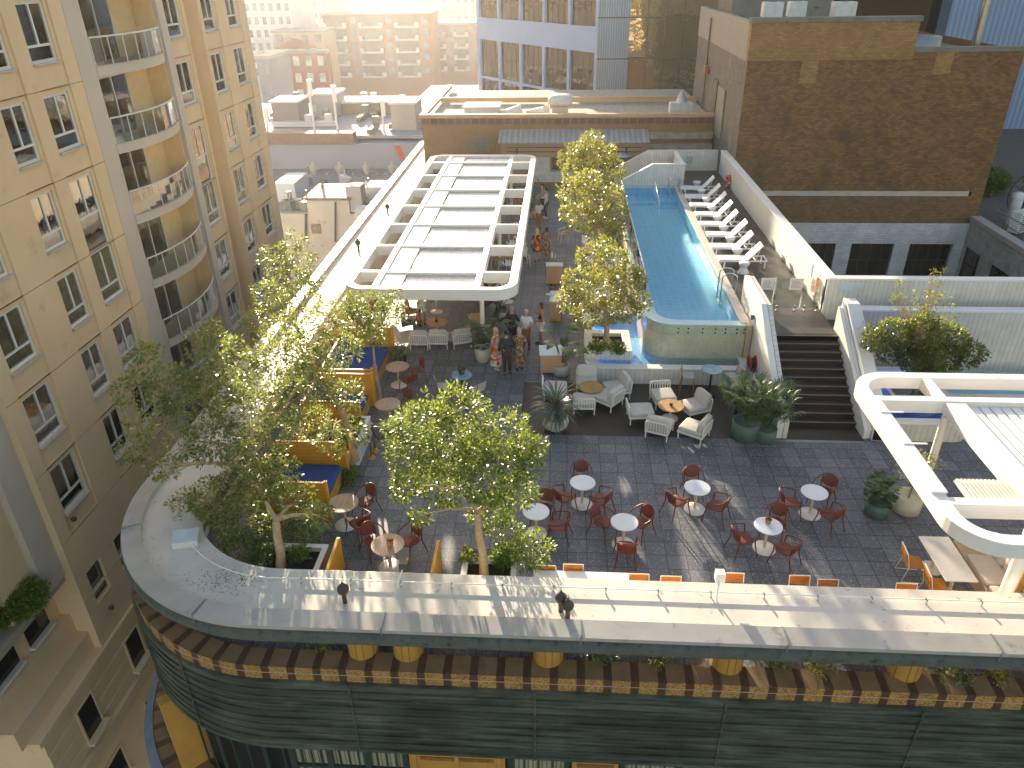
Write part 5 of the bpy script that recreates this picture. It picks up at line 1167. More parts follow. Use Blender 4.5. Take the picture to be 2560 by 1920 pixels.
# planters ------------------------------------------------------------------
leafp = {}
def tub(x0, y0, x1, y1, h, label, z=0, w=.12):
    t = thing('white_planter', label, 'planter', ((x0+x1)/2, (y0+y1)/2, z), world=True)
    pts = lambda d: [(x0+d, y0+d), (x1-d, y0+d), (x1-d, y1-d), (x0+d, y1-d)]
    MB().ring(pts(0), pts(w), z, z+h-.04).build('box_wall', clad_x, t); MB().ring(pts(-.01), pts(w+.005), z+h-.039, z+h).build('rim', white, t, .006)
    MB().prism(pts(w+.001), z+h-.25, z+h-.14).build('soil', soil, t); return t
pl_c = [at(1160, 1392, .6), at(1293, 1392, .6)]
tub(pl_c[0].x, 12.7, pl_c[1].x, 13.75, .62, 'white planter box of the central tree at the front ledge')
tub(at(655, 1385, .6).x, 12.75, at(812, 1385, .6).x, 14.0, .62, 'white planter box of the corner tree by the yellow booth')
c_ = at(892, 1180); tub(c_.x-1.35, c_.y+.05, c_.x+.0, c_.y+2.1, .66, 'white boarded planter between the yellow booths')
tub(*(at(1466, 893, ZL).x-.06, 24.25), at(1578, 893, ZL).x, 26.0, .52, 'white planter standing in the shallow lower pool', .45, .28)
# yellow booths with blue cushions
yb = boards('yellow_boards', '#d49a2a', '#8f6414', .12, 'Z', .45, .06, .06); yb2 = plain('yellow_paint', '#d9a02c', .45, var=.05); bluec = plain('blue_cushion', '#1f4f9a', .85, var=.12, scale=3)
def booth(x0, y0, x1, y1, label, h=1.25, cush=True, ends=(1, 1)):
    t = thing('yellow_booth', label, 'booth', ((x0+x1)/2, (y0+y1)/2, 0), world=True)
    if ends[0]: MB().box((x0, y0, 0), (x1, y0+.07, h)).build('end_panel', yb, t, .008)
    if ends[1]: MB().box((x0, y1-.07, 0), (x1, y1, h)).build('end_panel', yb, t, .008)
    for y in ((y0,) if ends[0] else ())+((y1-.07,) if ends[1] else ()): MB().tube(((x1, y+.035, 0), (x1, y+.035, h+.05)), .05, 8).build('post', yb2, t)
    MB().box((x0-.06, y0+.07, 0), (x0, y1-.07, h*.85)).build('back_panel', yb, t)
    if cush:
        MB().box((x0, y0+.08, 0), (x1-.15, y1-.08, .38)).build('seat_base', yb2, t); MB().cushion(((x0+x1-.15)/2, (y0+y1)/2, .44), (x1-x0-.15, y1-y0-.16, .14), 0, .12).build('seat_cushion', bluec, t)
        MB().cushion((x0+.12, (y0+y1)/2, .74), (.18, y1-y0-.2, .46), 0, .15).build('back_cushion', bluec, t)
    return t
a = at(985, 920); b = at(958, 1005); booth(a.x-2.0, b.y, a.x-.15, a.y+.9, 'yellow timber booth with blue seat farthest from the ledge')
a2 = at(958, 1010); b2 = at(908, 1100); booth(a2.x-2.1, b2.y+.25, a2.x-.25, a2.y-.1, 'yellow timber booth with blue seat in the middle of the row')
a3 = at(850, 1250); booth(a3.x-2.0, a3.y-.9, a3.x+.0, a3.y+1.1, 'yellow booth with blue cushions under the corner trees')
# front yellow booth: three low sides of yellow boards
fb = thing('front_booth', 'low yellow booth open to the terrace at the front ledge', 'booth', (-4.5, 13.3, 0), world=True)
xa, xb = at(830, 1405, .7).x, at(1095, 1405, .7).x
MB().box((xa, 12.72, 0), (xb, 12.82, .9)).build('back_panel', yb, fb, .01)
yz_prism(MB(), [(12.82, 0), (13.9, 0), (13.9, .95), (13.8, 1.0), (12.82, .92)], xa, xa+.08).build('end_panel', yb2, fb, .01); yz_prism(MB(), [(12.82, 0), (13.9, 0), (13.9, .95), (13.8, 1.0), (12.82, .92)], xb-.08, xb).build('end_panel', yb2, fb, .01)
MB().box((xa+.09, 12.83, .0), (xb-.09, 13.25, .42)).build('seat_cushion', bluec, fb, .03)
# brass stanchions
brass = plain('brass', '#b98d4a', .3, metal=1., var=.08)
for px, py, lb in ((928, 1143, 'brass rope stanchion nearer the white planter'), (938, 1126, 'brass rope stanchion just behind the nearer one')):
    p = at(px, py); t = thing('brass_stanchion', lb, 'stanchion', (p.x, p.y, 0)); MB().lathe(((.16, 0), (.16, .02), (.05, .05), (0, .05)), (0, 0, 0), 24).build('base', brass, t); MB().lathe(((.025, .05), (.025, .92), (.045, .94), (.045, .98), (0, 1.0)), (0, 0, 0), 12).build('post', brass, t)
tag(MB().tube([(-.0+i*.045, .28-.0*i, .9-.45*sin(pi*i/10)) for i in range(11)], .02, 8).build('barrier_rope', plain('wine_rope', '#4d1f22', .8), loc=(at(928, 1143).x+.02, at(928, 1143).y, 0)), 'dark red rope hanging from the brass stanchions', 'rope')
# bar counters under the trees, trolley, lounge beds by the pool
tanp = plain('tan_panel', '#cf9f79', .55, var=.04); ctop = plain('counter_stone', '#d9d4cf', .3, var=.06, scale=4)
def counter(px0, px1, py, y1, label, h=.95, z=0):
    a, b = at(px0, py), at(px1, py); t = thing('bar_counter', label, 'counter', ((a.x+b.x)/2, (a.y+y1)/2, 0), world=True)
    MB().box((a.x, a.y, .05), (b.x, y1, h-.04)).build('body', tanp, t, .01); MB().box((a.x-.03, a.y-.03, h-.04), (b.x+.03, y1, h)).build('countertop', ctop, t, .006); MB().box((a.x-.002, a.y-.012, .05), (b.x+.002, a.y-.001, .12)).build('yellow_kick', yb2, t); return t
counter(1375, 1402, 805, 29.9, 'tan bar counter with yellow foot strip behind the bird of paradise plant')
counter(1366, 1405, 712, 33.4, 'tan bar counter with white top under the second pool tree')
tr = thing('service_trolley', 'tan service trolley on castors left of the bird of paradise plant', 'trolley', tuple(at(1378, 930))); tr.rotation_euler.z = radians(4)
MB().box((-.42, -.3, .13), (.42, .5, .82)).build('body', tanp, tr, .01); MB().box((-.44, -.32, .82), (.44, .52, .86)).build('countertop', plain('pale_blue_top', '#c3dbe6', .3), tr, .008)
for x in (-.36, .36):
    for y in (-.24, .44): MB().tube(((x-.015, y, .065), (x+.015, y, .065)), .06, 14).build('castor', plain('castor_white', '#d9d5d0', .4), tr)
for i, (px, py, r, h, c, lb) in enumerate(((1380, 630, .05, .3, '#e9e5da', 'clear water jug on the white counter'), (1388, 632, .035, .25, '#e3d9b5', 'pale glass bottle on the white counter'), (1376, 712, .03, .32, '#2b2a20', 'dark wine bottle on the bar counter'), (1383, 708, .04, .22, '#b5501f', 'orange drink bottle on the bar counter'), (1372, 726, .14, .08, '#7fa5bd', 'blue serving bowl on the bar counter'))):
    p = at(px, py+14, .95); tag(MB().lathe(((r, 0), (r, h*.6), (r*.4, h*.8), (r*.4, h)) if h > .1 else ((r*.4, 0), (r, h), (r*.9, h)), (0, 0, 0), 12).build(lb.split(' on ')[0].split(' ')[-1], plain('it'+c, c, .2), loc=(p.x, p.y, .952)), lb, lb.split(' on ')[0].split(' ')[-1])
# curved white daybeds along the pool, blue and white cushions
for i, (y, lb) in enumerate(((29.4, 'curved white daybed with blue stripes behind the lower pool'), (33.6, 'curved white daybed under the middle pool trees'), (37.2, 'white daybed with blue cushions under the far pool trees'))):
    t = thing('daybed', lb, 'daybed', (2.1, y, 0), world=True)
    MB().prism(rounded(1.15, y, 3.0, y+2.0, .5, (0, 3)), 0, .5).build('base', white, t); MB().prism(rounded(1.35, y+.15, 3.0, y+1.85, .4, (0, 3)), .5, .62).build('mattress', boards('blue_stripe', '#dfe3e6', '#6f97c4', .16, 'X', .8, .02, .35, False), t, .02)
    for k in range(3): MB().cushion((2.2+k*.3, y+1.7, .78), (.4, .18, .34), 0, .3).build('cushion', bluec if k % 2 else fabric, t)
# side tables and chairs on the walkway side
wick = plain('wicker_tan', '#c49a68', .7, var=.12, scale=20)
def make_wicker(label, grp):
    t = thing('wicker_chair', label, 'chair', group=grp)
    MB().cushion((0, 0, .45), (.48, .46, .06), 0, .3).build('seat', wick, t); M = T(0, .22, .68) @ Matrix.Rotation(radians(-10), 4, 'X'); MB().boxc((0, 0, 0), (.46, .03, .42), 0, M).build('backrest', wick, t, .01)
    for sx in (-1, 1):
        for s2 in (-1, 1): MB().tube(((sx*.2, s2*.19, .44), (sx*.23, s2*.22, 0)), .014, 6).build('leg', white_steel, t)
        MB().tube(((sx*.24, -.2, .44), (sx*.25, -.18, .64), (sx*.25, .2, .68)), .015, 6).build('arm', white_steel, t)
    return t
WG = 'wicker chairs under the white pergola'
wk0 = make_wicker('wicker chair with pale arms right behind the pergola post', WG); p = at(*dd(1530, 950), .2); wk0.location = (p.x, p.y, 0); wk0.rotation_euler.z = face(100)
for px, py, a, lb in ((1243, 668, 60, 'wicker chair under the pergola edge by the white columns, left one'), (1276, 668, 100, 'wicker chair under the pergola edge by the white columns, right one'), (1312, 665, 20, 'wicker chair of the seated person in white'), (1408, 604, 200, 'brown wicker chair at the walkway edge by the second pool tree'), (1235, 602, 90, 'wicker chair deep under the pergola beside the second cross beam'), (1262, 600, 90, 'wicker chair deep under the pergola near its right rim')):
    p = at(px, py); dup(wk0, (p.x, p.y, 0), face(a), lb, WG)
# dining tables and bar inside the pergola, seen through its open bays
for i, (x, y, lb) in enumerate(((-2.3, 30.9, 'white dining table under the right rim of the pergola, nearest'), (-2.3, 33.9, 'white dining table under the right rim of the pergola, second'), (-2.3, 36.9, 'white dining table under the right rim of the pergola, third'), (-2.3, 39.9, 'white dining table under the right rim of the pergola, fourth'))):
    t = make_table('dining_table', lb, .45, .74, marble, white_steel, .28); t.location = (x, y, 0)
    for j in range(5): tag(MB().lathe(((.03, 0), (.012, .01), (.01, .07), (.04, .1), (.035, .17)), (0, 0, 0), 8).build('drinking_glass', plain('wine_red', ('#7a2a22', '#c9a24a', '#d8d2c8')[j % 3], .2), loc=(x-.3+.15*j, y-.25+.13*((j*7) % 4), .742)), 'small glass on the dining tables under the pergola rim', 'glass', 'glasses on the pergola tables')
bn = thing('timber_banquette', 'long tan timber banquette along the ledge under the pergola', 'bench', (-8.6, 35, 0), world=True)
MB().box((-8.95, 26, 0), (-8.2, 46, .42)).build('seat', plain('tan_leather', '#b8854a', .6, var=.12, scale=.8), bn, .02); MB().box((-9.1, 26, 0), (-8.96, 46, 1.0)).build('backrest', plain('cream_board', '#ddd0b8', .6), bn)
mi_ = thing('menu_stand', 'red host stand with a framed picture under the pergola corner', 'host stand', tuple(at(1225, 762))); MB().box((-.35, -.2, 0), (.25, .3, 1.15)).build('body', plain('deep_red', '#7d1219', .5), mi_, .01)
MB().boxc((.55, -.1, 1.35), (.62, .04, .4)).build('picture_frame', plain('pale_green_picture', '#b8cdb9', .4, var=.2, scale=6), mi_); MB().box((.52, -.1, 0), (.57, -.07, 1.15)).build('post', white_steel, mi_)
for i, y in enumerate((28.2, 31.1, 34.0, 37.0)):
    x = -6.9+.0; t = thing('side_chair', f'tan chair beside the banquette in the {("first", "second", "third", "fourth")[i]} open bay of the pergola', 'chair', (x, y, 0), face(180)); MB().cushion((0, 0, .45), (.46, .46, .06), 0, .3).build('seat', wick, t); MB().boxc((0, .22, .68), (.44, .03, .42)).build('backrest', wick, t, .01)
    for sx in (-1, 1):
        for s2 in (-1, 1): MB().tube(((sx*.2, s2*.19, .44), (sx*.2, s2*.2, 0)), .016, 6).build('leg', woodleg, t)
# dark finials, conduit and brackets on the ledge
dark_fin = plain('dark_brown_iron', '#463733', .5, var=.15)
def finial(px, py, z, label, s=1., zb=1.1):
    p = at(px, py, zb); t = thing('roof_finial', label, 'finial', (p.x, p.y, zb))
    MB().lathe(((.06*s, 0), (.06*s, .34*s)), (0, 0, 0), 10).build('stem', dark_fin, t); MB().lathe(((.07*s, .3*s), (.13*s, .36*s), (.15*s, .44*s), (.13*s, .50*s), (.06*s, .57*s), (.025*s, .63*s), (.0, .70*s)), (0, 0, 0), 8).build('cap', dark_fin, t)
finial(863, 1506, 0, 'dark iron finial alone on the ledge before the yellow booth', .9); finial(1402, 1528, 0, 'dark iron finial on the ledge, farther of the close pair', .9); finial(1419, 1547, 0, 'dark iron finial on the ledge, nearer of the close pair', .9)
finial(970, 535, 0, 'rust finial on the left ledge beside the pergola middle', .95); finial(897, 628, 0, 'rust finial on the left ledge beside the pergola front', 1.0)
cp = thing('conduit', 'thin white conduit running along the front ledge on small brackets', 'conduit', (2, 12.2, 1.1), world=True)
pts = [(x, 12.24, 1.17) for x in range(16, -7, -1)] + [(RC[0]+(RR-1.42)*cos(a), RC[1]+(RR-1.42)*sin(a), 1.17) for a in [1.5*pi-pi/2*.62*i/14 for i in range(1, 15)]]
MB().tube(pts, .016, 6).build('pipe', white_steel, cp)
for i in range(-6, 15): MB().tube(((i*1.13, 12.16, 1.1), (i*1.13, 12.16, 1.2), (i*1.13, 12.24, 1.2)), .018, 6).build('bracket', chrome, cp)
for px, py, lb in ((1010, 1413, 'small dark speaker box on a bent arm over the yellow booth'), (1800, 1440, 'white speaker box on a bent arm at the ledge chairs')):
    p = at(px, py, 1.45); t = thing('ledge_speaker', lb, 'speaker', (p.x, p.y, 1.45)); d_ = 'dark' in lb
    MB().boxc((0, 0, 0), (.2, .2, .24)).build('casing', plain('dark_box', '#4a4438', .5) if d_ else white_steel, t, .01); MB().tube(((0, 0, 0), (-.1, -.35, -.2), (-.1, -.4, -.34)), .02, 6).build('arm', white_steel, t)
hv = thing('hatch_cover', 'pale blue tilted hatch on the rounded corner of the ledge', 'roof hatch', tuple(at(475, 1355, 1.1)), radians(15)); MB().box((-.36, -.2, 0), (.22, .18, .16)).build('base', cream_slab, hv); M = T(-.07, 0, .2) @ Matrix.Rotation(radians(12), 4, 'X'); MB().boxc((0, 0, 0), (.6, .4, .04), 0, M).build('lid', plain('pale_blue_lid', '#c3cacf', .4), hv)
wh_ = thing('patio_heater', 'silver mushroom patio heater near the far fence', 'patio heater', (tuple(at(1553, 470))[0], tuple(at(1553, 470))[1], 0)); MB().tube(((0, 0, 0), (0, 0, 2.1)), .05, 10).build('post', chrome, wh_); MB().lathe(((.55, 2.1), (.5, 2.2), (.15, 2.3), (0, 2.3)), (0, 0, 0), 24).build('reflector', plain('pale_blue_metal', '#c0d2e2', .3, metal=.4), wh_)
um = thing('closed_umbrella', 'folded grey blue umbrella by the white counter wall', 'umbrella', (tuple(at(1350, 452))[0], tuple(at(1350, 452))[1], 0)); MB().lathe(((.05, .5), (.28, .7), (.24, 1.6), (.1, 2.2), (.03, 2.35)), (0, 0, 0), 12).build('canopy', plain('umbrella_grey', '#8a8ca0', .8, var=.1), um); MB().tube(((0, 0, 0), (0, 0, 2.4)), .03, 8).build('pole', chrome, um)

# leaf litter on the ledge
random.seed(44); m_ = MB()
for i in range(700):
    if i < 420: x, y = random.gauss(-7.35, .45), random.gauss(12.15, .22)
    elif i < 600: x, y = random.uniform(-9.6, -6.5), random.uniform(11.6, 14.5)
    else: x, y = random.uniform(-9, 8), random.uniform(11.4, 12.5)
    dx, dy = x-RC[0], y-RC[1]; d = RR-hypot(min(dx, 0), dy) if x < RC[0] else y-(RC[1]-RR)
    if not .5 < d < 1.76: continue
    a = random.uniform(0, pi); l = random.uniform(.008, .026); m_.quad((x-l*cos(a), y-l*sin(a), 1.104), (x+l*.3*sin(a), y-l*.3*cos(a), 1.106), (x+l*cos(a), y+l*sin(a), 1.112), (x-l*.3*sin(a), y+l*.3*cos(a), 1.107))
lt2 = m_.build('leaf_litter', plain('dry_leaf', '#3d3226', .9, var=.4, scale=30)); lt2['kind'] = 'stuff'
# ducts, pipes and rails on the grey and lane roofs
random.seed(45); dg = plain('galvanised', '#8d9296')
for i in range(16):
    p = at(random.uniform(690, 1040), random.uniform(255, 335), p1.z+.6); t = MB(); L_ = random.uniform(1.5, 6); a = random.choice((0, pi/2))
    t.boxc((0, 0, .35), (L_, .5, .5), 0, rz(a)); t.boxc((L_*.35, 0, .9), (.7, .7, .9), 0, rz(a)); tag(t.build('roof_duct', (far_mat('pale_far', '#cfcdd0'), dg, conc)[i % 3], loc=(p.x, max(p.y, gw_y+2), p1.z+.6)), 'small metal duct lying on the far grey flat roof', 'duct', 'ducts on the far grey roof')
for i in range(14):
    p = at(random.uniform(720, 960), random.uniform(455, 525), c1.z+.1); t = MB(); a = random.uniform(0, pi)
    t.boxc((0, 0, .4), (random.uniform(.8, 2.2), .6, .8), 0, rz(a)); t.tube(((0, 0, .2), (0, 0, random.uniform(1., 1.9))), .08, 6)
    if cy0+1 < p.y < 75: tag(t.build('roof_clutter', (dg, conc, far_mat('pale_far', '#cfcdd0'))[i % 3], loc=(p.x, p.y, c1.z+.1)), 'small pipe and box on the lane roof below the cream parapet', 'roof unit', 'clutter on the lane roof')
# ---------------------------------------------------------------- foliage
def leaf_mat(name, cols, trans=.45, rough=.3, spec=.6):
    m, nt, b = new_mat(name); out = nt.nodes['Material Output']
    g = N(nt, 'ShaderNodeNewGeometry'); o = ramp(nt, g.outputs['Random Per Island'], [(i/(len(cols)-1), lin(c)) for i, c in enumerate(cols)])
    n = noise(nt, g.outputs['Position'], .9, 3); o = mixc(nt, .6, o, ramp(nt, n, ((.32, .5), (.68, 1.))), 'MULTIPLY')
    L(nt, o, b.inputs['Base Color']); setp(b, Roughness=rough); b.inputs['Specular IOR Level'].default_value = spec
    tr = N(nt, 'ShaderNodeBsdfTranslucent'); L(nt, mixc(nt, .5, o, (.55, .62, .10)), tr.inputs[0])
    mx = N(nt, 'ShaderNodeMixShader'); mx.inputs[0].default_value = trans; L(nt, b.outputs[0], mx.inputs[1]); L(nt, tr.outputs[0], mx.inputs[2]); L(nt, mx.outputs[0], out.inputs[0])
    return m
leaf_fig = leaf_mat('fig_leaf', ('#43572a', '#5a7036', '#778a47', '#94a25c', '#b0b476'))
leaf_dark = leaf_mat('dark_fig_leaf', ('#36501f', '#4b6a2b', '#658338', '#84a047', '#9fb058'))
leaf_gold = leaf_mat('golden_leaf', ('#5f6a2c', '#858a38', '#aaa34a', '#c2b35c', '#94803a'))
leaf_right = leaf_mat('mixed_leaf', ('#25381d', '#35502a', '#4d6a35', '#75782c', '#9a8a2c'))
bark = plain('pale_bark', '#b59a76', .8, var=.22, scale=9., dirt=('#7d6a50', 7., .6), bmp=.3)
DENS = 2.7
def rvec():
    while True:
        v = Vector((random.uniform(-1, 1), random.uniform(-1, 1), random.uniform(-1, 1)))
        if .05 < v.length < 1: return v
def add_leaf(mb, p, d, nrm, l, w):
    d = d.normalized(); s = d.cross(nrm)
    if s.length < 1e-3: return
    s.normalize(); u = s.cross(d)
    a = p; t = p+d*l-u*l*.12; m1 = p+d*l*.45+s*w*.5+u*l*.06; m2 = p+d*l*.45-s*w*.5+u*l*.06; q = p+d*l*.45
    mb.add((a, m1, t, m2), ((0, 1, 2, 3),), 0, True)
def crown_leaves(mb, c, r, dens, ll, lw, squash=.85):
    ntip = int(DENS*dens*r*r); c = Vector(c)
    for _ in range(max(4, ntip)):
        v = rvec(); v = v.normalized()*(v.length**.45)
        k = 1+.22*sin(5*v.x+3*c.x)*cos(4*v.y+2*c.y)
        tip = c+Vector((v.x*r*k, v.y*r*k, v.z*r*squash*k)); out = (v+Vector((0, 0, .45))).normalized()
        for _ in range(random.randint(7, 12)):
            o = rvec(); p = tip+o*.10*(.7+r*.3); d = (out*.7+o*1.1+Vector((0, 0, -.15))); nrm = (Vector((0, 0, 1))+rvec()*.9)
            s = random.uniform(.7, 1.25); add_leaf(mb, p, d, nrm, ll*s, lw*s)
def make_tree(label, base, fork, blobs, leaf, r0=.10, dens=150, ll=.098, lw=.044, name='fig_tree', group=None, twigs=3, stems=1):
    base, fork = Vector(base), Vector(fork); t = thing(name, label, 'tree', base, world=True, group=group)
    tb = MB(); lb = MB()
    ax = fork-base
    tb.tube([base-Vector((0, 0, .15)), base+ax*.3+Vector((.03, .02, 0)), base+ax*.65+Vector((-.02, .03, 0)), fork], [r0*1.25, r0, r0*.9, r0*.8], 10)
    nodes = [(fork, r0*.62)] + ([(base+ax*.55, r0*.5), (base+ax*.8, r0*.5)] if stems > 1 else [])
    for i, (c, r) in enumerate(sorted(blobs, key=lambda e: (Vector(e[0])-fork).length)):
        c = Vector(c); st, sr = min(nodes, key=lambda e: (c-e[0]).length+max(0, e[0].z-c.z)*1.5+.35*(e[1] < r0*.3))
        d = c-st; mid = st+d*.5+Vector((0, 0, .10*d.length))+rvec()*.08*d.length; rr = max(.013, sr*.72)
        tb.tube([st, st+(mid-st)*.5+rvec()*.03, mid, mid+(c-mid)*.5+rvec()*.03, c], [sr*.85, rr, rr*.85, rr*.7, rr*.5], 6)
        nodes += [(mid, rr*.85), (c, rr*.5)]
        for _ in range(int(twigs+r*3)):
            e = c+rvec()*r*.9; s_ = mid+(c-mid)*random.uniform(.2, 1.); tb.tube([s_, s_+(e-s_)*.5+rvec()*.06, e], [rr*.4, rr*.28, .005], 4)
        crown_leaves(lb, c, r*random.uniform(.78, 1.0), dens, ll, lw)
    tb.build('trunk', bark, t); lb.build('crown', leaf, t)
    return t
def pxblobs(lst, Y, spread, seed):
    random.seed(seed); out = []
    for e in lst:
        px, py, rp = e[:3]; y = Y+random.uniform(-spread, spread)+(e[3] if len(e) > 3 else 0); p = aty(px, py, y); zc = (p-CAM).dot(RZ); out.append((p, rp*zc/CF))
    return out
b = pxblobs([(1060, 1055, 75), (1150, 1025, 72), (1035, 1140, 80), (1130, 1120, 95), (1265, 1085, 72), (1300, 1150, 62), (1215, 1180, 90), (1110, 1210, 70), (1290, 1230, 62), (1010, 1215, 45), (1225, 1270, 55), (1335, 1375, 52), (1270, 1330, 50), (1050, 1290, 28), (990, 1070, 42), (1320, 1120, 45), (1180, 1120, 60)], 13.6, .75, 3)
p = at(1213, 1415, .5); make_tree('leafy fig tree in the white planter at the middle of the front ledge', (p.x, 13.25, .48), aty(1192, 1280, 13.4), b, leaf_dark, .10, 150)
b = pxblobs([(600, 1300, 80), (690, 1340, 60), (540, 1250, 80), (745, 1260, 62), (640, 1210, 85), (470, 1270, 50), (800, 1290, 40), (590, 1370, 50), (700, 1180, 60), (770, 1350, 36)], 14.0, .8, 5)
p = at(701, 1415, .5); make_tree('fig tree with orange trunk foot in the corner planter beside the yellow booth', (p.x, 13.3, .48), aty(690, 1300, 13.5), b, leaf_fig, .11, 135)
b = pxblobs([(365, 900, 55), (335, 975, 52), (430, 965, 70), (520, 855, 62), (480, 1005, 80), (600, 905, 80), (610, 1030, 92), (700, 890, 70), (715, 1000, 85), (540, 1105, 75), (330, 1125, 40), (410, 1165, 45), (640, 1120, 85), (560, 960, 70), (350, 1060, 45), (455, 1110, 50)], 15.2, 1.0, 8)
make_tree('wide spreading fig tree overhanging the rounded corner of the ledge', (-7.3, 15.6, .0), (-7.35, 15.5, 1.7), b, leaf_fig, .12, 115, twigs=5, stems=2)
b = pxblobs([(800, 960, 62), (850, 880, 62), (865, 985, 52), (770, 1060, 60), (830, 1100, 50), (760, 880, 62), (880, 1080, 42), (720, 820, 50), (810, 800, 50)], 17.6, .9, 9)
p = at(800, 1105, .5); make_tree('fig tree growing from the white planter between the yellow booths', (-5.95, 18.0, .5), (-6.1, 17.9, 2.2), b, leaf_fig, .11, 115, stems=2)
b = pxblobs([(715, 700, 50), (690, 645, 46), (745, 655, 42), (760, 745, 52), (665, 735, 42), (640, 800, 36), (740, 600, 30), (780, 690, 34), (700, 770, 40)], 22.5, .9, 10)
make_tree('tall thin fig tree at the left ledge before the pergola', (-8.3, 22.3, 0), (-8.35, 22.2, 1.9), b, leaf_fig, .10, 105, stems=2)
b = pxblobs([(925, 765, 48), (975, 780, 38), (890, 800, 44), (935, 830, 44), (990, 740, 26), (860, 760, 34)], 22.3, .6, 12)
make_tree('small fig tree behind the farthest yellow booth', (-6.2, 22.2, 0), (-6.2, 22.2, 1.3), b, leaf_dark, .09, 115, stems=2)
PG = 'golden green trees along the pool'
b = pxblobs([(1475, 645, 42), (1530, 650, 48), (1440, 705, 46), (1500, 720, 60), (1560, 705, 52), (1420, 750, 36), (1560, 775, 46), (1602, 755, 32), (1470, 785, 46), (1512, 612, 28), (1520, 780, 44), (1590, 690, 30)], 25.3, .8, 13)
make_tree('golden green tree in the white planter standing in the lower pool', (aty(1515, 850, 25.1).x, 25.1, 1.05), aty(1515, 775, 25.1), b, leaf_gold, .10, 105, .12, .055, group=PG)
b = pxblobs([(1430, 480, 40), (1490, 500, 50), (1455, 540, 42), (1535, 535, 42), (1500, 575, 42), (1545, 590, 32), (1470, 455, 36), (1420, 530, 26), (1540, 490, 30)], 32.5, .9, 14)
make_tree('golden green tree in the middle of the row beside the pool glass', (aty(1490, 640, 32.5).x, 32.5, .3), aty(1490, 560, 32.5), b, leaf_gold, .10, 80, .14, .065, group=PG)
b = pxblobs([(1470, 385, 46), (1440, 430, 40), (1512, 425, 44), (1478, 348, 32), (1418, 400, 28), (1500, 465, 38), (1520, 380, 30), (1445, 375, 32)], 38.5, .9, 15)
make_tree('tallest golden green tree at the far end of the pool row', (aty(1475, 540, 38.5).x, 38.5, .3), aty(1475, 470, 38.5), b, leaf_gold, .10, 70, .15, .075, group=PG)
b = pxblobs([(2190, 850, 36), (2245, 830, 44), (2310, 830, 52), (2380, 850, 48), (2428, 882, 36), (2360, 895, 52), (2290, 895, 48), (2225, 880, 36), (2320, 900, 44)], 22.6, .7, 16)
b2 = pxblobs([(2262, 755, 32), (2335, 745, 36), (2345, 695, 24), (2240, 715, 18), (2175, 825, 24), (2290, 780, 30), (2375, 780, 22)], 22.6, .5, 17)
tr_ = make_tree('many stemmed tree with yellow tips before the boarded wall behind the right pergola', (aty(2290, 975, 22.6).x, 22.6, .55), aty(2290, 925, 22.6), b, leaf_right, .08, 230, .11, .05, stems=2)
lb = MB(); tw = MB(); f0 = aty(2290, 925, 22.6)
for c, r in b2:
    crown_leaves(lb, c, r, 45, .09, .035)
    for _ in range(7): e = c+rvec()*r; tw.tube([f0+rvec()*.1, f0+(e-f0)*.5+rvec()*.12, e], [.02, .012, .004], 4)
lb.build('sparse_top', leaf_mat('yellow_tip_leaf', ('#6a6a22', '#8a8a2c', '#a8a03a', '#4f5f2a')), tr_); tw.build('bare_twigs', bark, tr_)
rp_ = aty(2255, 978, 22.6)
tub(rp_.x-.6, 21.9, rp_.x+.8, 23.1, .62, 'white planter of the many stemmed tree in the right pool', .0)
# low planting inside the planters
def bush(label, c, r, leaf, dens=160, ll=.09, lw=.05, name='shrub', z=1.):
    t = thing(name, label, 'plant', c, world=True); m_ = MB(); c = Vector(c)
    for _ in range(5): crown_leaves(m_, c+Vector((random.uniform(-.5, .5)*r, random.uniform(-.4, .4)*r, r*.5)), r*.6, dens, ll, lw, .7)
    m_.build('foliage', leaf, t); s_ = MB()
    for _ in range(6): s_.tube((c, c+Vector((random.uniform(-.5, .5)*r, random.uniform(-.5, .5)*r, r*.7))), .01, 4)
    s_.build('stem', bark, t); return t
random.seed(21)
green = leaf_mat('bright_shrub_leaf', ('#2f5a20', '#44752a', '#6b9a38', '#1f3f18'))
for px, py, z, r, lb in ((1265, 1405, .5, .34, 'bright green shrub in the planter of the central tree'), (1170, 1400, .5, .22, 'small dark shrub at the left in the planter of the central tree'), (655, 1400, .5, .34, 'green shrub in the corner planter'), (745, 1400, .5, .3, 'low dark green shrub beside the corner trunk'), (1540, 880, .95, .34, 'bright green shrub in the pool planter right of the trunk'), (1490, 878, .95, .36, 'dark shrub in the pool planter left of the trunk'), (880, 1075, .5, .4, 'weedy shrub in the white planter between the booths'), (868, 1195, .0, .35, 'small leafy pot plant at the corner of the lower yellow booth')):
    p = at(px, py, z); bush(lb, (p.x, p.y, z), r, green if 'bright' in lb or 'green shrub in the corner' in lb else leaf_dark)
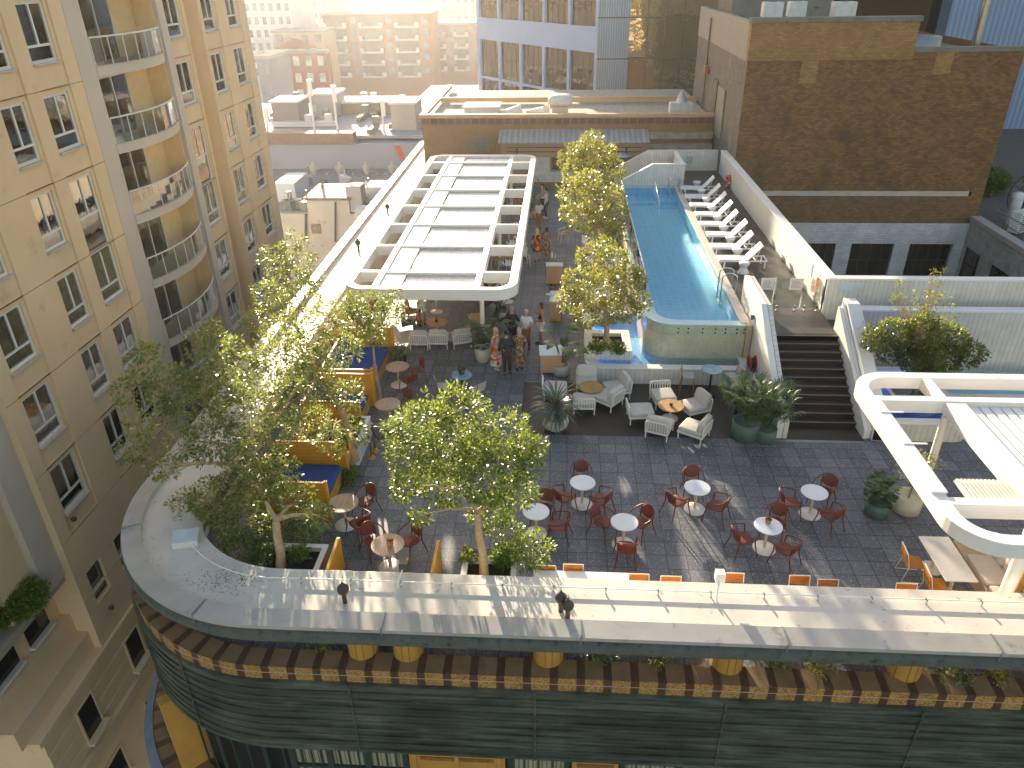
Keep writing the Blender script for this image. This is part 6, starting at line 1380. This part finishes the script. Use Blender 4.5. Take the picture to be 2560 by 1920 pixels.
# strap leaved and paddle leaved plants in pots
strapm = leaf_mat('grey_green_strap', ('#3d5250', '#52685f', '#6f8478', '#45604f'), .15); palmm = leaf_mat('palm_leaf', ('#2a4a24', '#3f6630', '#5a7d3c', '#7d8f4a'), .25); paddle = leaf_mat('paddle_leaf', ('#1f3b22', '#2f5230', '#436b3c', '#55783f'), .2, .3)
def strip(mb, pts, ws, up=Vector((0, 0, 1))):
    vs = []; n = len(pts)
    for i, p in enumerate(pts):
        t = (pts[min(i+1, n-1)]-pts[max(i-1, 0)]).normalized(); s = t.cross(up)
        s = s.normalized() if s.length > 1e-3 else Vector((1, 0, 0)); vs += [p-s*ws[i], p+t.cross(s)*ws[i]*-.25*0, p+s*ws[i]]
    mb.add(vs, [f for i in range(n-1) for f in ((i*3, i*3+1, i*3+4, i*3+3), (i*3+1, i*3+2, i*3+5, i*3+4))], 0, True)
def arc(c, az, ln, rise, droop, k=7):
    pts = []; h = Vector((cos(az), sin(az), 0)); p = Vector(c); el = rise
    for i in range(k): pts.append(p.copy()); p = p+(h*cos(el)+Vector((0, 0, 1))*sin(el))*(ln/k); el -= droop/k
    return pts
def potshape(kind): return {'bowl': ((.18, 0), (.33, .12), (.38, .26), (.34, .42), (.31, .43), (.30, .36), (0, .34)), 'cyl': ((.27, 0), (.31, .03), (.32, .45), (.29, .45), (.28, .38), (0, .37)), 'tall': ((.2, 0), (.26, .1), (.32, .6), (.29, .6), (.27, .52), (0, .5)), 'small': ((.06, 0), (.085, .13), (.075, .13), (.07, .11), (0, .105))}[kind]
potm = {'cream': plain('cream_pot', '#cfc6ae', .6, var=.08, dirt=('#8d7f66', 6, .62)), 'green': plain('green_pot', '#4f6a5c', .5, var=.06), 'terra': plain('terracotta', '#b5714c', .7, var=.1), 'grey': plain('grey_pot', '#b9b4aa', .6, var=.06), 'dark': plain('dark_pot', '#2b2a28', .6)}
def pot_plant(label, loc, kind, pm, sc, fn, name='potted_plant'):
    t = thing(name, label, 'potted plant', loc); MB().lathe(potshape(kind), (0, 0, 0), 28).build('pot', potm[pm], t).scale = (sc, sc, sc)
    m_ = MB(); z = potshape(kind)[-1][1]*sc; fn(m_, z); m_.build('foliage', {'s': strapm, 'p': palmm, 'd': paddle, 'f': leaf_dark, 'o': leaf_mat('olive_leaf', ('#6a7358', '#8a8f6c', '#a9a77f'), .3) if fn.__name__ == 'olive' else paddle}[fn.__doc__], t); return t
def dracaena(m_, z):
    's'
    for i in range(150): a = random.uniform(0, 2*pi); q = random.random(); strip(m_, arc((.06*cos(a), .06*sin(a), z+.25+.35*q), a, random.uniform(.85, 1.15), 1.35-1.5*(1-q), 1.5), [.022, .026, .026, .024, .02, .012, .003])
def fern(m_, z):
    'p'
    for i in range(60): a = random.uniform(0, 2*pi); strip(m_, arc((0, 0, z), a, random.uniform(.6, .95), random.uniform(.5, 1.4), 1.9), [.03, .035, .035, .03, .024, .014, .003])
def fanpalm(m_, z):
    'p'
    for i in range(34):
        a = random.uniform(0, 2*pi); st = arc((.04*cos(a), .04*sin(a), z+.1), a, random.uniform(.7, 1.6), random.uniform(1.0, 1.52), .5, 6); m_.tube(st, .012, 5); e = st[-1]; d = (st[-1]-st[-2]).normalized()
        s = d.cross(Vector((0, 0, 1))).normalized()
        for k in range(17):
            b_ = radians(-115+230*k/16); q = d*cos(b_)+s*sin(b_); l = .55*(1-.25*abs(k-8)/8); strip(m_, [e, e+q*l*.5+Vector((0, 0, .02)), e+q*l-Vector((0, 0, .16))], [.014, .02, .003])
def strelitzia(m_, z):
    'd'
    for i in range(15):
        a = random.uniform(0, 2*pi); l = random.uniform(.7, 1.5); st = arc((.03*cos(a), .03*sin(a), z), a, l, random.uniform(1.0, 1.5), .45, 6); m_.tube(st, .014, 5)
        lf = arc(st[-1], a, random.uniform(.6, .85), random.uniform(.3, .9), 1.3, 7); strip(m_, lf, [.03, .12, .16, .16, .13, .08, .01])
def rubber(m_, z):
    'd'
    for i in range(90):
        a = random.uniform(0, 2*pi); r = random.uniform(0, .35); c = Vector((r*cos(a), r*sin(a), z+random.uniform(.1, .75))); strip(m_, arc(c, a, random.uniform(.22, .34), random.uniform(-.1, .9), .9, 5), [.02, .075, .085, .06, .005])
def olive(m_, z):
    'o'
    m_.tube(((0, 0, z), (.03, 0, z+.5), (.0, .05, z+.95)), .025, 6)
    for k in range(6): crown_leaves(m_, (random.uniform(-.35, .35), random.uniform(-.3, .3), z+1.15+random.uniform(-.2, .35)), .28, 110, .06, .025)
def tuft(m_, z):
    'f'
    for i in range(22): a = random.uniform(0, 2*pi); strip(m_, arc((0, 0, z), a, random.uniform(.08, .16), random.uniform(.5, 1.5), .6, 4), [.008, .014, .01, .002])
random.seed(33)
P = lambda px, py, z=0: tuple(at(px, py, z))
pot_plant('spiky grey green plant in a weathered cream bowl at the deck corner', P(1388, 1072), 'bowl', 'cream', 1.15, dracaena)
pot_plant('bird of paradise plant with torn paddle leaves in a pale pot by the trolley', P(1402, 935), 'cyl', 'grey', .95, strelitzia)
pot_plant('fan palm in the larger green pot beside the stair wall', P(1860, 1092), 'cyl', 'green', 1.35, fanpalm); pot_plant('fan palm in the smaller green pot right against the stair', P(1912, 1100), 'cyl', 'green', 1.0, fanpalm)
pot_plant('tall feathery palm behind the two green pots', (at(1872, 1060).x, at(1872, 1060).y+.5, 0), 'cyl', 'dark', 1.2, dracaena)
pot_plant('variegated rubber plant in a green pot right of the bistro tables', P(2188, 1285), 'cyl', 'green', .95, rubber); pot_plant('wispy olive tree in a cream pot under the right pergola', P(2262, 1275), 'cyl', 'cream', 1.15, olive)
pot_plant('leafy plant in a tall cream pot at the pergola post', P(1208, 902), 'tall', 'cream', 1.0, rubber); pot_plant('paddle leaved plant in a tall cream pot behind the pergola post', P(1226, 880), 'tall', 'cream', .62, strelitzia)
pot_plant('dark spiky fern beside the farthest yellow booth', P(1003, 905), 'cyl', 'dark', .7, fern); pot_plant('palm in a pot beside the red host stand', P(1250, 800), 'tall', 'dark', .9, strelitzia)
pot_plant('leafy pot plant at the right edge of the pergola walkway', P(1333, 545), 'tall', 'cream', .9, rubber); pot_plant('plant in a white tub below the folded umbrella', P(1342, 465), 'tall', 'cream', .9, fern)
for px, py, z, lb, pm, sc in ((1920, 1308, .755, 'small succulent in a terracotta pot on the white table', 'terra', 1.0), (976, 1362, .755, 'small herb pot on the slatted table in the front booth', 'terra', 1.1), (1154, 934, 1.055, 'dark potted succulent on the blue bar table', 'dark', 1.5), (1164, 1378, .62, 'small terracotta pot on the rim of the central planter', 'terra', 1.0)):
    pot_plant(lb, P(px, py, z), 'small', pm, sc, tuft)
# plants seen under the front ledge and the shrub on the tower terrace
for i, (px, py) in enumerate(((800, 1628), (1500, 1652), (1640, 1660), (1930, 1672), (2060, 1680), (2380, 1700), (2500, 1705))):
    p = at(px, py, .1); tag(bush('x', (p.x, p.y+.25, .0), .42, leaf_fig if i % 2 else leaf_gold, 90, .06, .03), 'straggly planting seen in the gap under the front ledge', 'plant', 'planting under the front ledge')
p = atx(30, 1560, XT-.9); bush('round dark shrub on the stone terrace of the beige tower', (p.x, p.y, -6.5), 1.2, leaf_dark, 120, .10, .06)
m_ = bush('green creeper bushes beside the black satellite dish', (28.5, 52, -.7), 1.6, green, 60, .2, .12); 
# ---------------------------------------------------------------- people
def pattern(name, base, cols, scale):
    m, nt, b = new_mat(name); v = coords(nt); t = N(nt, 'ShaderNodeTexVoronoi'); t.inputs['Scale'].default_value = scale; L(nt, v, t.inputs['Vector'])
    sp = N(nt, 'ShaderNodeSeparateColor'); L(nt, t.outputs['Color'], sp.inputs[0]); k = len(cols)
    r = nt.nodes.new('ShaderNodeValToRGB'); r.color_ramp.interpolation = 'CONSTANT'; e = r.color_ramp.elements
    while len(e) < k+1: e.new(.5)
    for i, c in enumerate([base]+cols): e[i].position = 0 if i == 0 else .35+.65*(i-1)/k; e[i].color = (*lin(c), 1)
    L(nt, sp.outputs[0], r.inputs[0]); L(nt, r.outputs[0], b.inputs['Base Color']); setp(b, Roughness=.85); return m
skin_l = plain('light_skin', '#c99a7e', .5, var=.04); skin_t = plain('tanned_skin', '#a9714e', .5, var=.04)
cloth = lambda c: plain('cloth_'+c, '#'+c, .85, var=.06, scale=6)
TMPC = bpy.data.collections.new('tmp')
def skinned(nodes, edges, sub=1):
    names = list(nodes); me = bpy.data.meshes.new('sk'); me.from_pydata([nodes[n][0] for n in names], [(names.index(a), names.index(b)) for a, b in edges], []); o = bpy.data.objects.new('sk', me); COL.objects.link(o)
    md = o.modifiers.new('s', 'SKIN'); md.use_smooth_shade = True
    for i, n in enumerate(names):
        r = nodes[n][1]; me.skin_vertices[0].data[i].radius = r if isinstance(r, tuple) else (r, r)
    me.skin_vertices[0].data[0].use_root = True
    if sub: sd_ = o.modifiers.new('d', 'SUBSURF'); sd_.levels = sub; sd_.render_levels = sub
    dg = bpy.context.evaluated_depsgraph_get(); out = bpy.data.meshes.new_from_object(o.evaluated_get(dg)); bpy.data.objects.remove(o); bpy.data.meshes.remove(me); return out
def remeshed(me, vox):
    o = bpy.data.objects.new('rm', me); COL.objects.link(o); md = o.modifiers.new('r', 'REMESH'); md.mode = 'VOXEL'; md.voxel_size = vox; md.use_smooth_shade = True
    sm = o.modifiers.new('sm', 'SMOOTH'); sm.iterations = 2; sm.factor = .4
    dg = bpy.context.evaluated_depsgraph_get(); out = bpy.data.meshes.new_from_object(o.evaluated_get(dg)); bpy.data.objects.remove(o); return out
def merge_into(me, mb):
    bm = bmesh.new(); bm.from_mesh(me); tmp = bpy.data.meshes.new('t'); tmp.from_pydata(mb.v, [], mb.f); bm.from_mesh(tmp); bpy.data.meshes.remove(tmp); bm.to_mesh(me); bm.free(); return me
ARM = {'down': ((.255, .03, 1.13), (.26, -.07, .88)), 'bent': ((.25, .05, 1.14), (.13, -.22, 1.10)), 'up': ((.24, -.02, 1.15), (.14, -.22, 1.32)), 'hip': ((.32, .07, 1.17), (.19, -.04, 1.0)), 'fwd': ((.23, -.1, 1.16), (.16, -.33, 1.12)), 'front': ((.25, .03, 1.14), (.05, -.2, 1.02)), 'lap': ((.24, .0, 1.15), (.12, -.26, .98))}
def person(label, loc, ang, h=1.7, sk=skin_l, hair='#8d8780', hairlen=0, top=None, sleeve=.5, legs=None, leglen=1., dress=None, hem=.35, arms=('down', 'down'), sit=False, shoes='#2b2622', stride=.05, bag=None, lean=0.):
    t = thing('person', label, 'person', loc, face(ang)); t.scale = (h/1.72,)*3
    dz = -.45 if sit else 0
    def q(p, k=1): x, y, z = p; return (x, y-lean*max(0, z-.95), z+dz)
    nd = {}; ed = []
    nd['pelvis'] = (q((0, 0, .96)), (.135, .10)); nd['waist'] = (q((0, 0, 1.10)), (.118, .085)); nd['chest'] = (q((0, .0, 1.29)), (.145, .10)); nd['neck0'] = (q((0, .01, 1.45)), (.06, .06)); nd['neck1'] = (q((0, -.005, 1.54)), (.05, .05))
    ed += [('pelvis', 'waist'), ('waist', 'chest'), ('chest', 'neck0'), ('neck0', 'neck1')]
    fing = MB()
    for s, a in ((-1, arms[0]), (1, arms[1])):
        e, w = ARM[a]; n = 'L' if s < 0 else 'R'
        nd['sh'+n] = (q((s*.175, .01, 1.40)), .058); nd['el'+n] = (q((s*e[0], e[1], e[2])), .041); nd['wr'+n] = (q((s*w[0], w[1], w[2])), .029)
        d = (Vector(nd['wr'+n][0])-Vector(nd['el'+n][0])).normalized(); pm = Vector(nd['wr'+n][0])+d*.055; nd['pa'+n] = (tuple(pm), (.036, .022))
        ed += [('chest', 'sh'+n), ('sh'+n, 'el'+n), ('el'+n, 'wr'+n), ('wr'+n, 'pa'+n)]
        sd_ = d.cross(Vector((0, 0, 1) if abs(d.z) < .8 else (0, 1, 0))).normalized(); nr = d.cross(sd_)
        for k, (off, ln) in enumerate(((-.03, .065), (-.010, .078), (.010, .082), (.03, .07))):
            b0 = pm+d*.025+sd_*off; fing.tube((b0-d*.02, b0+d*ln*.5+nr*.006, b0+d*ln+nr*.028), [.010, .0095, .008], 6)
        fing.tube((pm-d*.02-sd_*.03, pm+d*.01-sd_*.058, pm+d*.045-sd_*.062), [.013, .011, .009], 6)
        if sit: hp, kn, an, to = (s*.09, -.03, .95), (s*.12, -.43, .96), (s*.12, -.40, .54), (s*.13, -.53, .485)
        else: y = s*stride; hp, kn, an, to = (s*.088, 0, .91), (s*.098, -.03-y*.3, .50), (s*.10, .02+y, .09), (s*.115, -.11+y, .035)
        nd['hp'+n] = (q(hp), .088); nd['kn'+n] = (q(kn), .058); nd['an'+n] = (q(an), .038); nd['to'+n] = (q(to), (.04, .028))
        ed += [('pelvis', 'hp'+n), ('hp'+n, 'kn'+n), ('kn'+n, 'an'+n), ('an'+n, 'to'+n)]
    me = skinned(nd, ed); hc = q((0, -.025, 1.635))
    hb = MB(); hb.ball(hc, (.076, .092, .115), 0, 18, 14); hb.ball((hc[0], hc[1]-.055, hc[2]-.05), (.05, .045, .06), 0, 12, 8); hb.ball((hc[0], hc[1]-.094, hc[2]-.018), (.013, .02, .024), 0, 8, 6)
    for s in (-1, 1): hb.ball((s*.077, hc[1]+.01, hc[2]-.01), (.012, .022, .032), 0, 8, 6)
    hb.v += []; off = len(hb.v); hb.v += fing.v; hb.f += [tuple(i+off for i in f) for f in fing.f]
    me = remeshed(merge_into(me, hb), .0095); me.name = 'body'; me.materials.clear(); me.materials.append(sk)
    o = bpy.data.objects.new('body', me); COL.objects.link(o); o.parent = t
    f_ = MB()
    for s in (-1, 1): f_.ball((s*.031, hc[1]-.083, hc[2]+.004), (.011, .008, .007), 0, 8, 6)
    f_.build('eye', plain('eye_dark', '#1c1512', .3), t); MB().ball((0, hc[1]-.096, hc[2]-.062), (.024, .008, .007), 0, 8, 6).build('mouth', plain('lip', '#8d4a42', .5), t)
    hm = plain('hair'+hair, hair, .6, var=.2, scale=40); hb = MB(); hb.ball((hc[0], hc[1]+.022, hc[2]+.026), (.086, .092, .108), 0, 16, 10)
    if hairlen: hb.ball((hc[0], hc[1]+.05, hc[2]-.06*hairlen), (.085, .06, .10+.09*hairlen), 0, 14, 10)
    if hairlen < 0: pass
    hb.build('hair', hm, t)
    grow = lambda n, g: (nd[n][0], tuple(x+g for x in nd[n][1]) if isinstance(nd[n][1], tuple) else nd[n][1]+g)
    def garment(name, names, edges, g, m, extra=None):
        ns = {n: grow(n, g) for n in names}
        if extra: ns.update(extra)
        mm = skinned(ns, edges); mm.name = name; mm.materials.clear(); mm.materials.append(m); ob = bpy.data.objects.new(name, mm); COL.objects.link(ob); ob.parent = t; return ob
    if top or dress:
        ex = {}; e2 = [('pelvis', 'waist'), ('waist', 'chest'), ('chest', 'neckb')]; ex['neckb'] = (q((0, .01, 1.425)), .082)
        ex['pelvis'] = (q((0, 0, .93)), (.155, .118)); nm_ = ['waist', 'chest']
        for n in 'LR':
            if sleeve > 0:
                ex['sh'+n] = grow('sh'+n, .018); a, b = Vector(nd['sh'+n][0]), Vector(nd['el'+n][0]); w = Vector(nd['wr'+n][0])
                c = a+(b-a)*min(1, sleeve*2); ex['sl'+n] = (tuple(c), .058); e2 += [('chest', 'sh'+n), ('sh'+n, 'sl'+n)]
                if sleeve > .5: c = b+(w-b)*min(.95, (sleeve-.5)*2); ex['s2'+n] = (tuple(c), .044); e2 += [('sl'+n, 's2'+n)]
            else: ex['sh'+n] = (tuple(Vector(nd['sh'+n][0])*.82+Vector(nd['chest'][0])*.18), .05); e2 += [('chest', 'sh'+n)]
        ex = {'pelvis': ex.pop('pelvis'), **ex}
        garment('shirt' if top else 'dress_bodice', nm_, e2, .022, top or dress, ex)
    if legs:
        ex = {}; e2 = []; ex['pelvis'] = (q((0, 0, .97)), (.145, .11))
        for n in 'LR':
            ex['hp'+n] = grow('hp'+n, .022); a, k, an = (Vector(nd[x+n][0]) for x in ('hp', 'kn', 'an')); e2 += [('pelvis', 'hp'+n)]
            if leglen <= .5: ex['lg'+n] = (tuple(a+(k-a)*leglen*2), .092); e2 += [('hp'+n, 'lg'+n)]
            else: ex['kn'+n] = grow('kn'+n, .022); ex['lg'+n] = (tuple(k+(an-k)*(leglen-.5)*2), .062); e2 += [('hp'+n, 'kn'+n), ('kn'+n, 'lg'+n)]
        garment('trousers' if leglen > .5 else 'shorts', [], e2, 0, legs, ex)
    if dress:
        n = 28; d_ = MB(); rings = []
        prof = [(1.12, .135, .105), (1.0, .165, .13), (.85, .20, .165), (.65, .225, .2), (hem, .25, .235)]
        vs = [(rx*(1+.05*cos(7*2*pi*j/n)*(1.1-z))*cos(2*pi*j/n), ry*(1+.05*cos(7*2*pi*j/n)*(1.1-z))*sin(2*pi*j/n), z+dz) for z, rx, ry in prof for j in range(n)]
        d_.add(vs, [(i*n+j, (i+1)*n+j, (i+1)*n+(j+1) % n, i*n+(j+1) % n) for i in range(len(prof)-1) for j in range(n)], 0, True); d_.build('skirt', dress, t)
    for n in 'LR':
        a, b = Vector(nd['an'+n][0]), Vector(nd['to'+n][0]); MB().tube((a+Vector((0, .05, -.045)), (a+b)/2+Vector((0, 0, -.012)), b+Vector((0, -.03, 0))), [.045, .05, .036], 10).build('shoe', plain('shoe'+shoes, shoes, .5), t)
    if bag: MB().cushion((.30, -.02, .82), (.12, .26, .22), 0, .3).build('handbag', plain('bag'+bag, bag, .5), t)
    return t
floral_o = pattern('orange_floral', '#e8d9c8', ['#e0622c', '#c9402f', '#e8a04a', '#d98f9a'], 9); brown_p = pattern('brown_leaf_print', '#8a6148', ['#5d3d2c', '#c9a98a', '#7a4f38'], 22)
floral_d = pattern('dark_floral', '#1d1512', ['#d9601f', '#c92f24', '#2b1d18', '#e09a3a'], 9); gecko = pattern('patterned_shorts', '#e6dfd0', ['#e6dfd0', '#e6dfd0', '#3a3a3a'], 11); check = pattern('red_check', '#c9485a', ['#f0dfe0', '#d9707c', '#b83848'], 30)
PP = lambda px, py: at(px, py)
person('bald man in a black shirt standing with arm out by the pergola post', PP(1281, 872), 65, 1.78, hair='#8d8680', top=cloth('1b1716'), sleeve=.95, legs=cloth('1f1c1e'), arms=('fwd', 'down'))
person('woman with short white hair in a white top and rust trousers', PP(1316, 872), -100, 1.64, hair='#c9c4bc', top=cloth('e3e0dc'), sleeve=.5, legs=cloth('9a4f1f'), arms=('bent', 'bent'))
person('man with dark hair bun in a black vest and white shorts', PP(1352, 862), 190, 1.78, sk=skin_t, hair='#2a1f1a', hairlen=.4, top=cloth('2a2220'), sleeve=0, legs=cloth('e0d9d0'), leglen=.42, arms=('up', 'front'))
person('man in a navy shirt and dark trousers seen from behind', PP(1268, 936), 95, 1.76, hair='#1f1a18', top=cloth('1c2130'), sleeve=.95, legs=cloth('38222a'), arms=('front', 'down'), shoes='#3a2a1c')
person('grey haired woman in a long brown print dress seen from behind', PP(1299, 923), 100, 1.66, hair='#b5aaa0', hairlen=.5, dress=brown_p, hem=.28, sleeve=.8, arms=('bent', 'bent'), shoes='#2a201c')
person('blonde woman in a long orange floral dress at the pergola post', PP(1241, 922), -20, 1.66, hair='#c9a87a', hairlen=.6, dress=floral_o, hem=.22, sleeve=.55, arms=('bent', 'bent'), bag='#1d1a1a', shoes='#d9c9b0')
person('person in a red checked shirt bending beside the red host stand', PP(1236, 800), -60, 1.7, hair='#4a3628', top=check, sleeve=.9, legs=cloth('3a3f4d'), arms=('fwd', 'fwd'), lean=.35)
person('person in patterned shorts and black boots under the pergola front', PP(1057, 812), 95, 1.76, sk=skin_t, hair='#3a2a20', top=cloth('c9c0b4'), sleeve=.5, legs=gecko, leglen=.45, arms=('bent', 'bent'), shoes='#141212')
p = PP(1022, 806); person('seated person in ochre clothes half behind the left tree', p, 20, 1.68, sk=skin_t, hair='#4a2f20', hairlen=.5, top=cloth('b5803a'), sleeve=.6, legs=cloth('c99a5a'), arms=('lap', 'lap'), sit=True)
p = PP(1012, 836); person('seated person in a grey shirt at the left tree', p, 15, 1.74, hair='#6a5f55', top=cloth('6f7a80'), sleeve=.6, legs=cloth('5a5f68'), arms=('lap', 'fwd'), sit=True)
person('man in a pink shirt and black trousers on the walkway', PP(1356, 536), 190, 1.78, hair='#2f241e', top=cloth('c98a80'), sleeve=.5, legs=cloth('1c1a1c'), arms=('bent', 'bent'))
person('man in a white jumper, black trousers and white shoes on the walkway', PP(1365, 546), 175, 1.76, hair='#1d1815', top=cloth('d9d0cc'), sleeve=.95, legs=cloth('1a181a'), arms=('fwd', 'down'), shoes='#e6e2de')
person('long haired woman in a white top and tan trousers on the walkway', PP(1347, 574), 110, 1.66, sk=skin_t, hair='#7a5a3c', hairlen=1., top=cloth('dcd6d0'), sleeve=.4, legs=cloth('a9703a'), arms=('bent', 'bent'), bag='#b5562c')
person('blonde woman in a short dark floral dress seen from behind', PP(1343, 653), 100, 1.68, hair='#d9c39a', hairlen=.9, dress=floral_d, hem=.55, sleeve=.5, arms=('bent', 'down'), bag='#6a1f2a')
person('dark haired woman in a long brown floral dress beside the white counter', PP(1366, 650), 80, 1.66, sk=skin_t, hair='#2a1d18', hairlen=.3, dress=brown_p, hem=.3, sleeve=.3, arms=('up', 'down'))
person('seated person in a white shirt at the right rim of the pergola', PP(1312, 668), 160, 1.72, hair='#d0cac4', top=cloth('e0dcd8'), sleeve=.6, legs=cloth('4a4a55'), arms=('lap', 'lap'), sit=True)
for i, (px, py, c, lb) in enumerate(((1262, 545, '7a2a30', 'seated guest in dark red at the second pergola table'), (1292, 540, 'c9803a', 'seated guest in orange at the second pergola table'), (1280, 500, '5a4a44', 'seated guest in brown at the third pergola table'))):
    person(lb, PP(px, py), 200-60*i, 1.7, sk=skin_t, hair='#2f241e', hairlen=.4, top=cloth(c), sleeve=.5, legs=cloth('3a3638'), arms=('lap', 'lap'), sit=True)
# ---------------------------------------------------------------- air
hz = MB().box((-420, -70, -29.6), (360, 700, 27.5)).build('haze', None or bpy.data.materials.new('haze_air')); hz['kind'] = 'stuff'; hz.display_type = 'WIRE'
hm = bpy.data.materials['haze_air']; hm.use_nodes = True; nt = hm.node_tree; nt.nodes.remove(nt.nodes['Principled BSDF'])
pv = N(nt, 'ShaderNodeVolumePrincipled'); pv.inputs['Density'].default_value = HAZE; pv.inputs['Color'].default_value = (.90, .95, 1, 1); pv.inputs['Anisotropy'].default_value = .72
L(nt, pv.outputs[0], nt.nodes['Material Output'].inputs['Volume'])
